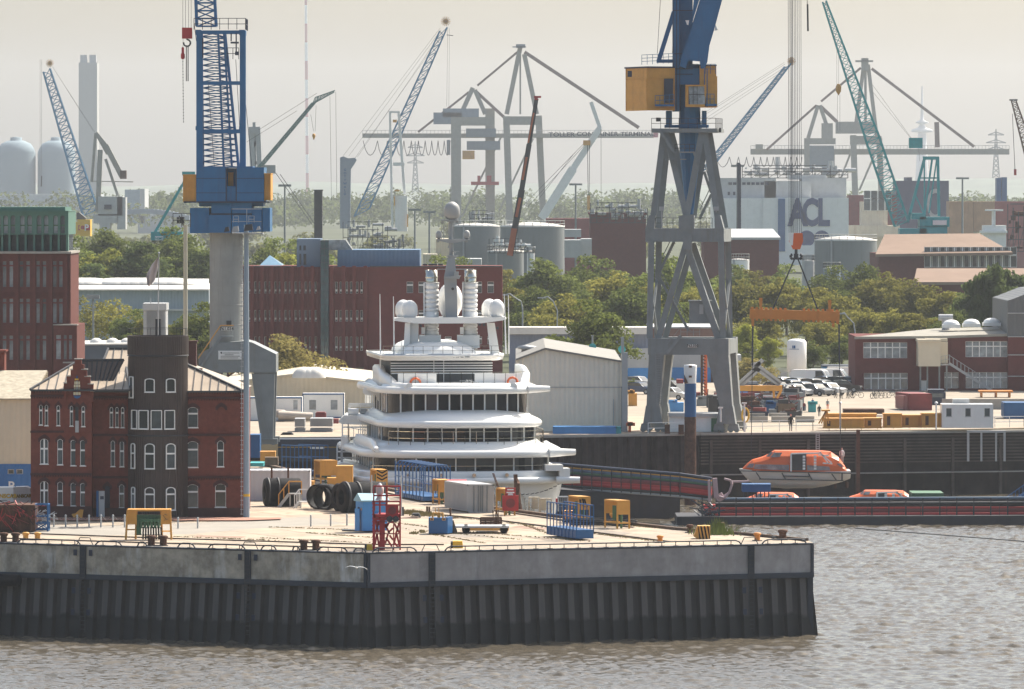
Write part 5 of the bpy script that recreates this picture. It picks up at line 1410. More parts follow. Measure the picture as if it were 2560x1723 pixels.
 for x0,x1 in ((900,900),(918,918),(1005,1000)):g.bar(at(S1(x0,255),dm),at(S1(x1,403),dm),.05)
 g.build('mast',mk,t)
 dome(920,1056,82,232,dm,gd);dome(850,904,330,398,dm,gd);dome(1086,1143,325,398,dm,gd)
 g=MB();c=at(S1(995,826),dm-.9);g.cyl(c,c+Vector((0,.4,0)),.25,n=10);g.cyl(c-Vector((0,.02,0)),c,.13,n=8,mi=1);g.build('camera_housing',[mk,M['dark']],t)
 g=MB()
 for x,y in ((720,1140),(1262,1132),(1225,1130),(1376,1160)):c=at(S1(x,y),dm-1.4);g.cyl(c,c+Vector((0,.5,0)),.13,n=8)
 g.build('camera',M['dark'],t)
 for (x0,y0),(x1,y1),v in (((380,1520),(374,870),12),((496,1390),(489,890),12),((1448,1380),(1434,870),13),((1474,1380),(1469,880),14),((562,1390),(560,1275),12)):
  g=MB();g.cyl(at(S1(x0,y0),d0+v),at(S1(x1,y1),d0+v),.07,.03,n=6);g.build('whip_aerial',M['white'],t)
 dw=d0+20
 g=MB();g.fpoly(S2,[(22,555),(40,535),(75,505),(420,512),(520,545),(520,598),(60,585),(28,575)],dw,7);g.build('side_wing',M['gel'],t)
 g=MB();g.fpoly(S2,[(355,130),(380,105),(470,95),(610,150),(560,335),(575,480),(540,560),(410,560),(400,400),(360,330)],dw-4,8);g.build('side_house',M['gel'],t)
 g=MB();g.fpoly(S2,[(243,270),(260,262),(420,262),(470,300),(470,330),(380,320),(262,318),(245,300)],dw-5,5);g.build('side_wing',M['gel'],t)
 g=MB();g.rail([at(S2(130,510),dw+1),at(S2(405,512),dw+1)],1.0,.03,.8,2);g.rail([at(S2(118,440),dw+2),at(S2(400,440),dw+2)],.4,.05,3);g.build('railing',M['white'],t)
 g=MB();c=at(S2(155,505),dw+1);g.cyl(at(S2(110,475),dw+1),at(S2(205,475),dw+1),.3*1.2,n=12);g.build('life_raft',M['gel'],t)
 g=MB();g.fb(S2,222,445,282,508,dw+1,.8);g.build('locker',M['lgrey'],t)
 g=MB();g.fpoly(S2,[(45,700),(110,705),(118,755),(250,775),(270,800),(410,805),(420,870),(45,815)],d0+17,5);g.build('side_deck',M['gel'],t)
 g=MB();g.rail([at(S2(60,705),d0+16.5),at(S2(110,705),d0+16.5),at(S2(118,752),d0+16.5),at(S2(290,780),d0+16.5)],1.3,.03,.45,0)
 g.rail([at(S2(58,690),d0+20),at(S2(295,690),d0+20)],1.5,.06,3,1);g.rail([at(S2(10,945),d0+20),at(S2(285,950),d0+20)],1.6,.06,3,2);g.build('railing',M['white'],t)
 g=MB();g.fb(S2,296,598,505,720,d0+18,2);g.build('side_wall',mat('cream_bulkhead',(.5,.45,.36),.5),t)
 g=MB()
 for x in (320,345,370,390):g.bar(at(S2(x,600),d0+17.7),at(S2(x,800),d0+17.7),.12)
 for x,y in ((295,870),(375,880),(395,880),(52,820)):g.bar(at(S2(x,y),d0+17),at(S2(x,1000),d0+17),.2)
 g.build('stanchion',M['steel'],t)
 g=MB();g.fpoly(S2,[(-50,970),(60,935),(240,960),(520,1000),(530,1090),(300,1110),(-50,1080)],d0+14,8);g.build('side_hull',M['gel'],t)
 c=at(S2(480,655),d0+17.6);g=MB();g.lathe(c,[(.1,0),(.1,.02)],4);rings=[]
 for k in range(16):
  a=2*math.pi*k/16;rings.append([c+Vector(((.42+.1*math.cos(b_))*math.cos(a),.1*math.sin(b_),(.42+.1*math.cos(b_))*math.sin(a))) for b_ in [2*math.pi*j/6 for j in range(6)]])
 rings.append(rings[0]);g=MB();g.loft(rings);g.build('lifebuoy',M['ora'],t)
 g=MB()
 for x0,x1,y0,y1,o,v in ((650,725,345,470,0,6.5),(745,845,345,482,1,6.2),(935,1040,640,735,1,4.6),(1440,1500,345,470,0,5.7),(850,920,640,735,0,5.0),(1040,1155,910,1015,2,2.1)):
  pass
 return t
yacht()
#  EQUIPMENT ON THE PIER
def foot(R,x,y):return dep(R(x,y))
def P5(R,x,y,d):return at(R(x,y),d)
def single(mb,name,mats,label,cat,org=None,group=None):
 v=np.array(mb.v);o=org or Vector(((v[:,0].min()+v[:,0].max())/2,(v[:,1].min()+v[:,1].max())/2,v[:,2].min()))
 return tag(mb.build(name,mats,org=o),label,cat,group)
def station(R,x0,x1,yt,yf,label,xs=.45,panel=.5,extra=None,m='yel',dpt=2.0,pcol=None):
 d=foot(R,x1,yf);t=thing('supply_stand',label,'supply stand',tuple(gp(R((x0+x1)/2,yf))))
 A,B=at(R(x0,yf),d),at(R(x1,yf),d);zt=at(R(x0,yt),d).z;H=zt-ZQ;W=B.x-A.x
 xm=A.x+W*xs;y0=d
 C=[Vector((xm,y0,ZQ)),Vector((B.x,y0+.15,ZQ)),Vector((B.x-(xm-A.x),y0+dpt,ZQ)),Vector((A.x,y0+dpt,ZQ))]
 g=MB();g.poly([p+Vector((0,0,H-.12)) for p in C],(0,0,.12));g.build('roof',M[m],t)
 for p in C:
  l=MB();q=p.lerp((C[0]+C[2])/2,.06);l.bar(q,q+Vector((0,0,H-.1)),.13);l.build('leg',M[m],t)
 g=MB();u=C[1]-C[0];n=Vector((-u.y,u.x,0)).normalized()*.06
 g.obox(C[0]+Vector((0,0,H*(1-panel))),u,n,(0,0,H*panel-.1));g.build('panel',M[m],t)
 g=MB()
 for a,b in ((0,1),(1,2),(2,3),(3,0)):g.bar(C[a]+Vector((0,0,H*.2)),C[b]+Vector((0,0,H*.2)),.09)
 u=C[2]-C[3];g.obox(C[3]+Vector((0,0,H*(1-panel))),u,n,(0,0,H*panel-.1));g.build('rear_panel',M[m],t)
 e=MB();c=C[0].lerp(C[2],.5);e.box((c.x-.1,c.y,ZQ+H*.3),(.5,.5,H*.5));e.cyl((c.x+.3,c.y-.2,ZQ),(c.x+.3,c.y-.2,ZQ+H*.6),.09);e.cyl((c.x,c.y-.3,ZQ),(c.x,c.y-.3,ZQ+H*.5),.08);e.build('valve_unit',M['grn'],t)
 if extra:extra(t,C,H)
 return t
def chevrons(t,C,H):
 g=MB();a,b=C[0]+Vector((0,-.03,0)),C[1]+Vector((0,-.03,0));u=b-a
 for k in range(3):
  z=H*.55+k*H*.14
  for s0,s1,zz0,zz1 in ((0.02,.5,.12,0),(.5,.98,0,.12)):
   g.poly([a+u*s0+Vector((0,0,z+zz0*H)),a+u*s1+Vector((0,0,z+zz1*H)),a+u*s1+Vector((0,0,z+zz1*H+.06*H)),a+u*s0+Vector((0,0,z+zz0*H+.06*H))],(0,.02,0))
 g.build('chevron_marking',M['black'],t)
def graffiti(t,C,H):
 g=MB();a,u=C[0]+Vector((0,-.02,0)),C[1]-C[0]
 for s,z,e,f in ((.1,.8,.35,.92),(.35,.92,.45,.72),(.45,.72,.2,.78),(.5,.9,.62,.7),(.3,.66,.7,.6),(.7,.6,.82,.66),(.12,.9,.16,.7)):
  p,q=a+u*s+Vector((0,0,z*H)),a+u*e+Vector((0,0,f*H));g.bar(p,q,.11,.02)
 g.build('graffiti',M['black'],t)
def firepoint(t,C,H):
 a,u=C[0]+Vector((0,-.1,0)),C[1]-C[0]
 g=MB();c=a+u*.55+Vector((0,0,H*.47));r=.62
 g.obox(c+Vector((-r,-.15,-r*.95)),(2*r,0,0),(0,.25,0),(0,0,2*r*.95));g.cyl(c+Vector((0,-.22,0)),c+Vector((0,-.14,0)),.36,n=16,mi=1);g.build('hose_reel_box',[M['red'],M['dred']],t)
 g=MB();c=a+u*.55+Vector((0,.06,H*.84));g.obox(c+Vector((-.4,-.06,-.42)),(.8,0,0),(0,.05,0),(0,0,.84));o=g.build('phone_sign',M['red'],t)
 g=MB();g.poly([c+Vector((x,-.065,z)) for x,z in ((-.28,-.3),(.28,-.3),(.16,-.02),(-.16,-.02))],(0,-.01,0));g.poly([c+Vector((x,-.065,z)) for x,z in ((-.3,0),(.3,0),(.3,.1),(-.3,.1))],(0,-.01,0));g.obox(c+Vector((-.25,-.075,.22)),(.5,0,0),(0,.01,0),(0,0,.1));g.build('phone_symbol',M['white'],o)
 s=MB()
 for e in (-.9,-.6):s.bar(C[3]+Vector((.4+e*.3,0,H)),C[3]+Vector((.0+e*.3,.3,H+1.1)),.05)
 s.build('raised_rod',M['rust'],t)
station(S4,655,830,300,543,'yellow supply frame with red hose reel box and telephone sign beside the white container',extra=firepoint)
station(S4,1318,1515,370,612,'yellow supply frame with black scrawl on its panel, left of the plain one',extra=graffiti)
station(S4,1645,1875,405,664,'clean yellow supply frame standing last on the right along the dock edge',xs=.5)
station(S3,1455,1652,512,788,'yellow supply frame with black chevrons, left of the big blue gangway',extra=chevrons,xs=.38)
station(S2,875,1050,1092,1318,'orange-yellow open supply frame standing against the red kiosk',xs=.35)
station(S3,820,1090,408,672,'large yellow supply frame behind the black tyre fenders',xs=.3,panel=.65)
station(S3,1110,1262,470,664,'small yellow supply frame with green base, between two larger frames',xs=.1,panel=.7)
station(S2,0,152,965,1120,'faded yellow supply frame in front of the yacht side railing',xs=.2,panel=.7) if False else None
def solid(name,label,cat,R,x0,x1,yt,yf,t_,m,d=None,org=None):
 d=d or foot(R,(x0+x1)/2,yf);g=MB();g.fb(R,x0,yt,x1,yf,d,t_);return g,d
def manifold():
 d=foot(R6,1120,1598);t=thing('supply_stand','canted yellow portal frame over a green hose manifold at the quay edge','supply stand',tuple(gp(R6(1120,1598))))
 g=MB()
 for xt,xb in ((962,948),(1030,1022),(1215,1222),(1282,1292)):g.bar(at(R6(xt,1375),d+(.0 if xt in (962,1282) else 1)),at(R6(xb,1596),d+(.0 if xt in (962,1282) else 1)),.14)
 for a,b,y in ((950,1022,1520),(1222,1290,1532)):g.bar(at(R6(a,y),d),at(R6(b,y),d+1),.1)
 g.build('frame',M['yel'],t)
 r=MB();r.fb(R6,958,1368,1284,1382,d-.1,1.4);r.build('roof',M['yel'],t)
 for x0,x1 in ((962,1028),(1216,1282)):
  p=MB();p.fpoly(R6,[(x0,1382),(x1,1382),(x1+4,1480),(x0-4,1480)],d+.02,.05);p.build('panel',M['yel'],t)
 m=MB();m.fb(R6,1032,1410,1210,1490,d+.3,.7);m.fb(R6,1028,1490,1062,1560,d+.2,.6)
 for k in range(6):p=at(R6(1065+26*k,1450),d+.2);m.cyl(p,p+Vector((0,-.25,0)),.14,n=10);m.cyl(p,at(R6(1065+26*k,1510),d+.2),.1)
 for x0 in (1040,1110,1165):m.bar(at(R6(x0,1410),d+.2),at(R6(x0,1490),d+.2),.1)
 m.build('manifold',M['grn'],t)
 h=MB()
 for k in range(8):h.cyl(at(R6(1080+19*k,1500),d+.15),at(R6(1078+20*k,1594),d+.15),.06)
 h.bar(at(R6(1030,1560),d+.2),at(R6(1225,1560),d+.2),.05);h.build('hose',M['black'],t)
 gf=MB()
 for a,b in (((1228,1410),(1250,1440)),((1240,1405),(1262,1412)),((1235,1450),(1268,1440))):gf.bar(at(R6(*a),d),at(R6(*b),d),.06,.02)
 gf.build('graffiti',M['nav'],t)
manifold()
def fender(x0,y0,x1,y1,r,d,label,hollow=False):
 t=thing('rubber_fender',label,'fender',(at(S3(x0,0),d).x,d,ZQ))
 A=Vector((at(S3(x0,0),d).x,d,ZQ+r));B=Vector((at(S3(x1,0),d).x,d+y1,ZQ+r));x,y,z,L=frame(A,B);n=22
 g=MB()
 def rg(q,rr):return [q+x*rr*math.cos(2*math.pi*k/n)+y*rr*math.sin(2*math.pi*k/n) for k in range(n)]
 g.loft([rg(A,r*.5),rg(A,r*.96),rg(A.lerp(B,.03),r),rg(A.lerp(B,.97),r),rg(B,r*.96),rg(B,r*.5),rg(A,r*.5)])
 g.build('body',M['black'],t)
 h=MB()
 for f in ((.06,.11),(.34,.38)):h.loft([rg(A.lerp(B,f[0]),r*1.0),rg(A.lerp(B,f[0]),r*1.06),rg(A.lerp(B,f[1]),r*1.06),rg(A.lerp(B,f[1]),r)])
 h.build('chain_band',M['dark'],t)
 return t
df=foot(S3,450,930);fender(275,0,668,.6,1.1,df+1.2,'black rubber fender lying behind the grey steps, nearest the light mast')
df=foot(S3,1200,1005);fender(1135,0,1590,1.4,1.18,df+1.3,'long black rubber fender lying in front of the chevron frame')
fender(1075,0,1340,.8,1.05,df+3.9,'shorter black fender lying behind the long one')
for x,lb in ((880,'leaning black rubber ring, left of two, with light showing behind'),(962,'black rubber ring, right of two, through which the yard shows')):
 d=foot(S3,x,965)+.5;r=140/4.4808*d/F;c=Vector((at(S3(x,0),d).x,d+(x<900)*1.2,ZQ+r));g=MB();n=28;ax=Vector((.55,.83,.05)).normalized();e1=ax.cross(Vector((0,0,1))).normalized();e2=e1.cross(ax)
 rg=lambda q,rr:[q+e1*rr*math.cos(2*math.pi*k/n)+e2*rr*math.sin(2*math.pi*k/n) for k in range(n)]
 A,B=c-ax*.35,c+ax*.75
 g.loft([rg(A,r*.86),rg(A,r),rg(B,r),rg(B,r*.86),rg(A,r*.86)]);single(g,'rubber_ring',M['black'],lb,'rubber ring')
def steps(R,pts,label,m,rm):
 (x0,y0),(x1,y1)=pts;d=foot(R,x0,y0);t=thing('mobile_steps',label,'steps',tuple(gp(R(x0,y0))))
 A,B=at(R(x0,y0),d),at(R(x1,y1),d+.3);g=MB()
 for o in (0,.8):g.bar(A+Vector((0,o,0)),B+Vector((0,o,0)),.1,.22)
 for k in range(7):q=A.lerp(B,k/6);g.obox(q-Vector((.12,0,0)),(.24,0,0),(0,.8,0),(0,0,.04))
 g.obox(B,(1.0,0,0),(0,.8,0),(0,0,.08));g.build('flight',M[m],t)
 l=MB()
 for x in (.1,.95):
  for o in (0,.8):l.bar((B.x+x,B.y+o,ZQ),B+Vector((x,o,0)),.08)
 l.build('leg',M[m],t)
 h=MB()
 for o in (0,.8):
  h.bar(A+Vector((0,o,1)),B+Vector((0,o,1)),.06);h.bar(B+Vector((0,o,1)),B+Vector((1,o,1)),.06)
  for q in (A,A.lerp(B,.5),B,B+Vector((1,0,0))):h.bar(q+Vector((0,o,0)),q+Vector((0,o,1)),.05)
 h.build('handrail',M[rm],t)
steps(S3,((432,935),(545,790)),'grey mobile steps with yellow handrails leaning on a black fender','lgrey','yel')
steps(S3,((610,945),(660,880)),'low white mobile steps between the fender and the rubber rings','white','white')
def hut():
 d=foot(T2,450,868);t=thing('site_hut','bright blue steel hut with open door behind the red tower','hut',tuple(gp(T2(600,868))))
 g=MB();A,B,C=at(T2(305,862),d+1.6),at(T2(442,868),d),at(T2(925,848),d+.5);zt=at(T2(0,270),d).z
 for p in (A,B,C):p.z=ZQ+.12
 E=C+(A-B);g.poly([A,B,C,E],(0,0,zt-ZQ-.12));g.build('wall',M['blu2'],t)
 k=MB()
 P=[A+Vector((-.15,0,0)),B+Vector((-.1,-.15,0)),C+Vector((.15,-.1,0)),E];P=[Vector((p.x,p.y,zt)) for p in P];hgt=.55;m1,m2=(P[0]+P[1])/2*0+P[3].lerp(P[2],.0),P[2]
 r0,r1=P[0].lerp(P[3],.35)+Vector((0,0,.1)),P[1].lerp(P[2],.02)
 k.poly(P,(0,0,.1));Q_=[p+Vector((0,0,.1)) for p in P];top=[Q_[0].lerp(Q_[1],.5)+Vector((0,0,.5)),Q_[3].lerp(Q_[2],.5)+Vector((0,0,.45))]
 k.add(Q_+top,[(0,1,4),(1,2,5,4),(2,3,5),(3,0,4,5)]);k.build('roof',mat('pale_blue_roof',(.25,.42,.5),.5,var=.1),t)
 o=MB();a,b=at(T2(287,880),d+.8),B+Vector((-.02,-.05,0));a.z=ZQ+.1;u=(b-a)*.62;o.obox(a,u,(0,.06,0),(0,0,(zt-ZQ)*.72));o.fb(T2,312,428,342,468,d+.75,.03,1);o.fb(T2,405,390,420,435,d+.2,.03,1);o.build('door',[M['blu2'],M['yel']],t)
 h=MB();h.fb(T2,340,375,386,580,d+.72,.04);h.build('door_opening',M['dark'],t)
 s=MB();s.obox(A+Vector((-1,.2,-.12)),(3,0,0),(0,1.2,0),(0,0,.1));s.build('skid',M['dark'],t)
hut()
def red_tower():
 d=foot(T2,900,1205);t=thing('beacon_tower','red lattice beacon tower with square board and white lamp on the quay corner','tower',tuple(gp(T2(900,1205))))
 R=T2;m=M['red']
 for x0,x1,y0 in ((632,682,265),(1030,1052,660),(1150,1182,265)):
  for v in (0,2.0):
   g=MB();g.fb(R,x0,y0-v*4,x1 if v==0 else x0+20,1205,d+v,.25);g.build('leg',m,t)
 g=MB();g.fb(R,755,240,790,600,d+.2,.3);g.fb(R,765,600,870,1205,d+.1,.5);g.fpoly(R,[(760,1205),(815,1205),(870,1140),(870,1000),(765,1000)],d-.02,.3);g.build('mast',m,t)
 g=MB()
 for y0,y1 in ((880,900),(1145,1168),(640,655)):g.fb(R,650,y0,1175,y1,d+.1,.12);g.fb(R,650,y0,1175,y1,d+2,.12)
 for a,b in (((685,620),(760,720)),((760,640),(690,870)),((690,640),(745,870)),((720,900),(760,1140)),((715,900),(680,1100)),((870,700),(960,880)),((960,660),(890,780)),((1030,670),(960,660)),
     ((870,760),(930,690)),((930,870),(1030,780)),((930,900),(880,1080)),((960,920),(1030,1010)),((890,960),(1010,1140)),((1055,690),(1150,870)),((1150,670),(1090,880)),((1090,890),(1055,1060)),((1100,900),(1160,1140)),((1055,1060),(1140,1165))):
  g.bar(at(R(*a),d+.1),at(R(*b),d+.1),.13)
 g.build('bracing',m,t)
 g=MB();g.fb(R,650,512,1165,575,d,2.2);g.fb(R,650,590,1165,628,d+.05,2.1);g.build('platform',m,t)
 g=MB();g.rail([at(R(655,512),d),at(R(900,512),d)],1.95,.05,1.1,2);g.rail([at(R(655,512),d+2),at(R(1170,512),d+2)],1.95,.05,1.1,2);g.bar(at(R(620,265),d),at(R(1170,265),d),.1)
 for y in range(300,1180,70):g.fb(R,618,y,632,y+16,d+.1,.1)
 g.build('railing',m,t)
 g=MB();g.fb(R,915,328,1135,572,d-.15,.12);c=at(R(1015,440),d-.2);g.cyl(c,c+Vector((0,.06,0)),.28,n=14,mi=1);g.build('square_board',[M['red'],M['dred']],t)
 g=MB()
 for x in (965,1082):c=at(R(x,605),d-.2);g.cyl(c,c+Vector((0,.4,0)),.22,n=12)
 g.build('lantern',M['dark'],t)
 g=MB();c=at(R(773,235),d+.3);g.lathe(c,[(.33,0),(.2,.2),(.2,.4),(.27,.5),(.27,.85),(.12,1.1),(.001,1.2)],12);g.build('beacon_lamp',mat('pale_lamp',(.7,.6,.58),.4),t)
 g=MB();g.fb(R,660,440,745,505,d-.05,.05);g.build('name_board',M['blu2'],t)
red_tower()
def gangway(R,A,B,wid,H,label,m,nh,hoop=False,base=.35):
 t=thing('gangway',label,'gangway',tuple((A+B)/2));u=(B-A).normalized();n=Vector((-u.y,u.x,0))*wid;up=Vector((0,0,1))
 g=MB();g.obox(A+up*.12,B-A,n,up*base);L=(B-A).length
 k=0
 while k<L:g.obox(A+u*k-n.normalized()*.04+up*.12,u*.08,n.normalized()*.05,up*base);k+=.75
 g.build('deck',M[m],t)
 for q in (A,A+n):
  g=MB();N=nh
  for i in range(N+1):
   p=q+(B-A)*i/N+up*base;g.bar(p,p+up*H,.075)
  for z in ((H,H*.55) if not hoop else (H*.55,H*.3)):g.bar(q+up*(base+z),q+(B-A)+up*(base+z),.075)
  g.build('railing',M[m],t)
 if hoop:
  g=MB()
  for i in range(nh+1):
   p=A+(B-A)*i/nh+up*base;a,b=p,p+n
   g.tube([a,a+up*H*.85,a+up*H+n*.15,b+up*H-n*.15,b+up*H*.85,b],.05)
  g.build('hoop',M[m],t)
 return t
A,B=gp(T1(215,935)),gp(T1(785,1020));gangway(T1,A,B,1.3,1.85,'small blue gangway section with thin railings lying on the yard in front','blu',9,base=.62)
A,B=gp(S3(2060,880)),gp(S3(1745,815));gangway(S3,gp(S3(1740,820)),gp(S3(2055,880)),2.2,2.6,'big blue gangway with row of tall hoops standing beside the yacht stern','blu',8,hoop=True)
gangway(S3,gp(S3(470,575)),gp(S3(800,590)),2.0,2.3,'far blue gangway with railings behind the white container roof','blu',7)
def container(name,label,R,x0,x1,yt,yf,m,depth_,side=0,d=None,doors=True):
 d=d or foot(R,(x0+x1)/2,yf);z0=at(R(0,yf),d).z;z1=at(R(0,yt),d).z
 t=thing(name,label,'container',(at(R((x0+x1)/2,yf),d).x,d,z0))
 A,B=at(R(x0,yf),d),at(R(x1,yf),d);a=Vector((side,depth_,0));H=z1-z0
 g=MB();g.obox(A+Vector((0,0,.1)),(B.x-A.x,0,0),a,(0,0,H-.1))
 n=int(depth_/.35)
 for k in range(n):g.obox(A+a*((k+.2)/n)+Vector((-.04 if side<=0 else B.x-A.x,0,.25)),(.05,0,0),a*(.5/n),(0,0,H-.4))
 W=B.x-A.x
 for x,w in ((0,.12),(W-.12,.12)):g.obox(A+Vector((x,-.05,0)),(w,0,0),(0,.1,0),(0,0,H))
 for z in (0,H-.14):g.obox(A+Vector((0,-.05,z)),(W,0,0),(0,.1,0),(0,0,.14))
 g.build('body',m,t)
 if doors:
  g=MB()
  for x in (.25,.42,.58,.75):g.cyl(A+Vector((W*x,-.08,.1)),A+Vector((W*x,-.08,H-.1)),.05,n=6)
  g.obox(A+Vector((W*.5-.02,-.06,.1)),(.06,0,0),(0,.03,0),(0,0,H-.2));g.build('lock_bars',M['grey'],t)
 return t
container('cargo_container','pale grey shipping container with its double doors facing the quay front',S4,392,636,258,518,mat('container_grey',(.4,.4,.4),.55,var=.06,streak=.3,scol=(.3,.24,.18)),6,-1.8)
def kiosk():
 d=foot(S4,265,472);t=thing('kiosk','narrow red cabin with glazed door leaning against the pale container','kiosk',tuple(gp(S4(265,472))))
 g=MB();g.fb(S4,220,236,310,470,d,2);g.fpoly(S4,[(212,236),(212,228),(386,226),(386,240)],d-.2,2.4);g.build('cabin',M['red'],t)
 g=MB();g.fb(S4,238,278,300,440,d-.04,.05);g.fb(S4,238,355,300,362,d-.06,.05);g.build('door_glass',M['glassl'],t)
kiosk()
def bluebox():
 d=foot(T2,1900,905);t=thing('power_box','blue steel power box with yellow lifting frame in front of the flat trailer','box',tuple(gp(T2(1900,905))))
 g=MB();g.fb(T2,1720,585,2090,885,d,1.6);g.obox(at(T2(2090,885),d),(.35,.9,0),(-.2,.8,0),(0,0,at(T2(0,575),d).z-at(T2(0,885),d).z));g.build('body',M['blu'],t)
 g=MB()
 for x in (1790,1995):g.fb(T2,x,880,x+95,912,d+.1,1.3)
 g.build('foot',M['dark'],t)
 g=MB()
 for x in (1750,1980):g.fb(T2,x,582,x+68,630,d-.06,.08)
 for x0,x1 in ((1800,1935),(1905,2000)):g.tube([at(T2(x0,580),d+.5),at(T2(x0,490),d+.5),at(T2(x1,490),d+.5),at(T2(x1,580),d+.5)],.06)
 for x in (1850,1915):g.bar(at(T2(x+8,500),d+1),at(T2(x,390),d+1.2),.05)
 g.build('lifting_frame',M['yel'],t)
 g=MB()
 for x in (1762,1992):g.fb(T2,x,592,x+44,620,d-.08,.03)
 g.build('lifting_eye',M['dark'],t)
bluebox()
def trailer():
 d=foot(S4,550,708);t=thing('flat_trailer','low orange flat trailer on small wheels to the right of the blue box','trailer',tuple(gp(S4(550,708))))
 g=MB();g.fb(S4,355,655,772,680,d,2.2);g.fb(S4,285,640,775,656,d-.05,2.6,1);g.build('bed',[M['yel'],M['steel']],t)
 for x in (382,728):
  for v in (0,1.6):
   g=MB();c=at(S4(x,690),d+v);c.z=ZQ+.3;g.cyl(c,c+Vector((0,.3,0)),.3,n=14);g.build('wheel',M['black'],t)
 g=MB();g.bar(at(S4(285,660),d+1),at(S4(240,700),d+.5),.1);g.build('drawbar',M['rust'],t)
 g=MB();g.fpoly(S4,[(245,590),(268,588),(302,690),(296,706),(247,706)],foot(S4,270,706),.8);single(g,'timber_block',M['wood'],'dark weathered timber block between the blue box and the trailer','timber')
 g=MB();d2=d+2.8;p,q=at(S4(513,632),d2),at(S4(705,632),d2);
 for o in (0,1.4):
  g.rail([p+Vector((0,o,0)),q+Vector((0,o,0))],at(S4(0,570),d2).z-p.z,.04,.35,2)
 for k in range(6):a=at(S4(640+k*9,630),d2+.6);g.bar(a,a+Vector((random.uniform(-.2,.2),0,1.1)),.05)
 g.obox(p,q-p,(0,1.4,0),(0,0,.06));o=thing('wire_basket','rusty wire basket of rods standing behind the flat trailer','basket',tuple(gp(S4(610,660))));g.build('cage',M['rust'],o)
trailer()
def bollard(x,y,label,m,m2=None,double=True,s=1.0):
 c=gp(D(x,y));t=thing('bollard',label,'bollard',tuple(c))
 for k,o in enumerate((-.42,.42) if double else (0,)):
  g=MB();g.lathe((c.x+o,c.y,c.z),[(.26*s,0),(.23*s,.08),(.22*s,.42*s),(.3*s,.48*s),(.31*s,.6*s),(.2*s,.66*s),(.001,.67*s)],14);g.build('post',M[m2 or m] if k and m2 else M[m],t)
 g=MB();g.obox(c+Vector((-.75 if double else-.35,-.3,.0)),(1.5 if double else .7,0,0),(0,.6,0),(0,0,.05));g.build('base_plate',M['dark'],t)
 return t
bollard(22,1234,'dark rusty twin bollard at the far left of the quay edge','rust',s=1.05)
bollard(72,1229,'pale yellow-topped twin bollard right of the leftmost dark one','yel',s=.85)
bollard(358,1242,'dark rusty twin bollard right of the green manifold','rust',s=1.1)
bollard(705,1252,'rusty twin bollard with white gull droppings left of the red tower','rust',s=1.1)
bollard(1502,1235,'single orange bollard beside the rail end, near the quay edge','beam',double=False,s=.8)
bollard(1723,1231,'single orange bollard in front of the heavy chain','beam',double=False,s=.9)
bollard(1781,1229,'single dark bollard nearest the river corner','rust',double=False,s=1.15)
bollard(1570,1212,'low dark bollard with pale cap left of the striped block','rust',double=False,s=.9)
bollard(1640,1211,'dark bollard overgrown with weeds behind the striped block','rust',double=False,s=1.1)
bollard(1397,1189,'yellow-capped bollard left of the striped barrier box','yel',double=False,s=1.1)
for (R,x0,x1,yt,yf,lab) in ((T2,520,630,1095,1213,'yellow winch box with dark drum at the foot of the red tower'),(S4,262,356,777,840,'yellow winch box with dark drum standing alone near the quay edge')):
 d=foot(R,x0,yf);t=thing('winch_box',lab,'winch',tuple(gp(R((x0+x1)/2,yf))));g=MB();g.fpoly(R,[(x0,yf),(x1,yf),(x1-(x1-x0)*.08,yt),(x0,yt)],d,.8);g.build('body',M['yel2'],t)
 c=at(R(x0,(yt+yf)/2),d+.4);g=MB();g.cyl(c,c-Vector((.15,0,0)),.26,n=14);g.build('drum',M['dark'],t)
def striped(R,x0,x1,yt,yf,label,dep_=1.2,sl=.0):
 d=foot(R,x1,yf);t=thing('barrier_block',label,'barrier block',tuple(gp(R((x0+x1)/2,yf))));g=MB();W=x1-x0;H=yf-yt
 xm=x0+W*sl
 g.fb(R,xm,yt,x1,yf,d,dep_)
 if sl:g.fpoly(R,[(x0,yf-H*.2),(xm,yf),(xm,yt)],d+.05,dep_)
 g.build('block',M['yel'],t);s=MB();Wm=x1-xm
 for k in range(4):
  xa=xm+Wm*(k*.27-.08)
  pts=[(max(xm,xa),yt),(min(x1,max(xm,xa+Wm*.13)),yt),(min(x1,max(xm,xa+Wm*.33)),yf),(min(x1,max(xm,xa+Wm*.2)),yf)]
  if abs(pts[2][0]-pts[3][0])>2:s.fpoly(R,pts,d-.02,.03)
 s.build('stripe_marking',M['black'],t)
striped(S7,92,205,800,888,'sloped concrete block with black and yellow stripes near the river corner',sl=.25)
striped(S4,1262,1368,500,590,'striped black and yellow box behind the scrawled supply frame')
t=thing('mooring_post','ragged weathered timber post standing in front of the yacht stern','post',tuple(gp(S4(870,495))));d=foot(S4,870,495);g=MB()
rg=[[at(S4(x+w*math.cos(2*math.pi*k/9)*(1+.2*math.sin(k*5+y)),y),d+w*.02*math.sin(2*math.pi*k/9)) for k in range(9)] for x,y,w in ((872,495,30),(862,420,24),(848,340,26),(846,250,30),(842,235,24),(834,200,20),(832,168,22))]
g.loft([[Vector((p.x,d+1.1*w/60*math.sin(2*math.pi*k/9),p.z)) for k,p in enumerate(r)] for r,w in zip(rg,(30,24,26,30,24,20,22))],sm=False,cap0=True,cap1=True);g.build('trunk',M['rust'],t)
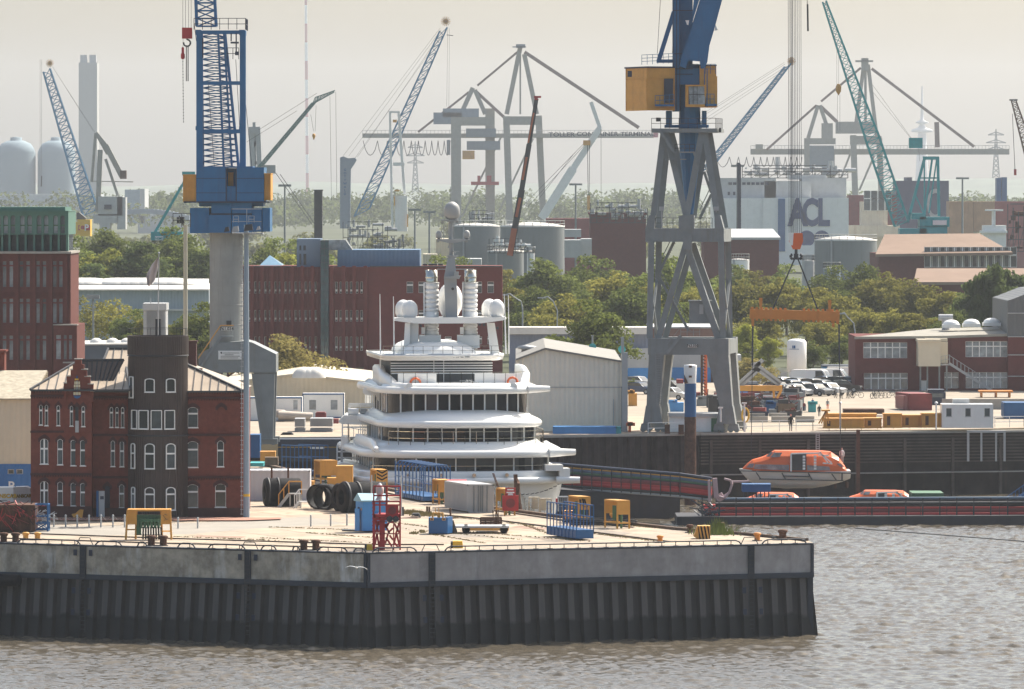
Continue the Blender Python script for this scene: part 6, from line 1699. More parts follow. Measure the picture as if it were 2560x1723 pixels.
def cagepanel(R,x0,x1,yt,yf,label,m,n):
 d=foot(R,x0,yf);g=MB();A,B=at(R(x0,yf),d),at(R(x1,yf),d);H=at(R(0,yt),d).z-ZQ
 for o in (0,.9):g.tube([A+Vector((0,o,0)),A+Vector((0,o,H)),B+Vector((0,o,H)),B+Vector((0,o,0))],.05)
 for k in range(1,n):q=A.lerp(B,k/n);g.bar(q,q+Vector((0,0,H)),.04)
 for z in (.35,.65):g.bar(A+Vector((0,0,H*z)),B+Vector((0,0,H*z)),.04)
 return g,A,B,H
g,A,B,H=cagepanel(S4,957,1050,380,515,'','white',2);o=thing('tank_cage','cream tube-framed tank cart nearest the mooring post','tank cart',tuple(A));g.build('frame',M['cream'],o);g=MB();g.obox(A+Vector((.2,.2,.25)),(B.x-A.x-.3,0,0),(0,.5,0),(0,0,H*.75));g.build('tank',mat('cream_tank',(.5,.46,.38),.6),o)
g,A,B,H=cagepanel(S4,1062,1160,393,522,'','white',3);o=thing('tank_cage','cream tube-framed tank cart, second from the mooring post','tank cart',tuple(A));g.build('frame',M['cream'],o);g=MB();g.obox(A+Vector((.0,.2,.2)),((B.x-A.x)*.5,0,0),(0,.5,0),(0,0,H*.8));g.build('tank',M['cream'],o)
g,A,B,H=cagepanel(S4,1222,1310,375,505,'','steel',5);o=thing('rack','grey wire rack standing left of the scrawled supply frame','rack',tuple(A));g.build('bars',M['steel'],o)
d=foot(S4,1210,500);g=MB();g.fb(S4,1198,390,1226,442,d,.4);g.fb(S4,1208,442,1214,500,d+.1,.15,1);single(g,'extinguisher_box',[M['red'],M['dark']],'small red fire extinguisher box on a post beside the wire rack','fire box')
t=thing('cable_coil','flat coil of dark hose on the ground between two supply frames','hose coil',tuple(gp(S4(1600,640))));g=MB();c=gp(S4(1602,632))
for k in range(7):
 r=.9+.22*k;z=.12+.1*((k*3) % 4);N=20;g.tube([c+Vector((r*1.25*math.cos(2*math.pi*i/N),r*.9*math.sin(2*math.pi*i/N),z)) for i in range(N+1)],.07,5)
g.build('coil',M['black'],t)
def chain(R,pts,label):
 g=MB()
 for (a,b) in zip(pts,pts[1:]):
  A,B=gp(R(*a)),gp(R(*b));n=max(2,int((B-A).length/.35))
  for k in range(n):p,q=A.lerp(B,k/n),A.lerp(B,(k+.75)/n);g.bar(p+Vector((0,0,.1)),q+Vector((0,0,.1)),.2 if k % 2 else .1,.1 if k % 2 else .22)
 return single(g,'mooring_chain',M['dark'],label,'chain')
chain(S7,[(340,850),(440,862),(560,876),(610,870),(640,888)],'heavy dark chain lying along the dock edge behind the orange bollard')
chain(S7,[(742,892),(810,895),(850,908)],'short heavy chain at the river corner of the quay')
g=MB();c=gp(S7(255,858))
for k in range(260):
 a,r=random.uniform(0,6.28),random.gauss(0,.75);p=c+Vector((r*math.cos(a)*1.3,r*math.sin(a),0));h=random.uniform(.3,1.5)*math.exp(-abs(r)*.5);q=p+Vector((random.uniform(-.35,.35),random.uniform(-.2,.2),h));wv=Vector((.05,0,0));g.add([p-wv,p+wv,q],[(0,1,2)])
tag(g.build('weeds',mat('weed_green',(.16,.2,.05),.9,var=.3)),'tuft of tall green weeds beside the striped block','weeds')
g=MB();A,B=gp(T2(1240,470)),gp(T2(1760,545))
for k in range(900):
 p=A.lerp(B,random.random())+Vector((random.gauss(0,.5),random.gauss(0,.55),0));q=p+Vector((random.uniform(-.15,.15),0,random.uniform(.05,.3)));g.add([p-Vector((.06,0,0)),p+Vector((.06,0,0)),q],[(0,1,2)])
for cx_,cy_,n_ in ((1440,885,60),(1600,860,40)):
 for k in range(n_):
  p=gp(T2(cx_+random.gauss(0,40),cy_+random.gauss(0,8)));q=p+Vector((random.uniform(-.15,.15),0,random.uniform(.03,.2)));g.add([p-Vector((.06,0,0)),p+Vector((.06,0,0)),q],[(0,1,2)])
rg_=random.Random(9)
def tufts(A,B,n,w):
 for k in range(n):
  p=A.lerp(B,rg_.random())+Vector((rg_.gauss(0,w),rg_.gauss(0,w),0))
  if rg_.random()<.5:p=A.lerp(B,round(rg_.random()*9)/9+rg_.gauss(0,.02))+Vector((rg_.gauss(0,w),rg_.gauss(0,w),0))
  g.add([p-Vector((.07,0,0)),p+Vector((.07,0,0)),p+Vector((rg_.uniform(-.12,.12),0,rg_.uniform(.02,.11)))],[(0,1,2)])
for a,b in (((600,1225),(840,1236)),((930,1205),(1180,1228)),((1060,1210),(1330,1232)),((900,1190),(1010,1205)),((1180,1190),(1250,1215)),((1350,1215),(1490,1232)),((620,1200),(800,1206)),((965,1171),(1127,1187)),((1127,1187),(1500,1232)),((400,1222),(620,1230)),((1290,1183),(1500,1203)),((980,1216),(1100,1236)),((700,1213),(850,1224))):tufts(gp(D(*a)),gp(D(*b)),110,.1)
kind(g.build('grass',M['weed']),'stuff')
for k,pts in enumerate((((1010,1215),(1100,1217),(1130,1224),(1040,1223)),((620,1212),(700,1214),(690,1219),(610,1217)),((1180,1196),(1260,1203),(1230,1207),(1160,1200)),((1340,1203),(1440,1213),(1420,1217),(1320,1207)),((860,1207),(960,1209),(950,1213),(855,1212)),((450,1218),(560,1221),(550,1225),(440,1222)),((1120,1230),(1290,1230),(1300,1234),(1125,1234)))):
 sheet('repair_patch',[gp(D(*p)) for p in pts],mat('patch_%d' % (k % 3),((.27,.235,.2),(.36,.3,.23),(.3,.21,.165))[k % 3],.95,var=.2,sc_=1),ZQ+.006)
d=foot(T2,1480,590);g=MB();g.fpoly(T2,[(1385,525),(1415,495),(1530,495),(1568,560),(1560,590),(1530,560),(1400,530)],d,1.0);single(g,'steel_channel',M['dark'],'dark bent steel channel lying on a pale slab behind the blue box','scrap steel')
g=MB();g.fpoly(T2,[(1180,620),(1190,580),(1500,555),(1540,610),(1180,635)],d-.3,1.2);single(g,'stone_slab',mat('pink_slab',(.4,.29,.24),.9),'flat pinkish stone slab right of the red tower','slab')
d=foot(T2,1710,495);g=MB();g.fb(T2,1672,362,1712,470,d,.3);g.fb(T2,1718,365,1752,480,d+.1,.3);g.fb(T2,1700,470,1725,495,d+.1,.2);single(g,'rusty_clamp',M['rust'],'small rusty orange clamp standing on the slot near the blue gangway','clamp')
g=MB();d=foot(T2,1215,540);g.fb(T2,1200,372,1240,540,d,.5);single(g,'dark_post',M['dark'],'short dark post right behind the red tower','post')
g=MB();g.cyl(gp(T2(2150,590)),at(T2(2138,390),foot(T2,2150,590)),.07);g.bar(gp(T2(2150,600)),gp(T2(2290,590)),.12);single(g,'rusty_stake',M['rust'],'thin rusty stake behind the blue box','stake')
for x,y0,y1,lb in ((612,0,545,'thin white pole left behind the red tower'),(1190,0,545,'thin white pole right behind the red tower')):
 d=foot(T2,x,y1);g=MB();g.cyl(at(T2(x,y1),d),at(T2(x,y0-250),d),.06,.05,n=6);single(g,'thin_pole',M['lgrey'],lb,'pole')
def post(R,x,yt,yf,label,group='posts with chain'):
 d=foot(R,x,yf);g=MB();p=at(R(x,yf),d);g.cyl(p,at(R(x,yt),d),.065,n=8);q=at(R(x,yt),d);g.dome((q.x,q.y,q.z-.01),.08,.1,8);return single(g,'chain_post',M['lgrey'],label,'post',group=group)
oo=['leftmost','second','third','fourth','fifth','sixth','seventh']
for k,x in enumerate((785,956,1125,1297,1470,1645,1815)):post(T4,x,172,335+k*1.5,oo[k]+' of the seven pale chain posts left of the green manifold')
post(R6,1342,1435,1512,'pale chain post in front of the brick tower, right of the manifold');post(R6,1490,1435,1512,'pale chain post in front of the right wing windows')
for k,x in enumerate((793,1016,1198)):post(S3,x,1030-k*5,1150-k*6,('left','middle','right')[k]+' thin dark post of three left of the blue hut')
g=MB();xs=[785,956,1125,1297,1470,1645,1815]
for k in range(6):
 a,b=gp(T4(xs[k],335+k*1.5)),gp(T4(xs[k+1],336.5+k*1.5));za=.93
 pts=[a.lerp(b,s/8)+Vector((0,0,za-.35*(1-(s/4-1)**2))) for s in range(9)];g.tube(pts,.022,4)
single(g,'chain',M['dark'],'thin sagging chain strung between the pale posts in front of the brick house','chain')
def skip():
 d=foot(R6,120,1540);t=thing('steel_skip','dark rusty skip full of red and black scrap at the left edge','skip',tuple(gp(R6(120,1540))));g=MB()
 g.fb(R6,-60,1335,262,1530,d,3.4)
 for x in range(-50,262,28):g.fb(R6,x,1340,x+8,1528,d-.08,.08)
 g.build('body',M['rust'],t);g=MB()
 for k in range(40):
  x=random.uniform(-40,250);a=at(R6(x,random.uniform(1345,1460)),d-.15);g.bar(a,a+Vector((random.uniform(-.9,.9),.05,random.uniform(-1,.7))),random.uniform(.03,.09),.04,mi=k % 3)
 for k in range(14):a=at(R6(random.uniform(-40,250),1335),d+random.uniform(.3,3));g.bar(a,a+Vector((random.uniform(-1,1),.3,random.uniform(-.1,.35))),.07,mi=k % 3)
 g.build('scrap',[M['dred'],M['black'],M['red']],t)
 g=MB()
 for x in (0,150,230):g.fb(R6,x,1528,x+22,1544,d+.2,2.6)
 g.build('foot',M['dark'],t)
 d=foot(R6,310,1535);t=thing('stillage','blue steel stillage cage with wire load right of the rusty skip','stillage',tuple(gp(R6(310,1535))));g=MB();A,B=at(R6(264,1525),d),at(R6(360,1525),d);H=at(R6(0,1333),d).z-A.z
 for o in (0,1.5):
  for q in (A,B):g.bar(q+Vector((0,o,-.1)),q+Vector((0,o,H)),.12)
  for z in (.02,.28,.55,1):g.bar(A+Vector((0,o,H*z)),B+Vector((0,o,H*z)),.09)
  g.bar(A+Vector((0,o,0)),B+Vector((0,o,H*.28)),.07);g.bar(B+Vector((0,o,0)),A+Vector((0,o,H*.28)),.07)
 for q in (A,B):
  for z in (0,.55,1):g.bar(q+Vector((0,0,H*z)),q+Vector((0,1.5,H*z)),.09)
 g.build('cage',M['blu'],t);g=MB()
 for k in range(22):a=A.lerp(B,random.random())+Vector((0,random.uniform(.1,1.4),H*random.uniform(.3,.75)));g.bar(a,a+Vector((random.uniform(-.8,.8),.1,random.uniform(-.4,.4))),.05)
 g.build('wire_load',M['steel'],t)
skip()
def van():
 d=foot(R6,100,1400)-2;t=thing('delivery_van','white high-roof van with yellow and black lettering parked behind the rusty skip','van',(at(R6(50,0),d).x,d,ZQ));R=R6
 g=MB()
 def sec(x,o,yt,yb):return [at(R(x,yb),d+o),at(R(x+2,(yt*.45+yb*.55)),d+o-.02),at(R(x,yt+18),d+o+.1),at(R(x-2,yt),d+o+.35)]
 g.fpoly(R,[(-210,1420),(-210,1300),(-150,1215),(-120,1203),(96,1203),(100,1215),(100,1420)],d,2.0)
 A,B=at(R(100,1420),d),at(R(232,1420),d);n=Vector((B.x-A.x,.9,0))
 pr=[(0,1420),(0,1206),(.1,1200),(.72,1200),(.9,1215),(.97,1270),(1,1330),(1,1420)]
 g.poly([A+n*a+Vector((0,0,at(R(0,y),d).z-A.z)) for a,y in pr],(0,1.6,0));g.build('body',M['white'],t)
 g=MB();g.fb(R,-200,1225,-110,1290,d-.03,.05);g.build('window',M['glass'],t)
 for x in (-130,60):
  g=MB();c=at(R(x,1400),d-.05);c.z=ZQ+.34;g.cyl(c,c+Vector((0,.25,0)),.34,n=16);g.build('wheel',M['black'],t)
 g=MB();g.fb(R,80,1312,98,1340,d-.05,.1);g.build('tail_light',M['red'],t)
 text('TRANSCAR',at(R(22,1268),d-.04),.42,M['yel2'],t,bold=.02)
 text('TRANSCAR',A+n*.45+Vector((0,-.03,at(R(0,1270),d).z-A.z)),.34,mat('lettering_ochre',(.3,.2,.03),.5),t,rot=(RD(90),0,math.atan2(n.y,n.x)),bold=.02)
 g=MB();g.fb(R,-30,1298,55,1302,d-.03,.02);g.build('lettering_line',M['dark'],t)
van()
d=foot(R6,585,1440);g=MB();g.fpoly(R6,[(540,1405),(565,1400),(590,1378),(600,1370),(628,1372),(618,1436),(560,1440)],d,.9);single(g,'grit_box',M['yel'],'yellow plastic grit box beside the brick house door','grit box')
container('site_container','long pale grey site container behind the black fenders',S3,60,785,520,862,mat('site_container_paint',(.5,.5,.52),.55,var=.05,wave=('X',.62,0.6)),3,0,doors=False)
for x,lab in ((355,'left'),(540,'right')):
 d=foot(S3,x,880);g=MB();g.cyl(at(S3(x,880),d-.6),at(S3(x,490),d-.6),.08);single(g,'iron_post',M['rust'],lab+' rusty iron post in front of the long pale site container','post')
def crate(R,x0,x1,yt,yf,label,m,d,t_=1.5,name='crate',cat='crate'):
 g=MB();g.fb(R,x0,yt,x1,yf,d,t_);g.fb(R,x0-2,yt-3,x1+2,yt+3,d-.06,t_+.12)
 for x in (x0,(x0+x1)/2-3,x1-6):g.fb(R,x,yt,x+6,yf,d-.05,.06)
 return single(g,name,m,label,cat)
crate(S3,225,395,312,468,'yellow steel crate under the leg of the blue crane',M['yel'],foot(S3,310,468))
crate(S3,280,425,378,468,'wooden crate in front of the yellow steel crate',M['wood'],foot(S3,350,468)-3)
crate(S3,978,1132,608,692,'low scuffed yellow box behind the black rubber rings',M['yel'],foot(S3,1050,692))
crate(S3,668,828,645,800,'yellow winch cabinet beside the fender steps',M['yel'],foot(S3,750,800),1.2)
crate(S2,2,152,968,1180,'faded yellow cabinet in front of the yacht side railing',M['yel'],foot(S2,80,1180),1.6)
crate(S3,110,222,125,380,'blue skip stacked beside the crane leg',M['blu'],foot(S3,166,380),3)
crate(S3,110,262,440,478,'low teal container roof left of the yellow crate',M['teal'],foot(S3,186,478)-5,3)
#  FAR QUAY: railings, cabins, boats, barge, cars, people
def simple(name,label,cat,R,boxes,d,t_,mats,org=None,group=None):
 g=MB()
 for b in boxes:g.fb(R,*b[:4],d+(b[5] if len(b)>5 else 0),b[6] if len(b)>6 else t_,b[4] if len(b)>4 else 0)
 return single(g,name,mats,label,cat,group=group)
dq=656.5
for lab,pts in (('white quay railing left of the blue mooring pile',[S5(778,985),S5(1090,990)]),('long white quay railing above the black fender wall',[S7(330,158),S7(900,150),S7(1770,140)]),('white quay railing at the right edge beside the white cabin',[S7(1935,136),S7(2330,128),S7(2700,122)])):
 g=MB();P=[at(p,dq+(p[0]-1700)*.02) for p in pts]
 for p in P:p.z=ZQ+.02
 g.rail(P,1.1,.035,1.9,1);single(g,'quay_railing',M['white'],lab,'railing')
t=thing('mooring_pile','thick mooring pile with slanted white cap, blue middle and rusty base','mooring pile',tuple(at(S5(1150,1370),640)))
c=at(S5(1150,0),640);r=52/3.5303*640/F;z=lambda y:wz(S5(0,y)[1],640)
g=MB();g.cyl((c.x,640,-1),(c.x,640,z(855)),r,n=20);g.build('base',M['rust'],t)
g=MB();g.cyl((c.x,640,z(855)),(c.x,640,z(560)),r*.99,n=20);g.build('shaft',M['blu'],t)
g=MB();g.lathe((c.x,640,0),[(r*1.0,z(560)),(r*1.0,z(525)),(r*1.12,z(410)),(r*1.05,z(398)),(.001,z(392))],20);g.fpoly(S5,[(1096,480),(1130,555),(1096,565)],640-r-.05,.1,1)
for y in (412,500):p=at(S5(1150,y),640-r-.08);g.box((p.x,p.y,p.z-.1),(.3,.1,.2),0,1)
g.build('cap',[M['white'],M['rust']],t)
simple('quay_hut','low white flat-roofed hut behind the blue mooring pile','hut',S5,[(965,852,1480,988),(958,826,1482,854,1,-.3,4.6),(1335,868,1392,986,2,-.1,.12)],659,4,[M['white'],M['lgrey'],M['grn']])
for x0,x1,lb in ((925,970,'left'),(1046,1094,'right')):simple('steel_post',lb+' rusty red square post on the wall left of the blue mooring pile','post',S5,[(x0,925,x1,1010)],654.5,.6,M['rust'])
for x,y0,y1,lb in ((1627,742,988,'white lamp pole rising from the railing right of the mooring pile'),(1417,782,900,'short white pole on the low white hut'),(2290,985,1555,'')):
 if lb:g=MB();g.cyl(at(S5(x,y1),656),at(S5(x,y0),656),.09,n=8);p=at(S5(x,y0),656);g.box((p.x,p.y,p.z),(.5,.3,.15));single(g,'lamp_pole',M['white'],lb,'pole')
for x,y0,lb in ((1085,-30,'white pole on the railing in front of the yellow girders'),(1735,-30,'white pole left of the white site cabin')):g=MB();g.cyl(at(S7(x,145),657),at(S7(x,y0),657),.08,n=8);p=at(S7(x,y0),657);g.dome(p,.18,.2,8);single(g,'lamp_pole',M['white'],lb,'pole')
g=MB();N=18;g.tube([at(S5(1636+30*math.cos(6.283*k/N),840+62*math.sin(6.283*k/N)),657.5) for k in range(N+1)],.1);single(g,'hose_hoop',M['yel2'],'yellow hose loop hanging beside the white lamp pole','hose')
for k,(x0,x1,y0,y1,lb) in enumerate(((1675,1835,852,905,'lower left concrete block of the row behind the railing'),(1675,1810,826,851,'pale upper left concrete block stacked behind the railing'),(1845,2005,824,850,'upper middle concrete block behind the railing'),(1868,2035,851,902,'stained concrete block left of the man in black'),(2080,2245,850,904,'concrete block right of the man in black'))):
 simple('concrete_block',lb,'concrete block',S5,[(x0,y0,x1,y1)],foot(S5,x0,904)+(k in (1,2))*1.2,1,M['conc'])
for R,x0,x1,y0,y1,m,nm,lb in ((S5,1570,1662,668,716,'blu2','tank','blue steel tank under the grey timber gantry'),(S5,1597,1728,714,832,'rust','cage','brown mesh cage right of the crane leg'),(S5,1735,1815,690,740,'nav','crate','dark blue crate behind the brown mesh cage'),(S5,1915,2062,692,742,'nav','crate','wide dark blue crate on the upper part of the scrap row'),(S5,1925,2065,755,835,'black','crate','black rack of gear below the wide dark blue crate'),(S5,1815,1905,745,825,'blu','drum_rack','blue drum rack beside the black gear rack'),(S5,2080,2142,762,812,'dred','crate','dark red crate right of the black gear rack'),(S5,2195,2260,745,815,'teal','crate','teal crate where the workers stand'),(S5,942,1092,730,812,'blu2','container','blue ribbed container behind the white hut, left of the mooring pile'),(S5,1208,1300,700,760,'grey','crate','grey crate right of the mooring pile'),(S5,1310,1385,690,830,'dark','crate','dark stack left of the right crane leg'),(S5,605,680,648,760,'yel','supply_box','yellow supply box behind the end of the grey shed'),(S5,604,628,935,1010,'ora','bollard_box','orange box at the end pillar of the grey shed')):
 d=max(660,foot(R,x0,y1));g=MB();g.fb(R,x0,y0,x1,y1,d,1.8)
 for k in range(3):a=at(R(random.uniform(x0,x1),y0),d+.5);g.box(a,(random.uniform(.3,.9),.7,random.uniform(.1,.45)))
 for x in (x0,(x0+x1)/2,x1-5):g.fb(R,x,y0,x+5,y1,d-.06,.08)
 single(g,nm,M[m],lb,nm.replace('_',' '))
t=thing('timber_gantry','grey A-shaped timber gantry on a yellow beam behind the scrap row','gantry',tuple(at(S5(1750,830),690)));g=MB()
for a,b in (((1560,580),(1740,420)),((1580,600),(1760,430)),((1745,400),(1950,560)),((1735,430),(1935,575)),((1700,440),(1790,350)),((1690,400),(1770,380))):g.bar(at(S5(*a),690),at(S5(*b),690),.4)
g.build('rafters',M['steel'],t);g=MB();g.fb(S5,1556,580,1962,628,689.5,1);g.build('beam',M['yel'],t)
g=MB()
for a,b in (((1885,628),(1890,690)),((1950,628),(1915,690)),((1570,628),(1570,700))):g.bar(at(S5(*a),690),at(S5(*b),690),.25)
g.build('strut',M['yel'],t)
t=thing('piling_rig','orange piling rig mast with white cab seen between the crane legs','piling rig',tuple(gp(S5(1270,680))));dd=foot(S5,1270,680);g=MB();g.fb(S5,1272,300,1300,680,dd,.9);g.fb(S5,1242,300,1262,680,dd,.5,1)
for k in range(12):g.bar(at(S5(1245,310+30*k),dd),at(S5(1285,330+30*k),dd),.12,mi=1)
g.build('mast',[M['ora'],M['rust']],t);g=MB();g.fb(S5,1032,560,1110,690,dd,2.5);g.fb(S5,1030,525,1090,562,dd,2.4,1);g.fb(S5,1100,640,1240,700,dd+.3,2,1);g.build('cab',[M['white'],M['dred']],t)
def person(R,x,yt,yf,d,label,top,leg,hat=None,lean=0):
 p=at(R(x,yf),d);H=at(R(x,yt),d).z-p.z;s=H/1.78
 g=MB();n=10
 def ring(cx,cz,rx,ry,cy=0):return [p+Vector((cx+rx*math.cos(6.283*k/n),cy+ry*math.sin(6.283*k/n),cz))*s if False else p+s*Vector((cx+rx*math.cos(6.283*k/n),cy+ry*math.sin(6.283*k/n),cz)) for k in range(n)]
 for e in (-1,1):
  g.loft([ring(e*.1,0,.05,.11,-.03),ring(e*.1,.1,.05,.06),ring(e*.1,.28,.062,.065),ring(e*.1,.5,.058,.06),ring(e*.095,.72,.08,.085),ring(e*.07,.92,.095,.1)],mi=1,cap0=True)
  g.loft([ring(e*.19,1.42,.055,.06),ring(e*.25,1.22,.05,.05),ring(e*.27,1.1,.042,.045,-.02),ring(e*.25,.92,.036,.04,-.08),ring(e*.24,.84,.032,.036,-.1),ring(e*.24,.74,.02,.03,-.1)],mi=0,cap0=True,cap1=True)
  for f in range(4):g.cyl(p+s*Vector((e*.24+(f-1.5)*.016,-.1,.76)),p+s*Vector((e*.24+(f-1.5)*.018,-.11,.69)),.008*s,n=5,mi=2)
  g.cyl(p+s*Vector((e*.22,-.1,.78)),p+s*Vector((e*.2,-.13,.73)),.009*s,n=5,mi=2)
 g.loft([ring(0,.88,.165,.11),ring(0,1.0,.16,.11),ring(0,1.15,.165,.11),ring(0,1.32,.19,.12),ring(0,1.44,.2,.1),ring(0,1.5,.09,.075),ring(0,1.53,.055,.06)],cap0=True)
 g.loft([ring(0,1.5,.052,.055),ring(0,1.56,.05,.055),ring(0,1.59,.07,.085,-.01),ring(0,1.66,.078,.098,-.01),ring(0,1.73,.07,.09),ring(0,1.78,.03,.04)],mi=2,cap1=True)
 g.cyl(p+s*Vector((0,-.1,1.655)),p+s*Vector((0,-.13,1.64)),.014*s,n=5,mi=2)
 for e in (-1,1):g.cyl(p+s*Vector((e*.078,0,1.63)),p+s*Vector((e*.078,0,1.68)),.016*s,n=5,mi=2);g.box(p+s*Vector((e*.03,-.105,1.675)),(.02*s,.01,.012*s),0,3)
 g.box(p+s*Vector((0,-.103,1.605)),(.045*s,.01,.008*s),0,3)
 t=thing('person',label,'person',tuple(p));g.build('body',[M[top],M[leg],M['skin'],M['dark']],t)
 h=MB();h.lathe(p+s*Vector((0,.005,1.68)),[(.09*s,0),(.088*s,.05*s),(.06*s,.1*s),(.001,.12*s)],10);h.build('hat' if hat else 'hair',M[hat or 'dark'],t)
person(S7,750,44,156,658,'person in black clothes and red cap standing at the quay railing','black','nav','red')
person(S6,460,1348,1440,foot(S6,460,1440),'person in dark jacket and bright orange trousers on the yard','grey','ora')
person(S6,327,1340,1425,foot(S6,327,1425),'person in blue jacket standing behind the teal crate','blu','nav')
person(S6,385,1395,1500,foot(S6,385,1505),'person in dark clothes standing right of the teal crate','black','nav')
for k,(x0,x1,y0,y1,o,lb) in enumerate(((975,1245,72,140,0,'lower left yellow box girder of the stack on the quay'),(1250,1365,70,138,.4,'short yellow girder in the middle of the stack'),(1380,1500,40,136,.2,'tall yellow girder piece right of the short one'),(1505,1640,50,134,.5,'yellow girder with open end near the white pole'),(1640,1772,38,134,.1,'yellow girder next to the white site cabin'),(990,1330,40,74,2.5,'upper yellow girder lying behind the lower left one'))):
 g=MB();d=663+o*3;g.fb(S7,x0,y0,x1,y1,d,1.6);g.fb(S7,x0-4,y0-2,x1+4,y0+8,d-.15,1.9);g.fb(S7,x0-4,y1-9,x1+4,y1,d-.15,1.9)
 x=x0+14
 while x<x1-20:g.fb(S7,x,y0+8,x+8,y1-9,d-.13,.14);x+=44
 g.fb(S7,x0+20,y0+16,x0+44,y1-18,d-.03,.05,1)
 single(g,'steel_girder',[M['yel'],M['rust']],lb,'girder',group='yellow girders stacked on the quay')
simple('sheet_stack','stack of brown corrugated sheets behind the yellow girders','sheets',S6,[(605,1437+k*9,966,1443+k*9) for k in range(5)],705,3,M['rust'])
t=thing('trestle','yellow trestle with pale top standing left of the girder stack','trestle',tuple(at(S6(430,1560),663)));g=MB()
for a,b in ((445,380),(450,425),(440,405),(455,470)):g.bar(at(S6(a,1455),663),at(S6(b,1565),663),.14)
g.fb(S6,408,1442,482,1456,662.5,1.2);g.build('frame',M['yel'],t)
t=thing('site_cabin','white site cabin with three small windows behind the quay railing','cabin',tuple(at(S7(1950,135),662)))
f=Facade(t,S7,662,1776,2122,136,-25,.08)
for x0,x1 in ((1803,1840),(1932,1970),(2062,2100)):f.window(x0,2,x1,58,b=.05,fm='lgrey',gm='glass')
g=MB();f.fill(g);f.back(g,3.2);g.build('wall',M['white'],t);g=MB();g.fb(S7,1850,-60,1960,-26,664,1.5);g.build('roof_unit',M['lgrey'],t)
container('cargo_container','dark red container standing behind the yellow girders',S6,1186,1390,1298,1447,M['dred'],6,-1.2,d=724,doors=False)
container('cargo_container','small pinkish container left of the dark red one',S6,1136,1184,1318,1447,mat('pale_red_paint',(.32,.12,.11),.6,var=.1),5,-.6,d=724.5,doors=False)
container('cargo_container','blue container right of the white site cabin',S6,2032,2400,1378,1522,M['blu'],4,0,d=None,doors=False)
container('cargo_container','long bright blue container in front of the grey shed',S5,-60,494,942,1017,M['blu2'],2.5,0,d=655,doors=False)
container('cargo_container','short teal container right of the long blue one at the grey shed',S5,496,541,945,1016,M['teal'],2.5,0,d=655.2,doors=False)
t=thing('truck','dark blue truck cab parked beside the dark red container','truck',tuple(gp(S6(1430,1420))));g=MB();g.fb(S6,1356,1285,1512,1420,742,5);g.fb(S6,1352,1262,1500,1288,742.3,3);g.build('cab',M['nav'],t);g=MB();g.fb(S6,1392,1295,1490,1330,741.9,.1);g.build('windscreen',M['glass'],t)
simple('fuel_drum','orange table-like platform right of the outside stair','platform',S6,[(1812,1272,2112,1286),(1830,1286,1840,1335),(2080,1286,2090,1335),(1960,1286,1970,1335)],768,2.5,M['beam'])
simple('low_wall','long low grey wall behind the white site cabin','wall',S6,[(1480,1345,2300,1440)],727,.4,M['conc'])
t=thing('silo','white upright tank on legs with a small blue emblem behind the car park','tank',tuple(gp(S6(185,1180))));d=838;c=at(S6(185,1100),d);r=87/3.5629*d/F;z=lambda y:wz(S6(0,y)[1],d)
g=MB();g.lathe((c.x,d,0),[(r*.7,z(1120)),(r,z(1100)),(r,z(838)),(r*.8,z(818)),(r*.4,z(810)),(.001,z(808))],24);g.build('shell',M['white'],t)
for s in (-1,1):
 g=MB();g.bar((c.x+s*r*.75,d-.6,ZQ),(c.x+s*r*.75,d-.6,z(1100)),.25);g.build('leg',M['white'],t)
g=MB();g.fb(S6,146,870,156,895,d-r-.03,.05);g.fb(S6,160,870,172,895,d-r-.03,.05);g.fb(S6,120,900,205,904,d-r-.03,.05);g.build('emblem',M['blu'],t)
simple('blue_shed','flat blue shed between the tank and the brick office','shed',S6,[(420,1055,712,1120),(415,1047,714,1057,1,-.2)],850,5,[M['blu2'],M['nav']])
g=MB();a,b=gp(S5(1630,562)),gp(S5(2010,562));n=40
for k in range(n):p=a.lerp(b,k/n);q=a.lerp(b,(k+1)/n);g.bar(p,p+Vector((0,0,2)),.06);g.bar(p,q+Vector((0,0,1.9)),.04);g.bar(p+Vector((0,0,1.9)),q,.04)
single(g,'wire_fence',M['steel'],'pale wire fence behind the A-shaped timber gantry','fence')
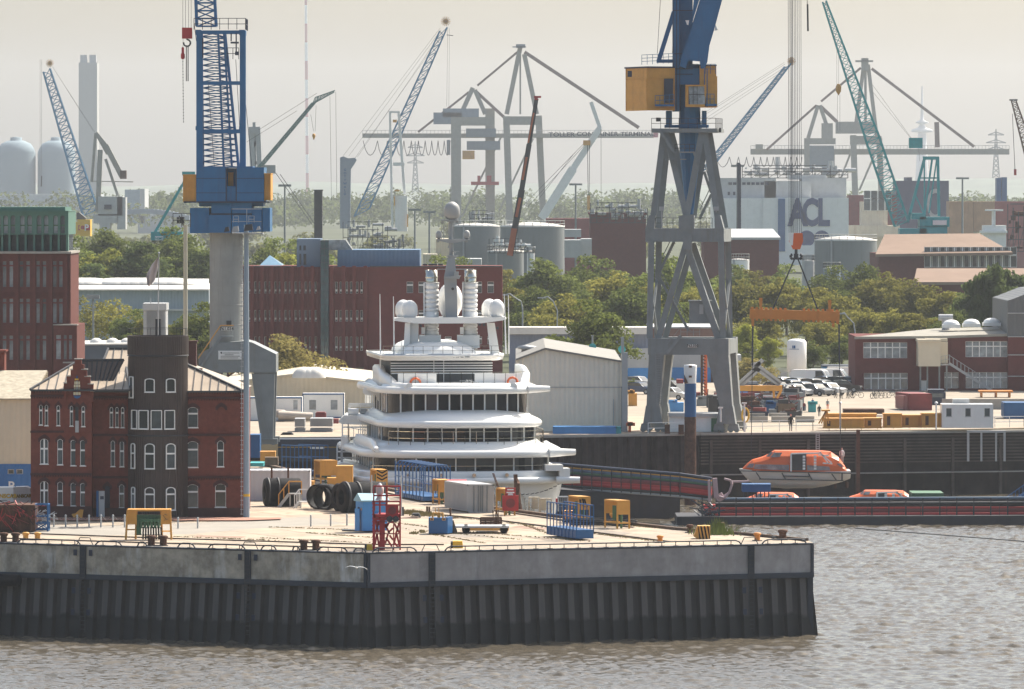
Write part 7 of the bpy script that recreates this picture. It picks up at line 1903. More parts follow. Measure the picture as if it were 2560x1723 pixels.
def car_proto(name,label,paint,van=False):
 t=thing(name,label,'van' if van else 'car',(0,0,0));g=MB();L,W=(5.4,1.95) if van else (4.4,1.8)
 if van:pr=[(-2.7,.35),(-2.7,1.0),(-2.2,1.15),(-1.6,2.0),(-1.3,2.1),(2.6,2.1),(2.7,1.9),(2.7,.35)]
 else:pr=[(-2.2,.3),(-2.2,.72),(-1.9,.86),(-1.05,.95),(-.45,1.42),(.3,1.5),(1.2,1.44),(1.85,1.0),(2.18,.95),(2.2,.3)]
 rings=[]
 for y,s in ((-W/2,.92),(-W/2*.93,1),(W/2*.93,1),(W/2,.92)):rings.append([Vector((x*(.985 if s<1 else 1),y*(.86 if z>1.2 and s<1 else 1),z*(1 if z<1.3 else (1 if s==1 else .985)))) for x,z in pr])
 g.loft(rings,sm=False,cap0=True,cap1=True);g.build('body',paint,t)
 g=MB();zt=1.95 if van else 1.38;zb=1.2 if van else .98
 for s in (-1,1):g.poly([(x,s*W/2*.965,z) for x,z in (((-1.9,zb),(-1.45,zt),(-.6,zt),(-.6,zb)) if van else ((-.95,zb),(-.42,zt),(1.15,zt),(1.65,zb)))],(0,s*.02,0))
 xs,xz=((-2.22,1.2),(-1.66,1.95)) if van else ((-1.02,.99),(-.5,1.4))
 g.add([(xs[0]-.02,-.75,xs[1]),(xz[0]-.02,-.68,xz[1]),(xz[0]-.02,.68,xz[1]),(xs[0]-.02,.75,xs[1])],[(0,1,2,3)]);g.build('windows',M['glass'],t)
 for x in (-1.4,1.35):
  for s in (-1,1):g=MB();g.cyl((x,s*W*.42,.33),(x,s*W*.51,.33),.33,n=14);g.cyl((x,s*W*.51,.33),(x,s*(W*.51+.01),.33),.19,n=10,mi=1);g.build('wheel',[M['black'],M['steel']],t)
 for s in (-1,1):g=MB();g.box((-L/2-.0,s*.65,.62),(.06,.4,.16));g.build('headlight',M['lgrey'],t)
 return t
paints={k:mat('car_paint_'+k,c,.2,.3 if k=='silver' else 0,var=.02) for k,c in (('black',(.015,.015,.018)),('silver',(.5,.51,.52)),('white',(.75,.75,.74)),('blue',(.03,.06,.13)),('grey',(.12,.125,.13)))}
protos={}
def car(x,y,p,rz,lab,R=S6,van=False):
 k=(p,van)
 loc=tuple(gp(R(x,y)))
 grp='vehicles parked beside the brick office' if R is S6 else 'cars parked behind the crane legs'
 if k not in protos:protos[k]=car_proto('parked_van' if van else 'parked_car',lab,paints[p],van);o=protos[k];o.location=loc;o.rotation_euler=(0,0,RD(rz));o['group']=grp
 else:dup(protos[k],loc,RD(rz),lab,group=grp)
for a in ((65,1325,'black',140,'black car at the left end of the front parking row'),(165,1320,'silver',140,'silver car second from the left in the front parking row'),(248,1300,'blue',140,'dark blue car behind the silver one, third from the left'),(350,1318,'grey',138,'dark grey car in the front row with a bicycle leaning by it'),(335,1268,'black',140,'black estate car in the second parking row'),(470,1308,'silver',138,'silver car at the right end of the front parking row'),(600,1285,'black',170,'large black car nearest the brick office corner'),(672,1248,'silver',165,'silver car half hidden behind the brick office corner'),(455,1246,'blue',140,'dark blue car in front of the white vans'),(15,1300,'grey',140,'grey car at the far left of the second parking row'),(205,1262,'black',140,'black car left of the white vans in the rear row'),(140,1280,'blue',140,'dark blue car behind the leftmost front cars'),(560,1250,'black',160,'black car between the middle van and the office corner'),(420,1282,'black',140,'black car between the estate and the silver car'),(60,1255,'silver',140,'silver car under the legs of the white upright tank')):car(*a)
for a in ((330,1232,'white',160,'white van left of the two larger vans by the silo'),(480,1225,'white',165,'middle white van with dark windscreen by the blue shed'),(640,1205,'white',178,'white van in front of the blue shed')):car(*a,van=True)
for a in ((690,600,'silver',150,'silver car behind the end pillar of the grey shed'),(700,655,'blue',150,'dark blue car parked left of the crane leg'),(985,705,'silver',150,'silver car seen between crane leg and mooring pile'),(985,640,'black',150,'black car parked behind the silver one between the crane legs')):car(*a,R=S5)
def bike():
 t=thing('bicycle','dark bicycle leaning at the foot of the brick office','bicycle',(0,0,0),'bicycles along the brick office');N=14
 for x in (-.52,.52):
  g=MB();g.tube([(x+.33*math.cos(6.283*k/N),0,.34+.33*math.sin(6.283*k/N)) for k in range(N+1)],.03,5);g.build('wheel',M['black'],t)
 g=MB();g.tube([(-.52,0,.34),(-.3,0,.85),(.2,0,.85),(-.05,0,.3),(-.3,0,.85)],.025,5);g.tube([(-.05,0,.3),(.52,0,.34),(.2,0,.88)],.025,5);g.tube([(-.38,-.25,1.0),(-.32,0,.98),(-.38,.25,1.0)],.02,4);g.box((.2,0,.9),(.26,.14,.05));g.build('frame',M['dark'],t)
 return t
b0=bike()
for k,x in enumerate((530,580,640,680,720,870,900,935,1040,1080,1120)):
 loc=gp(S6(x,1335+(k*7) % 9));rz=RD(random.choice((10,60,100,150)))
 if k==0:b0.location=loc;b0.rotation_euler=(0,0,rz)
 else:dup(b0,loc,rz)
for R,xb,yb,xt,yt,xl,lb in ((S6,705,760,640,620,575,'curved grey street lamp right of the lifting beam'),(S1,1885,1130,1850,930,1755,'curved grey street lamp among trees behind the grey shed'),(S1,1590,1000,1530,905,1430,'curved street lamp just right of the red office block')):
 d=880;z0=ZQ;g=MB();p=at(R(xb,yb),d);g.cyl((p.x,d,z0),p,.14,.1);q=at(R(xt,yt),d);e=at(R(xl,yt-22 if R is S1 else yt-30),d);g.tube([p,p.lerp(q,.5)+Vector((.3,0,.3)),q,q.lerp(e,.5)+Vector((0,0,.45)),e],.09);g.box(e,(1.2,.4,.18));single(g,'street_lamp',M['steel'],lb,'street lamp')
def lifeboat(name,label,R,X,Yy,d,sc_=1.0,w=4.2):
 t=thing(name,label,'lifeboat',tuple(at(R(X(400),Yy(545)),d)));P=lambda x,y,o:at(R(X(x),Yy(y)),d)+Vector((0,o,0))
 def sec(x,yk,yg,wd,n=7):
  r=[]
  for k in range(n):
   a=math.pi*k/(n-1);u=-math.cos(a);v=math.sin(a)**.7;r.append(P(x,yg+(yk-yg)*v,w/2*wd*u))
  return r
 st=[(402,418,410,.05),(430,455,412,.35),(470,500,416,.62),(560,533,422,.9),(720,545,426,1),(900,543,428,1),(1010,525,428,1),(1100,500,424,.96),(1150,480,420,.9)]
 g=MB();g.loft([sec(*s) for s in st],closed=False,cap1=True);g.add([P(s[0],s[2],-w/2*s[3]) for s in st]+[P(s[0],s[2],w/2*s[3]) for s in st[::-1]],[tuple(range(18))]);g.build('hull',mat('boat_white',(.8,.76,.72),.5,var=.05),t)
 g=MB();rg=[]
 for x,yt,yb,wd in ((425,408,412,.3),(455,378,416,.5),(490,352,420,.7),(560,332,424,.86),(600,315,425,.9),(640,288,426,.92),(745,288,428,.94),(950,290,428,.94),(1020,296,428,.93),(1070,330,427,.9),(1110,385,425,.86),(1125,412,424,.84)):
  rg.append([P(x,yb,-w/2*wd),P(x,yb-(yb-yt)*.35,-w/2*wd*1.0),P(x,yt+(yb-yt)*.25,-w/2*wd*.86),P(x,yt,-w/2*wd*.6),P(x,yt,w/2*wd*.6),P(x,yb-(yb-yt)*.3,w/2*wd),P(x,yb,w/2*wd)])
 g.loft(rg,closed=False,cap0=True,cap1=True,sm=False);g.build('canopy',M['ora'],t)
 f=-w/2
 g=MB();g.fpoly(R,[(X(a),Yy(b)) for a,b in ((508,382),(740,386),(738,424),(500,414))],d+f*.965,.12);g.fpoly(R,[(X(a),Yy(b)) for a,b in ((860,388),(1010,398),(1018,424),(862,424))],d+f*.965,.12);g.fpoly(R,[(X(a),Yy(b)) for a,b in ((450,404),(472,378),(502,378),(496,406))],d+f*.72,.3)
 g.fpoly(R,[(X(a),Yy(b)) for a,b in ((610,336),(638,303),(692,303),(676,332))],d+f*.88,.2);g.fpoly(R,[(X(a),Yy(b)) for a,b in ((582,328),(612,300),(632,300),(604,332))],d+f*.8,.2);g.fpoly(R,[(X(a),Yy(b)) for a,b in ((1062,378),(1090,376),(1108,400),(1082,398))],d+f*.9,.2);g.build('window',M['glassl'],t)
 g=MB();g.fb(R,X(752),Yy(308),X(856),Yy(424),d+f*1.0,.5);g.build('doorway',M['dark'],t)
 g=MB()
 for a,b in (((746,305),(746,426)),((746,304),(950,300)),((940,290),(1000,372)),((965,318),(1020,365)),((960,368),(1025,372)),((930,312),(1000,318))):g.bar(P(*a,f*1.02),P(*b,f*1.02),.16,.12)
 for x in (833,908):
  for y in (325,345,365,385,405):c=P(x,y,f*1.06);g.box((c.x,c.y,c.z-.1),(.26,.1,.22))
 g.build('door_frame',M['white'],t)
 g=MB()
 for a,b in (((402,420),(1152,436)),((530,475),(1100,486)),((510,430),(540,474)),((684,434),(708,478)),((862,436),(888,480)),((1020,440),(1052,484)),((690,455),(870,458)),((1090,436),(1090,486))):g.bar(P(*a,f*1.03),P(*b,f*1.03),.14,.1)
 g.build('fender_line',M['dark'],t)
 g=MB();g.cyl(P(1130,500,0),P(1130,540,0),.15);g.fb(R,X(1045),Yy(510),X(1060),Yy(545),d,.3);g.build('rudder',M['rust'],t)
 return t
lifeboat('lifeboat','orange and white enclosed lifeboat hanging in the air before the black wall',S7,lambda x:x,lambda y:y,648)
lifeboat('lifeboat','orange lifeboat afloat behind the pipe barge, left of the green container',S7,lambda x:1110+(x-425)*.68,lambda y:557+(y-288)*.68,622,w=3.2)
lifeboat('lifeboat','orange lifeboat afloat behind the pipes, under the blue box',S7,lambda x:400+(x-425)*.62,lambda y:572+(y-288)*.64,622,w=3.2)
person(S7,1097,270,372,648.3,'person in white and red standing at the stern of the hanging lifeboat','white','lgrey','dred')
t=thing('motor_boat','small white motor boat with dark windows behind the pipe barge','boat',tuple(at(S7(1070,690),618)));g=MB();g.fpoly(S7,[(905,662),(1235,665),(1220,695),(940,695)],617,2.4);g.build('hull',M['white'],t);g=MB();g.fpoly(S7,[(990,662),(1022,616),(1110,618),(1145,640),(1190,662)],617.3,1.8);g.build('cabin',M['white'],t);g=MB();g.fpoly(S7,[(1000,652),(1022,624),(1105,626),(1132,646)],617.2,.1);g.build('window',M['glass'],t)
container('cargo_container','green container on the pontoon behind the red pipes',S7,1573,1787,577,722,M['grn'],5,0,d=612,doors=False)
simple('pump_house','blue box on thin posts above the hose connection of the pipe barge','box',S7,[(422,517,616,570)]+[(x,570,x+7,640,1,.3,.2) for x in range(430,610,28)],608,2.5,[M['blu'],M['nav']])
M['hulld']=mat('black_hull',(.016,.018,.026),.6,var=.4,streak=.4,scol=(.06,.04,.03))
M['dblu']=mat('dull_blue',(.07,.12,.18),.5,var=.2)
def barge():
 t=thing('pipe_barge','long low black barge carrying red, green and blue pipes in front of the lifeboats','barge',tuple(at(S7(1200,795),601)))
 g=MB();g.fpoly(S7,[(-20,738),(2700,728),(2700,820),(-20,812)],601,8);g.build('hull',M['hulld'],t)
 for y,m,th in ((612,'dblu',.14),(628,'dark',.16),(645,'dark',.16),(660,'dark',.12),(664,'red',.26),(684,'red',.26),(704,'dred',.28),(722,'red',.2)):
  g=MB();z=wz(S7(0,y)[1],603);g.cyl(at(S7(160 if th>.2 else 240,y+6),603+(y % 7)*.2),at(S7(2700,y-4),603+(y % 7)*.2),th,n=8);g.build('pipe',M[m],t)
 g=MB()
 for k in range(22):x=150+k*115;g.bar(at(S7(x,740),602),at(S7(x,608),602),.12);g.bar(at(S7(x,740),605),at(S7(x,608),605),.1)
 each(g,'support',M['dark'],t)
 g=MB();g.rail([at(S7(200,735),601.3),at(S7(2700,725),601.3)],1.2,.02,2.5,1);g.build('railing',M['dark'],t)
 R=lambda x,y:S4(x,y)
 A0,B0=(1170,0),(2330,0)
 def L(y1,y2,th,m,nm='pipe'):
  a,b=at(S4(-2300,y1-(y2-y1)*.62),672),at(S4(2330,y2),603);mid=at(S4(1170,y1),622);g=MB();g.cyl(a,mid,th,n=8);g.cyl(mid,b,th,n=8);g.cyl(b,at(S7(215,(y2-165)*.72+478),602.5),th,n=8);g.build(nm,M[m],t)
 for y1,y2,th,m in ((72,168,.17,'nav'),(96,188,.09,'yel'),(118,208,.17,'dblu'),(140,226,.14,'grn'),(158,242,.12,'dark'),(185,265,.28,'dred'),(212,286,.26,'red'),(236,312,.26,'red'),(262,338,.2,'dark'),(285,368,.12,'steel')):L(y1,y2,th,m)
 g=MB()
 for k in range(14):f=k/13;x=1170+1160*f;d=622-19*f-.6;g.bar(at(S4(x,74+94*f),d),at(S4(x,290+80*f),d),.1)
 each(g,'support',M['dark'],t)
 g=MB();g.fpoly(S4,[(700,280),(1170,300),(2330,375),(2330,612),(1170,590),(700,580)],613,5);g.build('hull',M['hulld'],t)
 g=MB();g.fpoly(S7,[(188,490),(205,488),(210,640),(192,640)],601.6,.5);g.fpoly(S7,[(222,478),(252,476),(262,600),(230,612)],601.8,.5)
 for k in range(5):N=7;g.tube([at(S7(240+9*k+50*s/N,600+30*math.sin(s/N*3.1)-6*k),602) for s in range(N+1)],.14)
 g.tube([at(S7(*p),601.5) for p in ((265,600),(300,610),(335,570),(352,520),(345,492),(300,480))],.12);g.tube([at(S7(*p),602) for p in ((350,500),(430,500),(470,495))],.12);g.build('hose',mat('pinkish_hose',(.42,.3,.32),.6,var=.1),t)
 g=MB();
 for k in range(40):a=at(S7(random.uniform(125,280),random.uniform(650,735)),602);g.bar(a,a+Vector((random.uniform(-1.2,1.2),.4,random.uniform(-.6,.6))),.09)
 g.build('hose_tangle',M['nav'],t)
barge()
t=thing('gangway','steep blue gangway slanting down to the pipe barge at the right edge','gangway',tuple(at(S7(2150,720),604)));g=MB();a,b=at(S7(2150,720),604),at(S7(2420,530),604);g.bar(a,b,.2,.35);g.bar(a+Vector((0,1.2,0)),b+Vector((0,1.2,0)),.2,.35);g.build('flight',M['blu'],t);g=MB();g.bar(a+Vector((0,0,1)),b+Vector((0,0,1)),.08)
for k in range(12):q=a.lerp(b,k/11);g.bar(q,q+Vector((0,0,1)),.06)
g.build('railing',M['blu'],t)
simple('access_frame','pale steel access frame with three bays standing against the black wall','frame',S7,[(1945,152,2205,168),(1945,168,1960,362),(2036,168,2048,362),(2136,168,2147,362),(2192,168,2206,362)],655,.3,M['lgrey'])
simple('wall_pile','dark vertical pile on the black wall right of the hanging lifeboat','pile',S7,[(1196,148,1220,620)],653.5,.6,M['rust'])
g=MB()
for x in (922,944):g.bar(at(S7(x,165),655.5),at(S7(x,300),655.5),.08)
for k in range(9):g.bar(at(S7(922,170+15*k),655.5),at(S7(944,170+15*k),655.5),.07)
single(g,'wall_ladder',M['steel'],'iron ladder on the black wall above the hanging lifeboat','ladder')
g=MB();N=12;pts=[]
for k in range(N+1):f=k/N;p=gp(S7(1190+1500*f,815+117*f),.3);pts.append(p+Vector((0,0,.6*math.sin(f*3)*0)))
g.tube(pts,.05,4);single(g,'mooring_rope',M['wire'],'long mooring rope lying across the water right of the pier','rope')
def cabin(x0,x1,y0,y1,lb,wins,d):
 t=thing('site_cabin',lb,'cabin',tuple(at(S8((x0+x1)/2,y1),d)));f=Facade(t,S8,d,x0,x1,y1,y0,.06)
 for a,b in wins:f.window(a,1205,b,1282,b=.08,gm='glassl')
 g=MB();f.fill(g);f.back(g,2.5);g.build('wall',M['white'],t);g=MB()
 for b in ((x0,y0-2,x1,y0+10),(x0,y1-8,x1,y1),(x0,y0,x0+8,y1),(x1-8,y0,x1,y1)):g.fb(S8,*b,d-.05,.1)
 g.build('frame',M['blu'],t)
cabin(470,786,1158,1342,'white site cabin with blue frame and two shuttered windows left of the yacht',((520,575),(682,735)),700);cabin(70,468,1186,1366,'long white and blue site cabin left of the taller one',((400,436),),692)
for x0,x1,y0,y1,lb in ((412,488,1348,1412,'upper left grey mesh stack beside the yacht'),(528,698,1346,1412,'upper right grey mesh stack beside the yacht'),(412,488,1420,1486,'lower left grey mesh stack beside the yacht'),(528,698,1424,1488,'wide lower grey mesh stack beside the yacht')):
 simple('mesh_stack',lb,'mesh stack',S8,[(x0,y0+k*8,x1,y0+k*8+5) for k in range(8)],660,3,M['steel'])
g=MB();A,B=at(S8(290,1325),689),at(S8(545,1335),689);g.cyl(A,B,.5,.42,n=12);g.cyl(A+Vector((0,1.6,0)),B+Vector((0,1.6,0)),.5,.42,n=12);g.lathe(A+Vector((0,.8,-.2)),[(.9,0),(1,.5),(.6,.8)],10);single(g,'inflatable_boat',mat('hypalon',(.42,.36,.3),.7),'grey inflatable boat in front of the white site cabins','boat')
simple('generator','small dark red machine between the mesh stacks and cabin','machine',S8,[(568,1305,648,1346),(575,1298,640,1308),(700,1350,742,1385)],664,1.5,M['dred'])
for x0,x1,m,lb in ((300,405,'black','dark covered launch moored beyond the black beam'),(330,482,'white','white launch moored in front of the dark covered one')):
 y=1455 if m=='black' else 1484;d=652 if m=='black' else 648;t=thing('launch',lb,'boat',tuple(at(S8(x0,y+40),d)));g=MB();g.fpoly(S8,[(x0,y+18),(x0+20,y),(x1-20,y),(x1,y+18),(x1-8,y+45),(x0+8,y+45)],d,2);g.build('hull',M[m],t)
simple('pontoon','black pontoon side with thin yellow stripe between brick house and yacht','pontoon',S3,[(425,172,1132,300),(425,258,1132,263,1,-.06,.1),(785,258,945,280,2,-.08,.1),(425,300,1132,420,3,.4)],643,3,[M['nav'],M['yel2'],M['white'],M['dark']])
rc=random.Random(5)
for k in range(75):
 x,y=rc.uniform(1390,2100),rc.uniform(640,840);d=foot(S5,x,y+20);p=gp(S5(x,y+20));g=MB();w_,h=rc.uniform(1.0,2.8),rc.uniform(.5,1.6);g.box(p,(w_,1.2,h),rc.uniform(-.3,.3));g.box(p+Vector((rc.uniform(-.3,.3),0,h)),(w_*.6,.8,rc.uniform(.1,.5)),rc.uniform(-.4,.4),1)
 for j in range(3):a=p+Vector((rc.uniform(-w_,w_)*.5,-.3,h));g.bar(a,a+Vector((rc.uniform(-.8,.8),0,rc.uniform(.1,.7))),.1,mi=1)
 single(g,'pallet',[M[rc.choice(('nav','dark','blu2','grey','dark','wood'))],M[rc.choice(('rust','steel','dark','dred'))]],'pallet heaped with dark steel parts in the cluttered scrap row','pallet',group='pallets of steel parts in the scrap row')
#  BACKGROUND: trees, cranes, tanks, ships
def leaf_mat(name,c,v=.35):
 m,N,L,b=node_mat(name);N.remove(b);out=[n for n in N if n.type=='OUTPUT_MATERIAL'][0]
 tc=N.new('ShaderNodeTexCoord');n=N.new('ShaderNodeTexNoise');n.inputs['Scale'].default_value=.9;n.inputs['Detail'].default_value=5;L.new(tc.outputs['Object'],n.inputs['Vector'])
 oi=N.new('ShaderNodeObjectInfo');x=N.new('ShaderNodeMix');x.data_type='RGBA';L.new(n.outputs['Fac'],x.inputs['Factor'])
 x.inputs[6].default_value=(*[k*(1-v) for k in c],1);x.inputs[7].default_value=(*[k*(1+v) for k in c],1)
 hs=N.new('ShaderNodeHueSaturation');mr=N.new('ShaderNodeMapRange');mr.inputs[3].default_value=.75;mr.inputs[4].default_value=1.25;L.new(oi.outputs['Random'],mr.inputs[0]);L.new(mr.outputs[0],hs.inputs['Value']);L.new(x.outputs[2],hs.inputs['Color'])
 d=N.new('ShaderNodeBsdfDiffuse');t=N.new('ShaderNodeBsdfTranslucent');a=N.new('ShaderNodeMixShader');a.inputs[0].default_value=.5
 L.new(hs.outputs[0],d.inputs[0]);L.new(hs.outputs[0],t.inputs[0]);L.new(d.outputs[0],a.inputs[1]);L.new(t.outputs[0],a.inputs[2]);L.new(a.outputs[0],out.inputs[0])
 return m
LM=dict(green=leaf_mat('leaf_green',(.155,.185,.05)),olive=leaf_mat('leaf_olive',(.225,.21,.05)),dark=leaf_mat('leaf_dark',(.1,.13,.045)),bright=leaf_mat('leaf_bright',(.28,.29,.055)),bloom=leaf_mat('leaf_bloom',(.27,.23,.08),.6))
def leaves(rng,C,Rr,n,size,droop=0):
 k=rng.choice(len(C),n,p=(Rr.prod(1)**.7)/(Rr.prod(1)**.7).sum());d=rng.normal(size=(n,3));d/=np.linalg.norm(d,axis=1)[:,None]
 d[:,2]=np.where(d[:,2]<-.5,-d[:,2],d[:,2]);P=C[k]+d*Rr[k]*(rng.uniform(.1,1.15,n)**.5)[:,None]
 nr=d+rng.normal(size=(n,3))*.55;nr/=np.linalg.norm(nr,axis=1)[:,None]
 a=np.cross(nr,rng.normal(size=(n,3)));a/=np.linalg.norm(a,axis=1)[:,None];b=np.cross(nr,a)
 s=(size*rng.uniform(.6,1.3,n))[:,None];a*=s*.5;b*=s*.42
 if droop:b[:,2]-=droop*s[:,0]
 V=np.stack([P-a-b,P+a-b*.6,P+a*.8+b,P-a*.7+b*.8],1).reshape(-1,3)
 return V,np.arange(4*n).reshape(n,4)
def tree_proto(name,label,m,seed,H=14.,W=10.,n=9000,low=.14,size=.36,nb=64,droop=0,sparse=False):
 rng=np.random.default_rng(seed);t=thing(name,label,'tree',(0,0,0));zc=H*(1+low)/2;hz=H*(1-low)/2
 u=rng.normal(size=(nb,3));u/=np.linalg.norm(u,axis=1)[:,None];q=rng.uniform(.2,.92,nb)[:,None]
 C=u*q*np.array([W/2,W/2,hz])+np.array([0,0,zc]);C[:,:2]*=(1.15-.55*np.clip((C[:,2]-zc)/hz,-1,1))[:,None]**.8
 Rr=rng.uniform(.08,.2,(nb,1))*np.array([W,W,W*.8])*(.7 if sparse else 1)
 V,Q=leaves(rng,C,Rr,n,size,droop);me=np_mesh('crown',V,Q,m);o=bpy.data.objects.new('crown',me);col.objects.link(o);o.parent=t
 g=MB();g.cyl((0,0,-.3),(0,0,H*.45),.26,.17,n=8)
 for c in C[:9]:a=Vector((0,0,H*rng.uniform(.2,.45)));b=a.lerp(Vector(c),.6)+Vector((0,0,.3));g.cyl(a,b,.12,.07,n=5);g.cyl(b,Vector(c),.07,.03,n=5)
 g.build('trunk',M['wood'],t);return t
TP={}
def tree(kind_,x,y,d,label,s=None,wf=1.0,name='tree'):
 K=dict(round=('green',1,{}),olive=('olive',2,dict(W=11)),dark=('dark',3,dict(W=8)),bright=('bright',4,dict(W=9)),sparse=('olive',5,dict(n=2400,nb=60,sparse=True,size=.34)),birch=('dark',6,dict(W=7.5,droop=.7,low=.1,H=15)),bloom=('bloom',8,dict(W=13,H=11,low=.1,n=9000)),broad=('green',9,dict(W=13,nb=34,n=9000)),olive2=('olive',11,dict(W=9,nb=70)))[kind_]
 p=at(D(x,y),d);h=p.z-ZQ;H=K[2].get('H',14.);sc2=h/H
 loc=(p.x,d,ZQ-.1);rz=random.uniform(0,6.28)
 if kind_ not in TP:TP[kind_]=tree_proto(name,label,LM[K[0]],K[1],**K[2]);o=TP[kind_];o.location=loc;o.rotation_euler=(0,0,rz)
 else:o=dup(TP[kind_],loc,rz,label)
 o.scale=(sc2*wf,sc2*wf,sc2);o.name=name;return o
TL=[('round',182,541,1090,'grey-green tree just right of the copper-topped block'),('broad',262,517,1130,'big grey-green tree above the white warehouse roof, left part'),('bright',205,590,1075,'low bright tree at the left end of the warehouse roof'),('bright',252,566,1075,'bright yellow-green tree left of the dark pointed one'),('dark',318,547,1072,'dark pointed tree behind the flag'),('broad',372,535,1120,'grey-green tree behind the cream light mast'),('dark',214,597,1066,'small dark tree in front of the warehouse roof edge'),('round',405,520,1150,'tall pale tree under the teal boom'),('round',445,538,1100,'tree touching the grey crane column on its left'),('dark',458,570,1080,'dark tree between cream mast and crane column'),
 ('broad',592,556,1080,'tree right of the blue crane platform'),('bright',655,574,1060,'bright small tree left of the grey-blue roof block'),('round',625,545,1110,'tree between crane column and blue roof pyramid'),('round',690,548,1120,'tree behind the grey-blue roof block'),
 ('sparse',218,652,930,'thin sparse tree in front of the pale warehouse wall, left'),('sparse',262,660,925,'thin sparse tree in front of the pale warehouse wall, right'),('round',300,705,880,'leafy tree left of the pale louvred tower'),('olive2',345,715,870,'olive tree just behind the pale louvred tower'),('round',452,690,800,'young tree left of the crane column foot'),('olive2',425,712,840,'yellowish small tree right of the louvred tower'),('bloom',650,764,745,'flowering chestnut tree left of the red office block'),
 ('round',1010,585,1000,'small tree peeping over the red office roof'),('broad',1255,585,1010,'dark green tree left of the brick boiler house'),('round',1335,585,1030,'green tree below the brick boiler house'),('olive2',1168,640,960,'yellowish tree at the right end of the red office'),('broad',1215,650,930,'dark leafy tree behind the whip aerials'),('olive',1285,655,900,'broad olive tree behind the grey shed'),('olive',1405,602,960,'broad olive tree left of the grey crane'),('round',1450,632,930,'green tree beside the left crane column'),('round',1345,684,760,'young light tree in front of the white-edged hall'),('broad',1530,575,1000,'green tree framed by the crane legs, upper left'),('olive',1585,640,950,'olive tree framed by the crane cross braces'),('bright',1620,690,900,'bright tree framed by the right crane leg'),('round',1545,690,880,'green tree framed between the lower crane legs'),
 ('olive',1692,622,980,'olive tree immediately right of the grey crane'),('olive',1765,618,980,'broad olive tree behind the left sling of the lifting beam'),('olive2',1835,640,960,'olive tree behind the right sling of the lifting beam'),('olive',1900,650,950,'olive tree right of the sling'),('broad',1962,596,1010,'tallest tree of the olive wood on the right'),('olive',2025,606,1000,'broad olive tree left of the teal crane legs'),('olive',2085,622,985,'olive tree hiding the feet of the teal crane'),('olive2',2140,650,960,'olive tree left of the dark birch'),('round',2190,668,950,'green tree at the foot of the dark birch'),('olive',1735,690,930,'olive tree below the left end of the orange beam'),('bright',1700,735,880,'bright yellow-green tree left of the white silo'),('bright',1748,765,860,'lower bright tree beside the white silo'),('olive',1870,715,900,'olive tree behind the white silo top'),('round',1850,775,870,'green tree right of the white silo'),('broad',1915,760,880,'leafy tree left of the brick office corner'),('olive',1965,690,910,'olive tree behind the right end of the orange beam'),('olive',2030,690,900,'olive tree behind the office roof, left'),('olive2',2090,700,890,'olive tree behind the office roof, middle'),('broad',2160,705,870,'dark green tree behind the roof skylights'),('birch',2248,588,880,'dark drooping birch near the right edge'),('birch',2305,600,900,'second drooping birch at the right edge'),('bloom',1705,815,790,'flowering bush tree behind the A-shaped gantry'),('round',1520,850,800,'small bush-like tree between the crane feet'),('round',1440,860,795,'low bush-like tree left of the crane feet'),('round',1060,588,1090,'tree in front of the white sheds, right of the yacht mast'),('olive2',1130,600,1080,'olive tree below the smaller pipe tank'),('round',1385,592,1100,'tree hiding the foot of the brick boiler house'),('round',1660,605,1090,'tree right of the crane below the long works hall'),('olive2',1715,600,1100,'tree below the green columns of the works hall'),('round',1790,604,1090,'tree in front of the low pale tank'),('round',1895,606,1100,'tree in front of the big brownish tank'),('olive2',1240,612,1070,'tree hiding the foot of the orange crane boom'),('round',520,560,1140,'tree behind the grey crane column')]
for a in TL:tree(*a[:4],a[4],wf=random.uniform(1.05,1.35))
def woods(nm,seed,n,xr,yr,hr,N,sz,c):
 rng=np.random.default_rng(seed);y=rng.uniform(*yr,n);x=rng.uniform(*xr,n)*y/yr[1];h=rng.uniform(*hr,n);C=np.stack([x,y,ZQ+h*.5],1);w_=hr[1]*.3;Rr=np.stack([rng.uniform(w_,w_*2,n),rng.uniform(w_,w_*1.6,n),h*.52],1)
 V,Q=leaves(rng,C,Rr,N,sz);me=np_mesh(nm,V,Q,leaf_mat('leaf_'+nm,c));o=bpy.data.objects.new(nm,me);col.objects.link(o);kind(o,'stuff')
woods('far_woods',12,330,(-420,600),(3400,4800),(14,25),60000,2.0,(.1,.125,.045))
woods('mid_woods',15,95,(-300,330),(1750,3000),(5,11),30000,1.1,(.15,.155,.06))
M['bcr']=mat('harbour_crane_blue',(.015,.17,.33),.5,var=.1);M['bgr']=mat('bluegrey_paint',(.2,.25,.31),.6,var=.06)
def T(name,label,cat,R,x,y,d):return thing(name,label,cat,tuple(at(R(x,y),d)))
def bars(R,d,L,w):
 g=MB()
 for b in L:g.bar(at(R(*b[:2]),d),at(R(*b[2:4]),d),w*(b[4] if len(b)>4 else 1))
 return g
def boxes(R,d,L,t_):
 g=MB()
 for b in L:g.fb(R,*b[:4],d+(b[4] if len(b)>4 else 0),b[5] if len(b)>5 else t_)
 return g
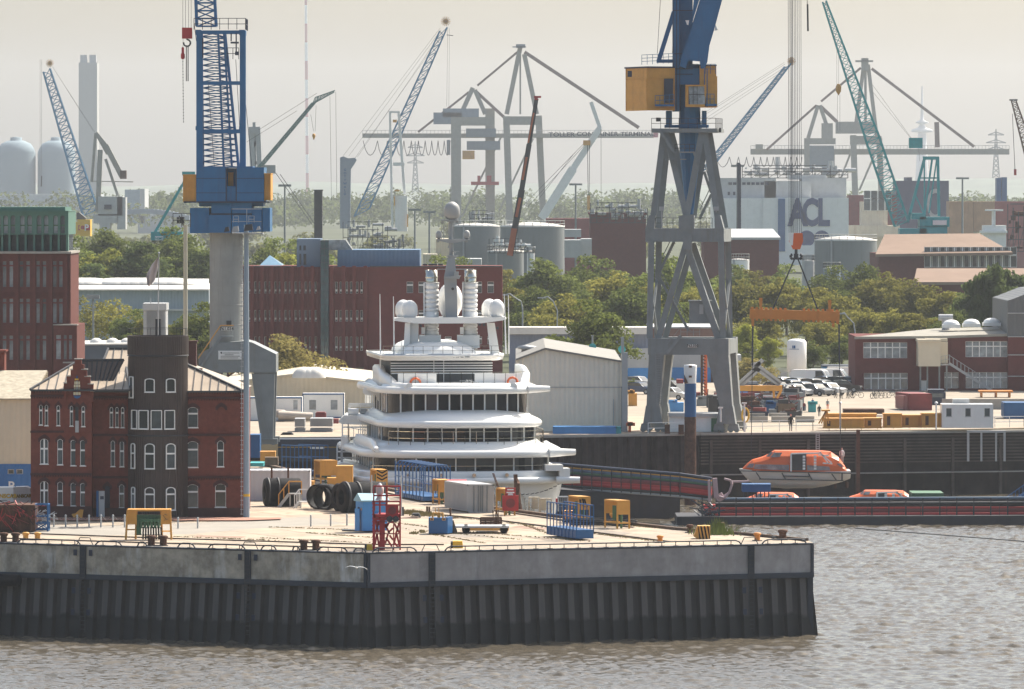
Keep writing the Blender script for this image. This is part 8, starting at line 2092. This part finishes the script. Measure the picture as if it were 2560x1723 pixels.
def harbour_crane(lab,R,d,p,q,w0,w1,wheel,colm,ropes,n=22,m='bcr'):
 k=R(1,0)[0]-R(0,0)[0];k*=d/F;t=T('harbour_crane',lab,'crane',R,p[0],p[1],d);g=MB();g.truss(at(R(*p),d),at(R(*q),d),w0*k,w1*k,n,5*k,side=(1,0,.5),h0=w0*k*.8,rb=2.2*k);g.build('boom',M[m],t)
 if wheel:
  g=MB();c=at(R(*wheel[:2]),d);r=wheel[2]*k;g.cyl(c,c+Vector((0,1,0)),r*.55,n=14)
  for i in range(14):a=6.283*i/14;g.bar(c,c+Vector((r*math.cos(a),0,r*math.sin(a))),r*.16)
  g.build('sheave_wheel',M['yel'],t)
 if colm:
  x0,y0,x1,y1=colm;g=MB();g.fpoly(R,[(x0,y1),(x0,y0+8),(x0+(x1-x0)*.2,y0),(x0+(x1-x0)*.5,y0+14),(x0+(x1-x0)*.9,y0+10),(x1,y0+25),(x0+(x1-x0)*.85,y0+55),(x0+(x1-x0)*.65,y0+90),(x0+(x1-x0)*.6,y1)],d,2.5);o=g.build('column',M['bgr'],t)
  for i,ch in enumerate('GOTTWALD'):text(ch,at(R(x0+(x1-x0)*.3,y0+95+i*24),d-.1),22*k,M['blu'],o,bold=.03)
 bars(R,d+.5,ropes,1.6*k).build('rope',M['wire'],t)
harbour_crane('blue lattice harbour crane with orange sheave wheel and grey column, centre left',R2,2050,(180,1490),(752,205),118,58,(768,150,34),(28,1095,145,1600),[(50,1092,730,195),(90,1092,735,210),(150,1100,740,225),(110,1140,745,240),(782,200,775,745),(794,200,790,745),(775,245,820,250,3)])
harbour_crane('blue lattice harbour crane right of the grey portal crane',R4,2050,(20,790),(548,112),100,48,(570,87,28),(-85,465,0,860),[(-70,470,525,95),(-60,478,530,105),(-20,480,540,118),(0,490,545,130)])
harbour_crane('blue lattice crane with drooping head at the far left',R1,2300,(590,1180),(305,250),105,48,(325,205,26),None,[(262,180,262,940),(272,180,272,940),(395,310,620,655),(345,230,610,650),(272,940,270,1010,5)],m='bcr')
t=T('harbour_crane','teal lattice crane boom behind the blue crane, tip pointing right','crane',R1,1700,890,1300);k=1300/F/2.6128;g=MB();g.truss(at(R1(1695,885),1300),at(R1(2060,450),1300),62*k,48*k,18,3.5*k,rb=1.8*k,side=(1,0,.6));g.truss(at(R1(2050,450),1300),at(R1(2185,388),1300),46*k,12*k,6,3*k,side=(.4,0,1));g.build('boom',mat('greygreen_paint',(.13,.22,.21),.5),t)
bars(R1,1300,[(1610,720,1940,515),(1690,640,2070,400),(2030,540,2048,650),(2065,480,2058,650),(2155,420,2165,1100),(2193,390,2200,1100),(1800,920,2040,1260,2),(1830,930,2060,1260,2)],2*k).build('rope',M['wire'],t);g=MB();c=at(R1(2050,705),1300);g.lathe(c,[(.05,0),(.38,.8),(.25,1.2),(.001,1.3)],8);g.build('hook',M['yel'],t);boxes(R1,1300,[(1712,870,1800,925),(1640,880,1720,900)],4).build('cab',M['steel'],t)
t=T('steel_tower','pale twin-legged steel tower right of the blue crane','tower',R1,1662,880,1500);bars(R1,1500,[(1640,620,1650,880,1.6),(1685,620,1695,880,1.6),(1660,590,1665,880),(1635,650,1690,650,2),(1650,855,1700,855),(1645,760,1690,700)],.7).build('legs',M['lgrey'],t)
def gantry(lab,R,d,legs,beams,ties,stay,boom,house,extra,fest,bars_):
 k=(R(1,0)[0]-R(0,0)[0])*d/F;t=T('gantry_crane',lab,'crane',R,legs[0][0],legs[0][3],d)
 for x0,y0,x1,y1,w,o in legs:g=MB();g.bar(at(R(x0,y0),d+o),at(R(x1,y1),d+o),w*k,w*k);g.build('leg',M['haze_g'],t)
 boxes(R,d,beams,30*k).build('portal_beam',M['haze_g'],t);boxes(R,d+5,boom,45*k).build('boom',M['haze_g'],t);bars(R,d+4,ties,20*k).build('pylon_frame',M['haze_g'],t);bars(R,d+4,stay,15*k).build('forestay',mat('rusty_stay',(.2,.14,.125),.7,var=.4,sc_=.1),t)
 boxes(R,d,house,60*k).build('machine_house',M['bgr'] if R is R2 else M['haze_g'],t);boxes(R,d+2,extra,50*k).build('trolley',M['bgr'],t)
 g=MB();x0,x1,y0,y1,n=fest
 for i in range(n):
  a,b=x0+(x1-x0)*(i/n)**.75,x0+(x1-x0)*((i+1)/n)**.75;g.tube([at(R(a+(b-a)*s/6,y0+(y1-y0)*math.sin(math.pi*s/6)**.7),d+1) for s in range(7)],2.5*k,4)
 g.build('cable_festoon',M['wire'],t);g=bars(R,d+3,bars_,13*k);g.build('brace',M['haze_g'],t)
 g=MB();y=boom[0][1];g.rail([at(R(boom[0][0],y),d+4),at(R(boom[0][2],y),d+4)],22*k,1.2*k,1.6,0);g.build('railing',M['steel'],t)
 return t
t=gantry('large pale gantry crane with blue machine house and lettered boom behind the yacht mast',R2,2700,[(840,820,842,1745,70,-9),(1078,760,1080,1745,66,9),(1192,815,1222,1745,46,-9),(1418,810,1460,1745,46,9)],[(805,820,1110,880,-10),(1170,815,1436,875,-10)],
 [(1195,800,1290,330,1.6),(1405,800,1318,380,1.6),(875,800,958,615,1.6),(1045,800,972,630,1.5),(1290,380,1290,800,.6)],[(1320,365,2120,895,1.6),(990,600,1270,365),(930,645,575,925),(985,645,1175,820,1.4)],[(185,935,2225,966)],[(682,788,880,870),(748,760,1000,822),(1260,310,1325,335),(1235,325,1330,332)],[(915,988,1150,1050),(910,900,1120,960),(775,980,800,1085)],(190,800,985,1088,11),[(1160,950,880,1520),(1380,970,1140,1480)])
text('TOLLER',at(R2(1580,944),2690),2.5,M['nav'],t,bold=.05,xs=1.25);text('CONTAINER TERMINAL',at(R2(1957,940),2690),2.4,M['nav'],t,bold=.05,xs=1.28)
g=boxes(R2,2695,[(945,1272,1140,1296),(990,1230,1010,1272),(1055,1230,1088,1272)],2);g.build('red_spreader',M['red'],t);g=boxes(R2,2698,[(885,1055,970,1115)],3);g.build('cab',M['yel'],t);g=boxes(R2,2696,[(2222,930,2255,962)],3);g.build('boom_tip',mat('pink_paint',(.5,.15,.2),.6),t)
gantry('large grey-brown gantry crane behind the teal crane on the right',R4,3000,[(672,590,672,1272,34,-8),(830,690,830,1272,46,8),(975,570,998,1272,38,-8),(1145,590,1170,1272,36,8)],[(655,590,860,630,-9),(955,575,1160,632,-9)],
 [(985,560,1045,110,1.2),(1130,590,1072,110,1.2),(680,590,745,375,1.2),(830,590,757,375,1.2),(1055,110,1055,560,.8)],[(1095,135,1765,645,1.2),(410,665,735,375),(765,350,1025,130),(765,385,870,485,1.5),(1520,485,1525,650,2)],[(305,660,1995,697)],[(862,482,1110,560),(770,492,842,600),(338,630,385,660),(1030,66,1075,150),(992,80,1105,92)],[(690,640,850,770),(690,770,870,810)],(80,640,712,778,12),[(1112,705,1015,930),(960,680,880,890)])
def teal_crane():
 d=1250;R=R4;t=T('jib_crane','teal lattice jib crane with long raised boom behind the olive trees','crane',R,1390,1500,d);k=d/F/2.61375;m=M['teal']
 g=MB();a,b,c=at(R(1290,1150),d),at(R(1090,560),d),at(R(786,-305),d);g.truss(a,b,95*k,90*k,14,5*k,side=(1,0,.4),rb=2*k);g.truss(b,c,88*k,24*k,22,5*k,side=(1,0,.4),rb=2*k);g.build('boom',m,t)
 bars(R,d,[(1330,1140,1440,725,2),(1440,1090,1490,730,1.4),(1535,1100,1528,715,2),(1430,720,1535,720,2.4),(1410,850,1530,850),(1380,960,1440,1090),(1440,740,1440,1080),(1520,730,1470,1080)],9*k).build('tower_frame',m,t)
 boxes(R,d-2,[(1410,1105,1605,1170),(1410,1165,1590,1213),(1280,1180,1455,1250),(1320,1250,1467,1300),(1360,1080,1450,1120)],6).build('machine_house',m,t);boxes(R,d-2.2,[(1495,1126,1586,1157)],.2).build('sign_plate',M['white'],t)
 for x0,x1 in ((1335,1310),(1365,1360),(1425,1435),(1455,1490)):g=bars(R,d+(x0 % 3)*2,[(x0,1300,x1,1660)],16*k);g.build('leg',m,t)
 bars(R,d+1,[(1330,1310,1450,1420),(1450,1310,1330,1420),(1310,1420,1480,1420)],7*k).build('brace',m,t)
 bars(R,d,[(1100,240,1370,610),(1105,290,1375,620),(1350,600,1395,640,6),(1400,620,1410,740),(868,10,868,245),(880,10,880,245),(872,305,870,540),(888,305,888,540)],1.6*k).build('rope',M['wire'],t)
 g=MB();c=at(R(879,310),d);g.lathe(c,[(.05,0),(.5,.8),(.55,1.7),(.3,2.2),(.001,2.3)],10);g.build('hook_block',M['yel'],t);g=MB();c=at(R(1383,628),d);g.box(c-Vector((0,0,.8)),(2.6,2,2));g.build('counterweight',m,t)
teal_crane()
t=T('crawler_crane','orange and black telescopic crane boom leaning behind the yacht mast','crane',R2,1245,1600,1050);g=bars(R2,1050,[(1218,1790,1300,1330,44),(1300,1330,1352,1010,36),(1352,1010,1404,690,28)],.0235);g.build('boom',M['dark'],t);bars(R2,1049.4,[(1216,1790,1248,1600,40),(1262,1520,1290,1385,20),(1305,1260,1335,1100,16),(1345,1000,1385,790,12)],.0235).build('boom_section',mat('faded_orange',(.4,.1,.04),.6),t);boxes(R2,1049,[(1386,672,1436,686),(1390,684,1412,700)],1).build('boom_head',M['red'],t)
t=T('luffing_crane','white crane boom leaning right below the lettered gantry boom','crane',R2,1450,1520,1900);bars(R2,1900,[(1440,1530,1660,1180,62),(1660,1180,1845,900,44),(1850,905,1785,715,26)],.042).build('boom',M['white'],t);bars(R2,1899,[(1310,1440,1740,1000),(1340,1450,1745,1010),(1360,1470,1670,1070),(1760,1000,1765,1380,1.5),(1775,1000,1772,1380,1.5),(1855,905,1856,1480)],.12).build('rope',M['wire'],t);bars(R2,1899,[(1768,1370,1770,1470,9),(1730,1000,1780,1000,14)],.1).build('hook',M['yel'],t)
t=T('ship_crane','white rust-streaked crane frame behind the blue lattice boom','crane',R2,440,1600,1650);bars(R2,1650,[(378,780,395,1600,16),(438,780,480,1360,18),(370,785,445,785,14),(400,1150,480,1150,24)],.037).build('frame',M['white'],t);boxes(R2,1648,[(412,1372,498,1620)],4).build('column',M['white'],t);boxes(R2,1647,[(398,838,425,858),(410,1328,445,1340),(406,1375,414,1440),(498,1500,505,1590)],.5).build('rust_fitting',M['yel'],t)
t=T('grain_elevator','grey-white crane structure with bent arm at the far left','crane',R1,700,1330,1850);bars(R1,1850,[(625,660,600,980,18),(625,660,690,740,26),(690,740,800,950,34),(655,770,640,1180,32),(690,830,770,1070,18),(600,975,870,980,6),(625,665,700,800,12)],.045).build('arm',M['haze_g'],t);boxes(R1,1848,[(640,1075,800,1200),(610,1190,770,1250),(650,1250,720,1330),(765,1080,820,1290)],8).build('house',M['lgrey'],t);boxes(R1,1847,[(785,905,825,960)],2).build('head',M['rust'],t);boxes(R1,1847,[(680,1128,728,1158)],.5).build('window',M['nav'],t)
t=T('ship_funnel','yellow ship funnel with red band behind the trees at the left','funnel',R1,540,1335,1600);boxes(R1,1600,[(505,1225,590,1335),(490,1240,505,1335)],6).build('casing',M['yel2'],t);boxes(R1,1599.8,[(512,1262,588,1296)],.3).build('band',M['red'],t);g=MB();g.fpoly(R1,[(500,1225),(500,1185),(515,1178),(560,1215),(560,1225)],1601,4);g.build('cowl',M['dark'],t);text('C',at(R1(536,1280),1599.3),2.2,M['yel2'],t,bold=.06);text('P',at(R1(565,1280),1599.3),2.2,M['white'],t,bold=.06)
t=T('mobile_crane','teal telescopic crane with slanting boom left of the blue crane','crane',R1,1000,1360,1150);bars(R1,1150,[(992,1345,1190,1000,18),(1190,1000,1235,915,14),(1190,925,1275,925,26)],.027).build('boom',M['teal'],t);boxes(R1,1149,[(985,1305,1190,1362)],3).build('body',M['teal'],t);boxes(R1,1148.8,[(1012,1334,1066,1362)],.2).build('sign',M['white'],t);text('NEMS',at(R1(1038,1350),1148.7),.55,M['teal'],t,bold=.01)
t=T('jib_crane','brown lattice jib cut by the right edge with a red hook','crane',R4,2090,620,1500);g=MB();g.truss(at(R4(2022,340),1500),at(R4(2150,760),1500),1.0,2.6,14,.12,side=(1,0,.3));g.build('boom',M['rust'],t);bars(R4,1500,[(2015,430,2032,800),(2022,335,2022,345,14)],.13).build('rope',M['wire'],t);boxes(R4,1500,[(2026,792,2042,832)],.6).build('hook',M['red'],t)
t=T('radio_mast','very tall thin red and white radio mast in the haze','mast',R1,2005,1050,8200)
for i in range(12):g=MB();a,b=at(R1(1996+i*1.0,-420+122*i),8200),at(R1(1997+i*1.0,-298+122*i),8200);g.bar(a,b,3.0 if i<4 else 3.6);g.build('mast_section',M['red' if i % 2 else 'white'],t)
t=T('tv_tower','slender television tower with round pod, faint in the haze','tower',R4,1425,650,9000);c=at(R4(1425,0),9000);z=lambda y:wz(R4(0,y)[1],9000);g=MB();g.lathe((c.x,9000,0),[(10,z(900)),(6,z(560)),(5,z(555)),(15,z(550)),(15,z(535)),(6,z(520)),(3.5,z(500)),(9,z(490)),(9,z(484)),(2.6,z(470)),(2,z(395)),(4,z(390)),(1.5,z(380)),(1,z(250))],14);g.build('shaft',M['lgrey'],t)
def pylon(lab,R,x,y0,y1,w,d):
 t=T('pylon',lab,'pylon',R,x,y1,d);L=[(x-w*.35,y1,x,y0),(x+w*.35,y1,x,y0)]
 for f,e in ((.12,.8),(.28,1),(.42,.9)):y=y0+(y1-y0)*f;L+=[(x-w*e,y,x+w*e,y),(x-w*e,y,x,y-(y1-y0)*.06),(x+w*e,y,x,y-(y1-y0)*.06)]
 for i in range(7):a,b=.3+.1*i,.4+.1*i;ya,yb=y0+(y1-y0)*a,y0+(y1-y0)*b;L+=[(x-w*.35*a,ya,x+w*.35*b,yb),(x+w*.35*a,ya,x-w*.35*b,yb)]
 bars(R,d,L,.9).build('lattice',M['grey'],t)
pylon('faint power pylon behind the right end of the grey gantry',R4,1908,530,850,65,5800);pylon('faint power pylon behind the festoon of the lettered gantry',R2,555,990,1350,65,5800)
t=T('power_station','pale grey chimney tower with two flues in the haze','tower',R1,575,1050,4800);boxes(R1,4800,[(514,200,634,1100)],24).build('shaft',mat('pale_concrete',(.4,.4,.39),.9,var=.05,sc_=.02),t)
for x in (524,584):boxes(R1,4804,[(x,150,x+44,202)],8).build('flue',M['steel'],t)
for x,r,lb in ((105,128,'left domed storage silo in the haze'),(368,122,'right domed storage silo in the haze')):
 t=T('silo',lb,'silo',R1,x,1050,4600);c=at(R1(x,0),4600);k=4600/F/2.6128;z=lambda y:wz(R1(0,y)[1],4600);g=MB();g.lathe((c.x,4600,0),[(r*k,z(1130)),(r*k,z(790)),(r*k*.93,z(765)),(r*k*.75,z(730)),(r*k*.45,z(712)),(r*k*.3,z(708)),(r*k*.3,z(690)),(.001,z(685))],28);g.build('shell',mat('silo_grey',(.23,.3,.34),.8,var=.05,sc_=.02),t)
simple('storage_hall','long pale hall below the domed silos','hall',R1,[(-60,1060,640,1200),(-60,1100,500,1106,0,-1)],4000,60,mat('storage_hall_paint',(.42,.45,.47),.8));simple('storage_hall','pale blue hall right of the white crane structure','hall',R1,[(815,1030,945,1250),(913,1025,945,1200,1,-1),(900,1190,1240,1330,1)],3600,40,[mat('pale_blue_hall',(.28,.36,.42),.8),M['lgrey']]);simple('bridge','grey road bridge curving behind the teal crane','bridge',R1,[(440,1165+abs(k-9)*2.2,0,0) if False else (820+k*26,1156+(k-4)**2*.35,847+k*26,1188+(k-4)**2*.35) for k in range(16)],3200,10,M['bgr'])
def tank(lab,R,x0,x1,yt,yb,d,m='steel',dome_=.06):
 c=at(R((x0+x1)/2,yb),d);r=(at(R(x1,0),d).x-at(R(x0,0),d).x)/2;z=wz(R(0,yt)[1],d);t=thing('storage_tank',lab,'tank',(c.x,d,ZQ));g=MB();g.lathe((c.x,d,ZQ),[(r,0),(r,z-ZQ)],32);n=40
 g.build('shell',M[m],t);g=MB();g.lathe((c.x,d,z),[(r*1.01,-.15),(r*1.01,.1),(r*.5,r*dome_*1.6),(.001,r*dome_*2.2)],32);P=[Vector((c.x+r*math.cos(6.283*i/24),d+r*math.sin(6.283*i/24),z)) for i in range(25)];g.rail(P,1.1,.04,3,1);g.build('roof',M['rfw'],t);g=MB();g.bar((c.x-r*.5,d-r*.9,ZQ),(c.x-r*.5,d-r*.9,z),.35);g.build('riser_pipe',M['steel'],t)
M['tank']=mat('tank_grey',(.2,.215,.22),.6,var=.1,sc_=.1,streak=.4,scol=(.13,.12,.1))
for a in (('big grey tank directly behind the yacht mast',S1,985,1400,290,600,1320,'tank'),('big grey tank right of the orange telescopic boom',S1,1400,1948,292,640,1300,'tank'),('smaller tank with pipes in front of the two big ones',S1,1290,1600,505,760,1200,'tank'),('large brownish-grey tank left of the teal crane',R4,722,1130,1255,1460,1300,'tank'),('white small tank right of the grey crane upper leg',R4,158,296,1385,1520,1200,'white'),('low pale tank left of the big brownish tank',R4,640,720,1390,1480,1230,'lgrey'),('bluish low tank in front of the big brownish tank',R4,780,892,1440,1540,1180,'bgr'),('white domed vessel beside the smaller pipe tank',S1,1628,1692,520,600,1180,'white')):tank(*a,**(dict(dome_=.35) if 'domed' in a[0] else {}))
def works(lab,R,x0,x1,y0,y1,d,n,m='steel'):
 t=T('process_frame',lab,'steelwork',R,(x0+x1)/2,y1,d);g=MB();k=(R(1,0)[0]-R(0,0)[0])*d/F
 for i in range(n+1):x=x0+(x1-x0)*i/n;g.bar(at(R(x,y1),d),at(R(x,y0+(i*37 % 5)*12),d),5*k)
 for j in range(5):y=y0+(y1-y0)*j/4;g.bar(at(R(x0+(j<2)*(x1-x0)*.1,y),d),at(R(x1-(j<2)*(x1-x0)*.2,y),d),5*k)
 for i in range(n):x=x0+(x1-x0)*i/n;g.bar(at(R(x,y1),d),at(R(x+(x1-x0)/n,y1-(y1-y0)*.5),d),3*k)
 g.build('frame',M['dark'],t);g=MB()
 for i in range(n*3):x,y=random.uniform(x0,x1),random.uniform(y0+20,y1-20);c=at(R(x,y),d+2);r=random.uniform(7,20)*k;g.cyl(c,c+(Vector((0,0,random.uniform(1,5)*r)) if i % 2 else Vector((random.uniform(2,6)*r,0,0))),r*.8,n=10)
 g.build('vessel',M[m],t)
works('steel process frame with pipes below the blue lattice boom',S1,60,440,255,520,1400,9);works('lower process frame left of the white crane column',S1,300,575,375,560,1350,7,'tank');works('pipe rack on top of the smaller tank',S1,1305,1620,400,520,1195,7,'white');works('small pipework on top of the big tank behind the mast',S1,1140,1330,160,290,1330,5,'lgrey');works('steelwork on top of the brick boiler house',R2,1780,2180,1420,1560,1330,9,'lgrey');works('dark steel frame at the right edge below the hook',R4,1985,2160,1020,1330,1250,5,'rust')
def block(lab,R,d,L,m,t_=20,name='works_building',cat='building',win=None,roof=None):
 t=T(name,lab,cat,R,L[0][0],L[0][3],d);g=boxes(R,d,L,t_);p,q=at(R(L[0][0],L[0][3]),d),at(R(L[0][2],L[0][3]),d);g.obox((p.x,d,ZQ),(q.x-p.x,0,0),(0,t_,0),(0,0,max(.1,p.z-ZQ-.002)));g.build('wall',m,t)
 if win:
  fr,pn=win_meshes(win[3],win[4],0,2,.6,.25,'white','glass')
  for i in range(win[2]):o=put(fr,'window',t,at(R(win[0]+(win[1]-win[0])*i/max(1,win[2]-1),win[5]),d-.05));put(pn,'pane',o,(0,0,0))
 if roof:g=MB();g.poly([at(R(*p[:2]),d+p[2]) for p in roof[0]],(0,0,-.5));g.build('roof',roof[1],t)
 return t
block('brick boiler house right of the big tanks',D,1350,[(1343,488,1470,600),(1340,484,1474,489,-.5)],M['brick2']);block('long brick works hall with green columns right of the grey crane',R4,1330,[(0,1235,490,1480)],M['brick2'],roof=([(0,1238,-1),(500,1238,-1),(450,1182,14),(0,1182,14)],M['lgrey']));rf=mat('tile_roof',(.24,.17,.13),.9,var=.1,sc_=.2)
block('long brick warehouse with brown hipped roof and white windows behind the trees',R4,1220,[(1140,1345,2000,1560)],M['brick2'],30,win=(1440,1960,11,2.4,3.8,1432),roof=([(1120,1348,-2),(2018,1335,-2),(1800,1212,18),(1180,1218,18)],rf));block('low brick annexe with brown roof in front of the long brick warehouse',R4,1150,[(1400,1525,2140,1600)],M['brick2'],roof=([(1370,1530,-2),(2140,1530,-2),(2140,1440,14),(1390,1440,14)],rf))
block('dark square chimney right of the blue crane',R1,1200,[(2052,1035,2104,1420),(2048,1030,2108,1038,-.3)],M['dark'],3.5,'chimney','chimney');block('thin dark chimney in front of the white ship',R4,1450,[(218,760,242,1250),(216,750,236,770,.2)],M['nav'],1.6,'chimney','chimney');block('pale gabled shed left of the big tanks',S1,1250,[(740,530,860,640),(850,400,990,560,10)],M['cream'],12,'shed','shed');block('row of white sheds in front of the tanks behind the mast',S1,1150,[(1000,570,1240,640),(1950,410,2090,560,5),(2090,400,2180,600,8),(1950,320,2090,385,30)],M['lgrey'],12,'shed','shed');block('red-brown container stack behind the big right tank',S1,1600,[(1790,225,2200,275),(1950,280,2200,320,2)],M['dred'],12,'container_stack','containers')
block('dark blue container stack with a pale curved mark behind the teal crane',R4,2100,[(1258,868,1600,1230),(1330,845,1360,870)],M['bgr'] if False else mat('stack_blue',(.05,.065,.13),.6,var=.1),20,'container_stack','containers');text('C',at(R4(1500,1030),2099.8),14,M['lgrey'],bpy.data.objects['container_stack.001'],bold=.1,xs=.5)
block('tan rusty container row at the right behind the teal crane',R4,2000,[(1600,1003,1760,1200),(1762,1003,1900,1200,.5)],mat('tan_containers',(.38,.22,.12),.7,var=.25,sc_=.2,streak=.5),12,'container_stack','containers');block('red container row at the far right',R4,2020,[(1900,1003,2160,1240)],M['dred'],12,'container_stack','containers')
t=block('cream rust-streaked ship house with dark windows beside the red stacks',R4,1950,[(1028,1005,1200,1200),(945,1160,1280,1235,-2)],mat('ship_cream',(.6,.53,.42),.6,var=.1,streak=.6,scol=(.3,.12,.05)),10,'ship_house','ship',win=(1045,1140,3,4,6,1062));block('maroon container stack behind the cream ship house',R4,2050,[(945,962,1260,1240)],M['dred'],10,'container_stack','containers');block('blue twin funnel above the tan container row',R4,2100,[(1912,850,1942,1003),(1946,845,1980,1003)],M['blu'],6,'ship_funnel','funnel');block('white ship bridge with mast at the right edge',R4,1700,[(1830,1160,1975,1310),(1850,1056,1955,1066),(1895,1060,1905,1165),(1815,1195,1985,1210,-1)],M['white'],8,'ship_bridge','ship')
M['acl']=mat('ship_blue',(.02,.05,.16),.5)
def acl():
 d=1900;t=T('car_carrier','huge white and blue ship side with large dark letters behind the hoist ropes','ship',R4,660,1335,d);boxes(R4,d,[(385,980,945,1420),(240,982,390,1300,1),(60,982,242,1300,2)],26).build('hull',M['white'],t);boxes(R4,d-.4,[(484,985,530,1330)],.5).build('stripe',M['blu'],t)
 boxes(R4,d+6,[(90,850,470,985),(395,870,700,985),(640,850,930,985,4),(560,830,800,860,8)],16).build('superstructure',M['lgrey'],t);g=boxes(R4,d+5.8,[(160+30*i,878,182+30*i,895) for i in range(9)]+[(155,940,170,962),(190,940,205,962)],.3);g.build('window',M['nav'],t)
 k=d/F/2.61375
 for ch,x,w in (('A',612,1.15),('C',694,1.0),('L',780,1.05)):text(ch,at(R4(x,1083),d-.3),240*k,M['acl'],t,bold=.45,xs=w*.62)
 g=MB()
 for x in (672,770):c=at(R4(x,1245),d-.3);g.cyl(c,c+Vector((0,.25,0)),52*k,n=24)
 g.build('round_logo',M['acl'],t);boxes(R4,d-.6,[(600,1290,830,1420)],.5).build('boot_top',M['white'],t)
 works('yellowish deck cranes and railings along the ship top',R4,250,940,768,850,1950,12,'lgrey')
acl()
for x,y,d,lb in ((1678,380,1500,'slim dark light mast left of the pale chimney wall'),(1310,422,1600,'dark light mast behind the white luffing boom'),(944,480,1500,'left thin light mast behind the yacht mast'),(977,485,1500,'right thin light mast behind the yacht mast'),(2190,408,1700,'dark light mast above the tan containers'),(648,425,1400,'thin light mast among the teal crane ropes'),(212,680,850,'thin street light mast in front of the sparse trees'),(1348,765,700,'left pole with teal disc above the grey shed'),(1415,770,700,'right pole with teal disc above the grey shed')):
 g=MB();c=at(D(x,y),d);g.cyl((c.x,d,ZQ),c,.25*d/1200,.16*d/1200,n=6);g.box(c,(3*d/1500,.6,.5) if 'disc' not in lb else (.3,.3,.1))
 if 'disc' in lb:q=c-Vector((0,.3,1.2));g.cyl(q,q+Vector((0,.1,0)),.42,n=14,mi=1)
 single(g,'light_mast',[M['grey'],M['teal']],lb,'light mast')
def bird(x,y,d,s,lab,nm='gull'):
 t=thing(nm,lab,'bird',tuple(at(D(x,y),d)));g=MB();c=at(D(x,y),d);L=[]
 for u,z,w in ((-1,-.02,.02),(-.62,.13,.1),(-.3,.1,.14),(0,0,.16),(.3,.06,.14),(.62,.02,.1),(1,-.18,.02)):L.append([c+s*Vector((u*1.05,-w,z)),c+s*Vector((u,w*1.3,z+.02)),c+s*Vector((u,0,z+.05))])
 g.loft(L,cap0=True,cap1=True,sm=True);n=8
 g.loft([[c+s*Vector((.02+r*math.cos(6.283*k/n),yy,zz+r*math.sin(6.283*k/n))) for k in range(n)] for yy,zz,r in ((-.42,.06,.01),(-.36,.05,.055),(-.28,.04,.065),(-.18,.0,.085),(.05,-.02,.1),(.25,0,.05),(.42,.02,.03))],cap0=True,cap1=True);g.build('body',M['white'],t)
bird(811,1292,425,.72,'white gull gliding with spread wings in front of the quay wall corner')
#  HAZE: one box of even pale air round everything
def haze():
 g=MB();x0,x1,y0,y1,z0,z1=-2390,2390,-200,11900,-2.5,260
 g.obox((x0,y0,z0),(x1-x0,0,0),(0,y1-y0,0),(0,0,z1-z0))
 m=bpy.data.materials.new('haze_air');m.use_nodes=True;N=m.node_tree.nodes;L=m.node_tree.links
 for n in list(N):
  if n.type !='OUTPUT_MATERIAL':N.remove(n)
 out=[n for n in N if n.type=='OUTPUT_MATERIAL'][0]
 v=N.new('ShaderNodeVolumePrincipled');v.inputs['Color'].default_value=(.86,.91,.98,1);v.inputs['Density'].default_value=0.62e-4;v.inputs['Anisotropy'].default_value=.4
 L.new(v.outputs[0],out.inputs['Volume'])
 o=g.build('haze',m);kind(o,'stuff')
haze()
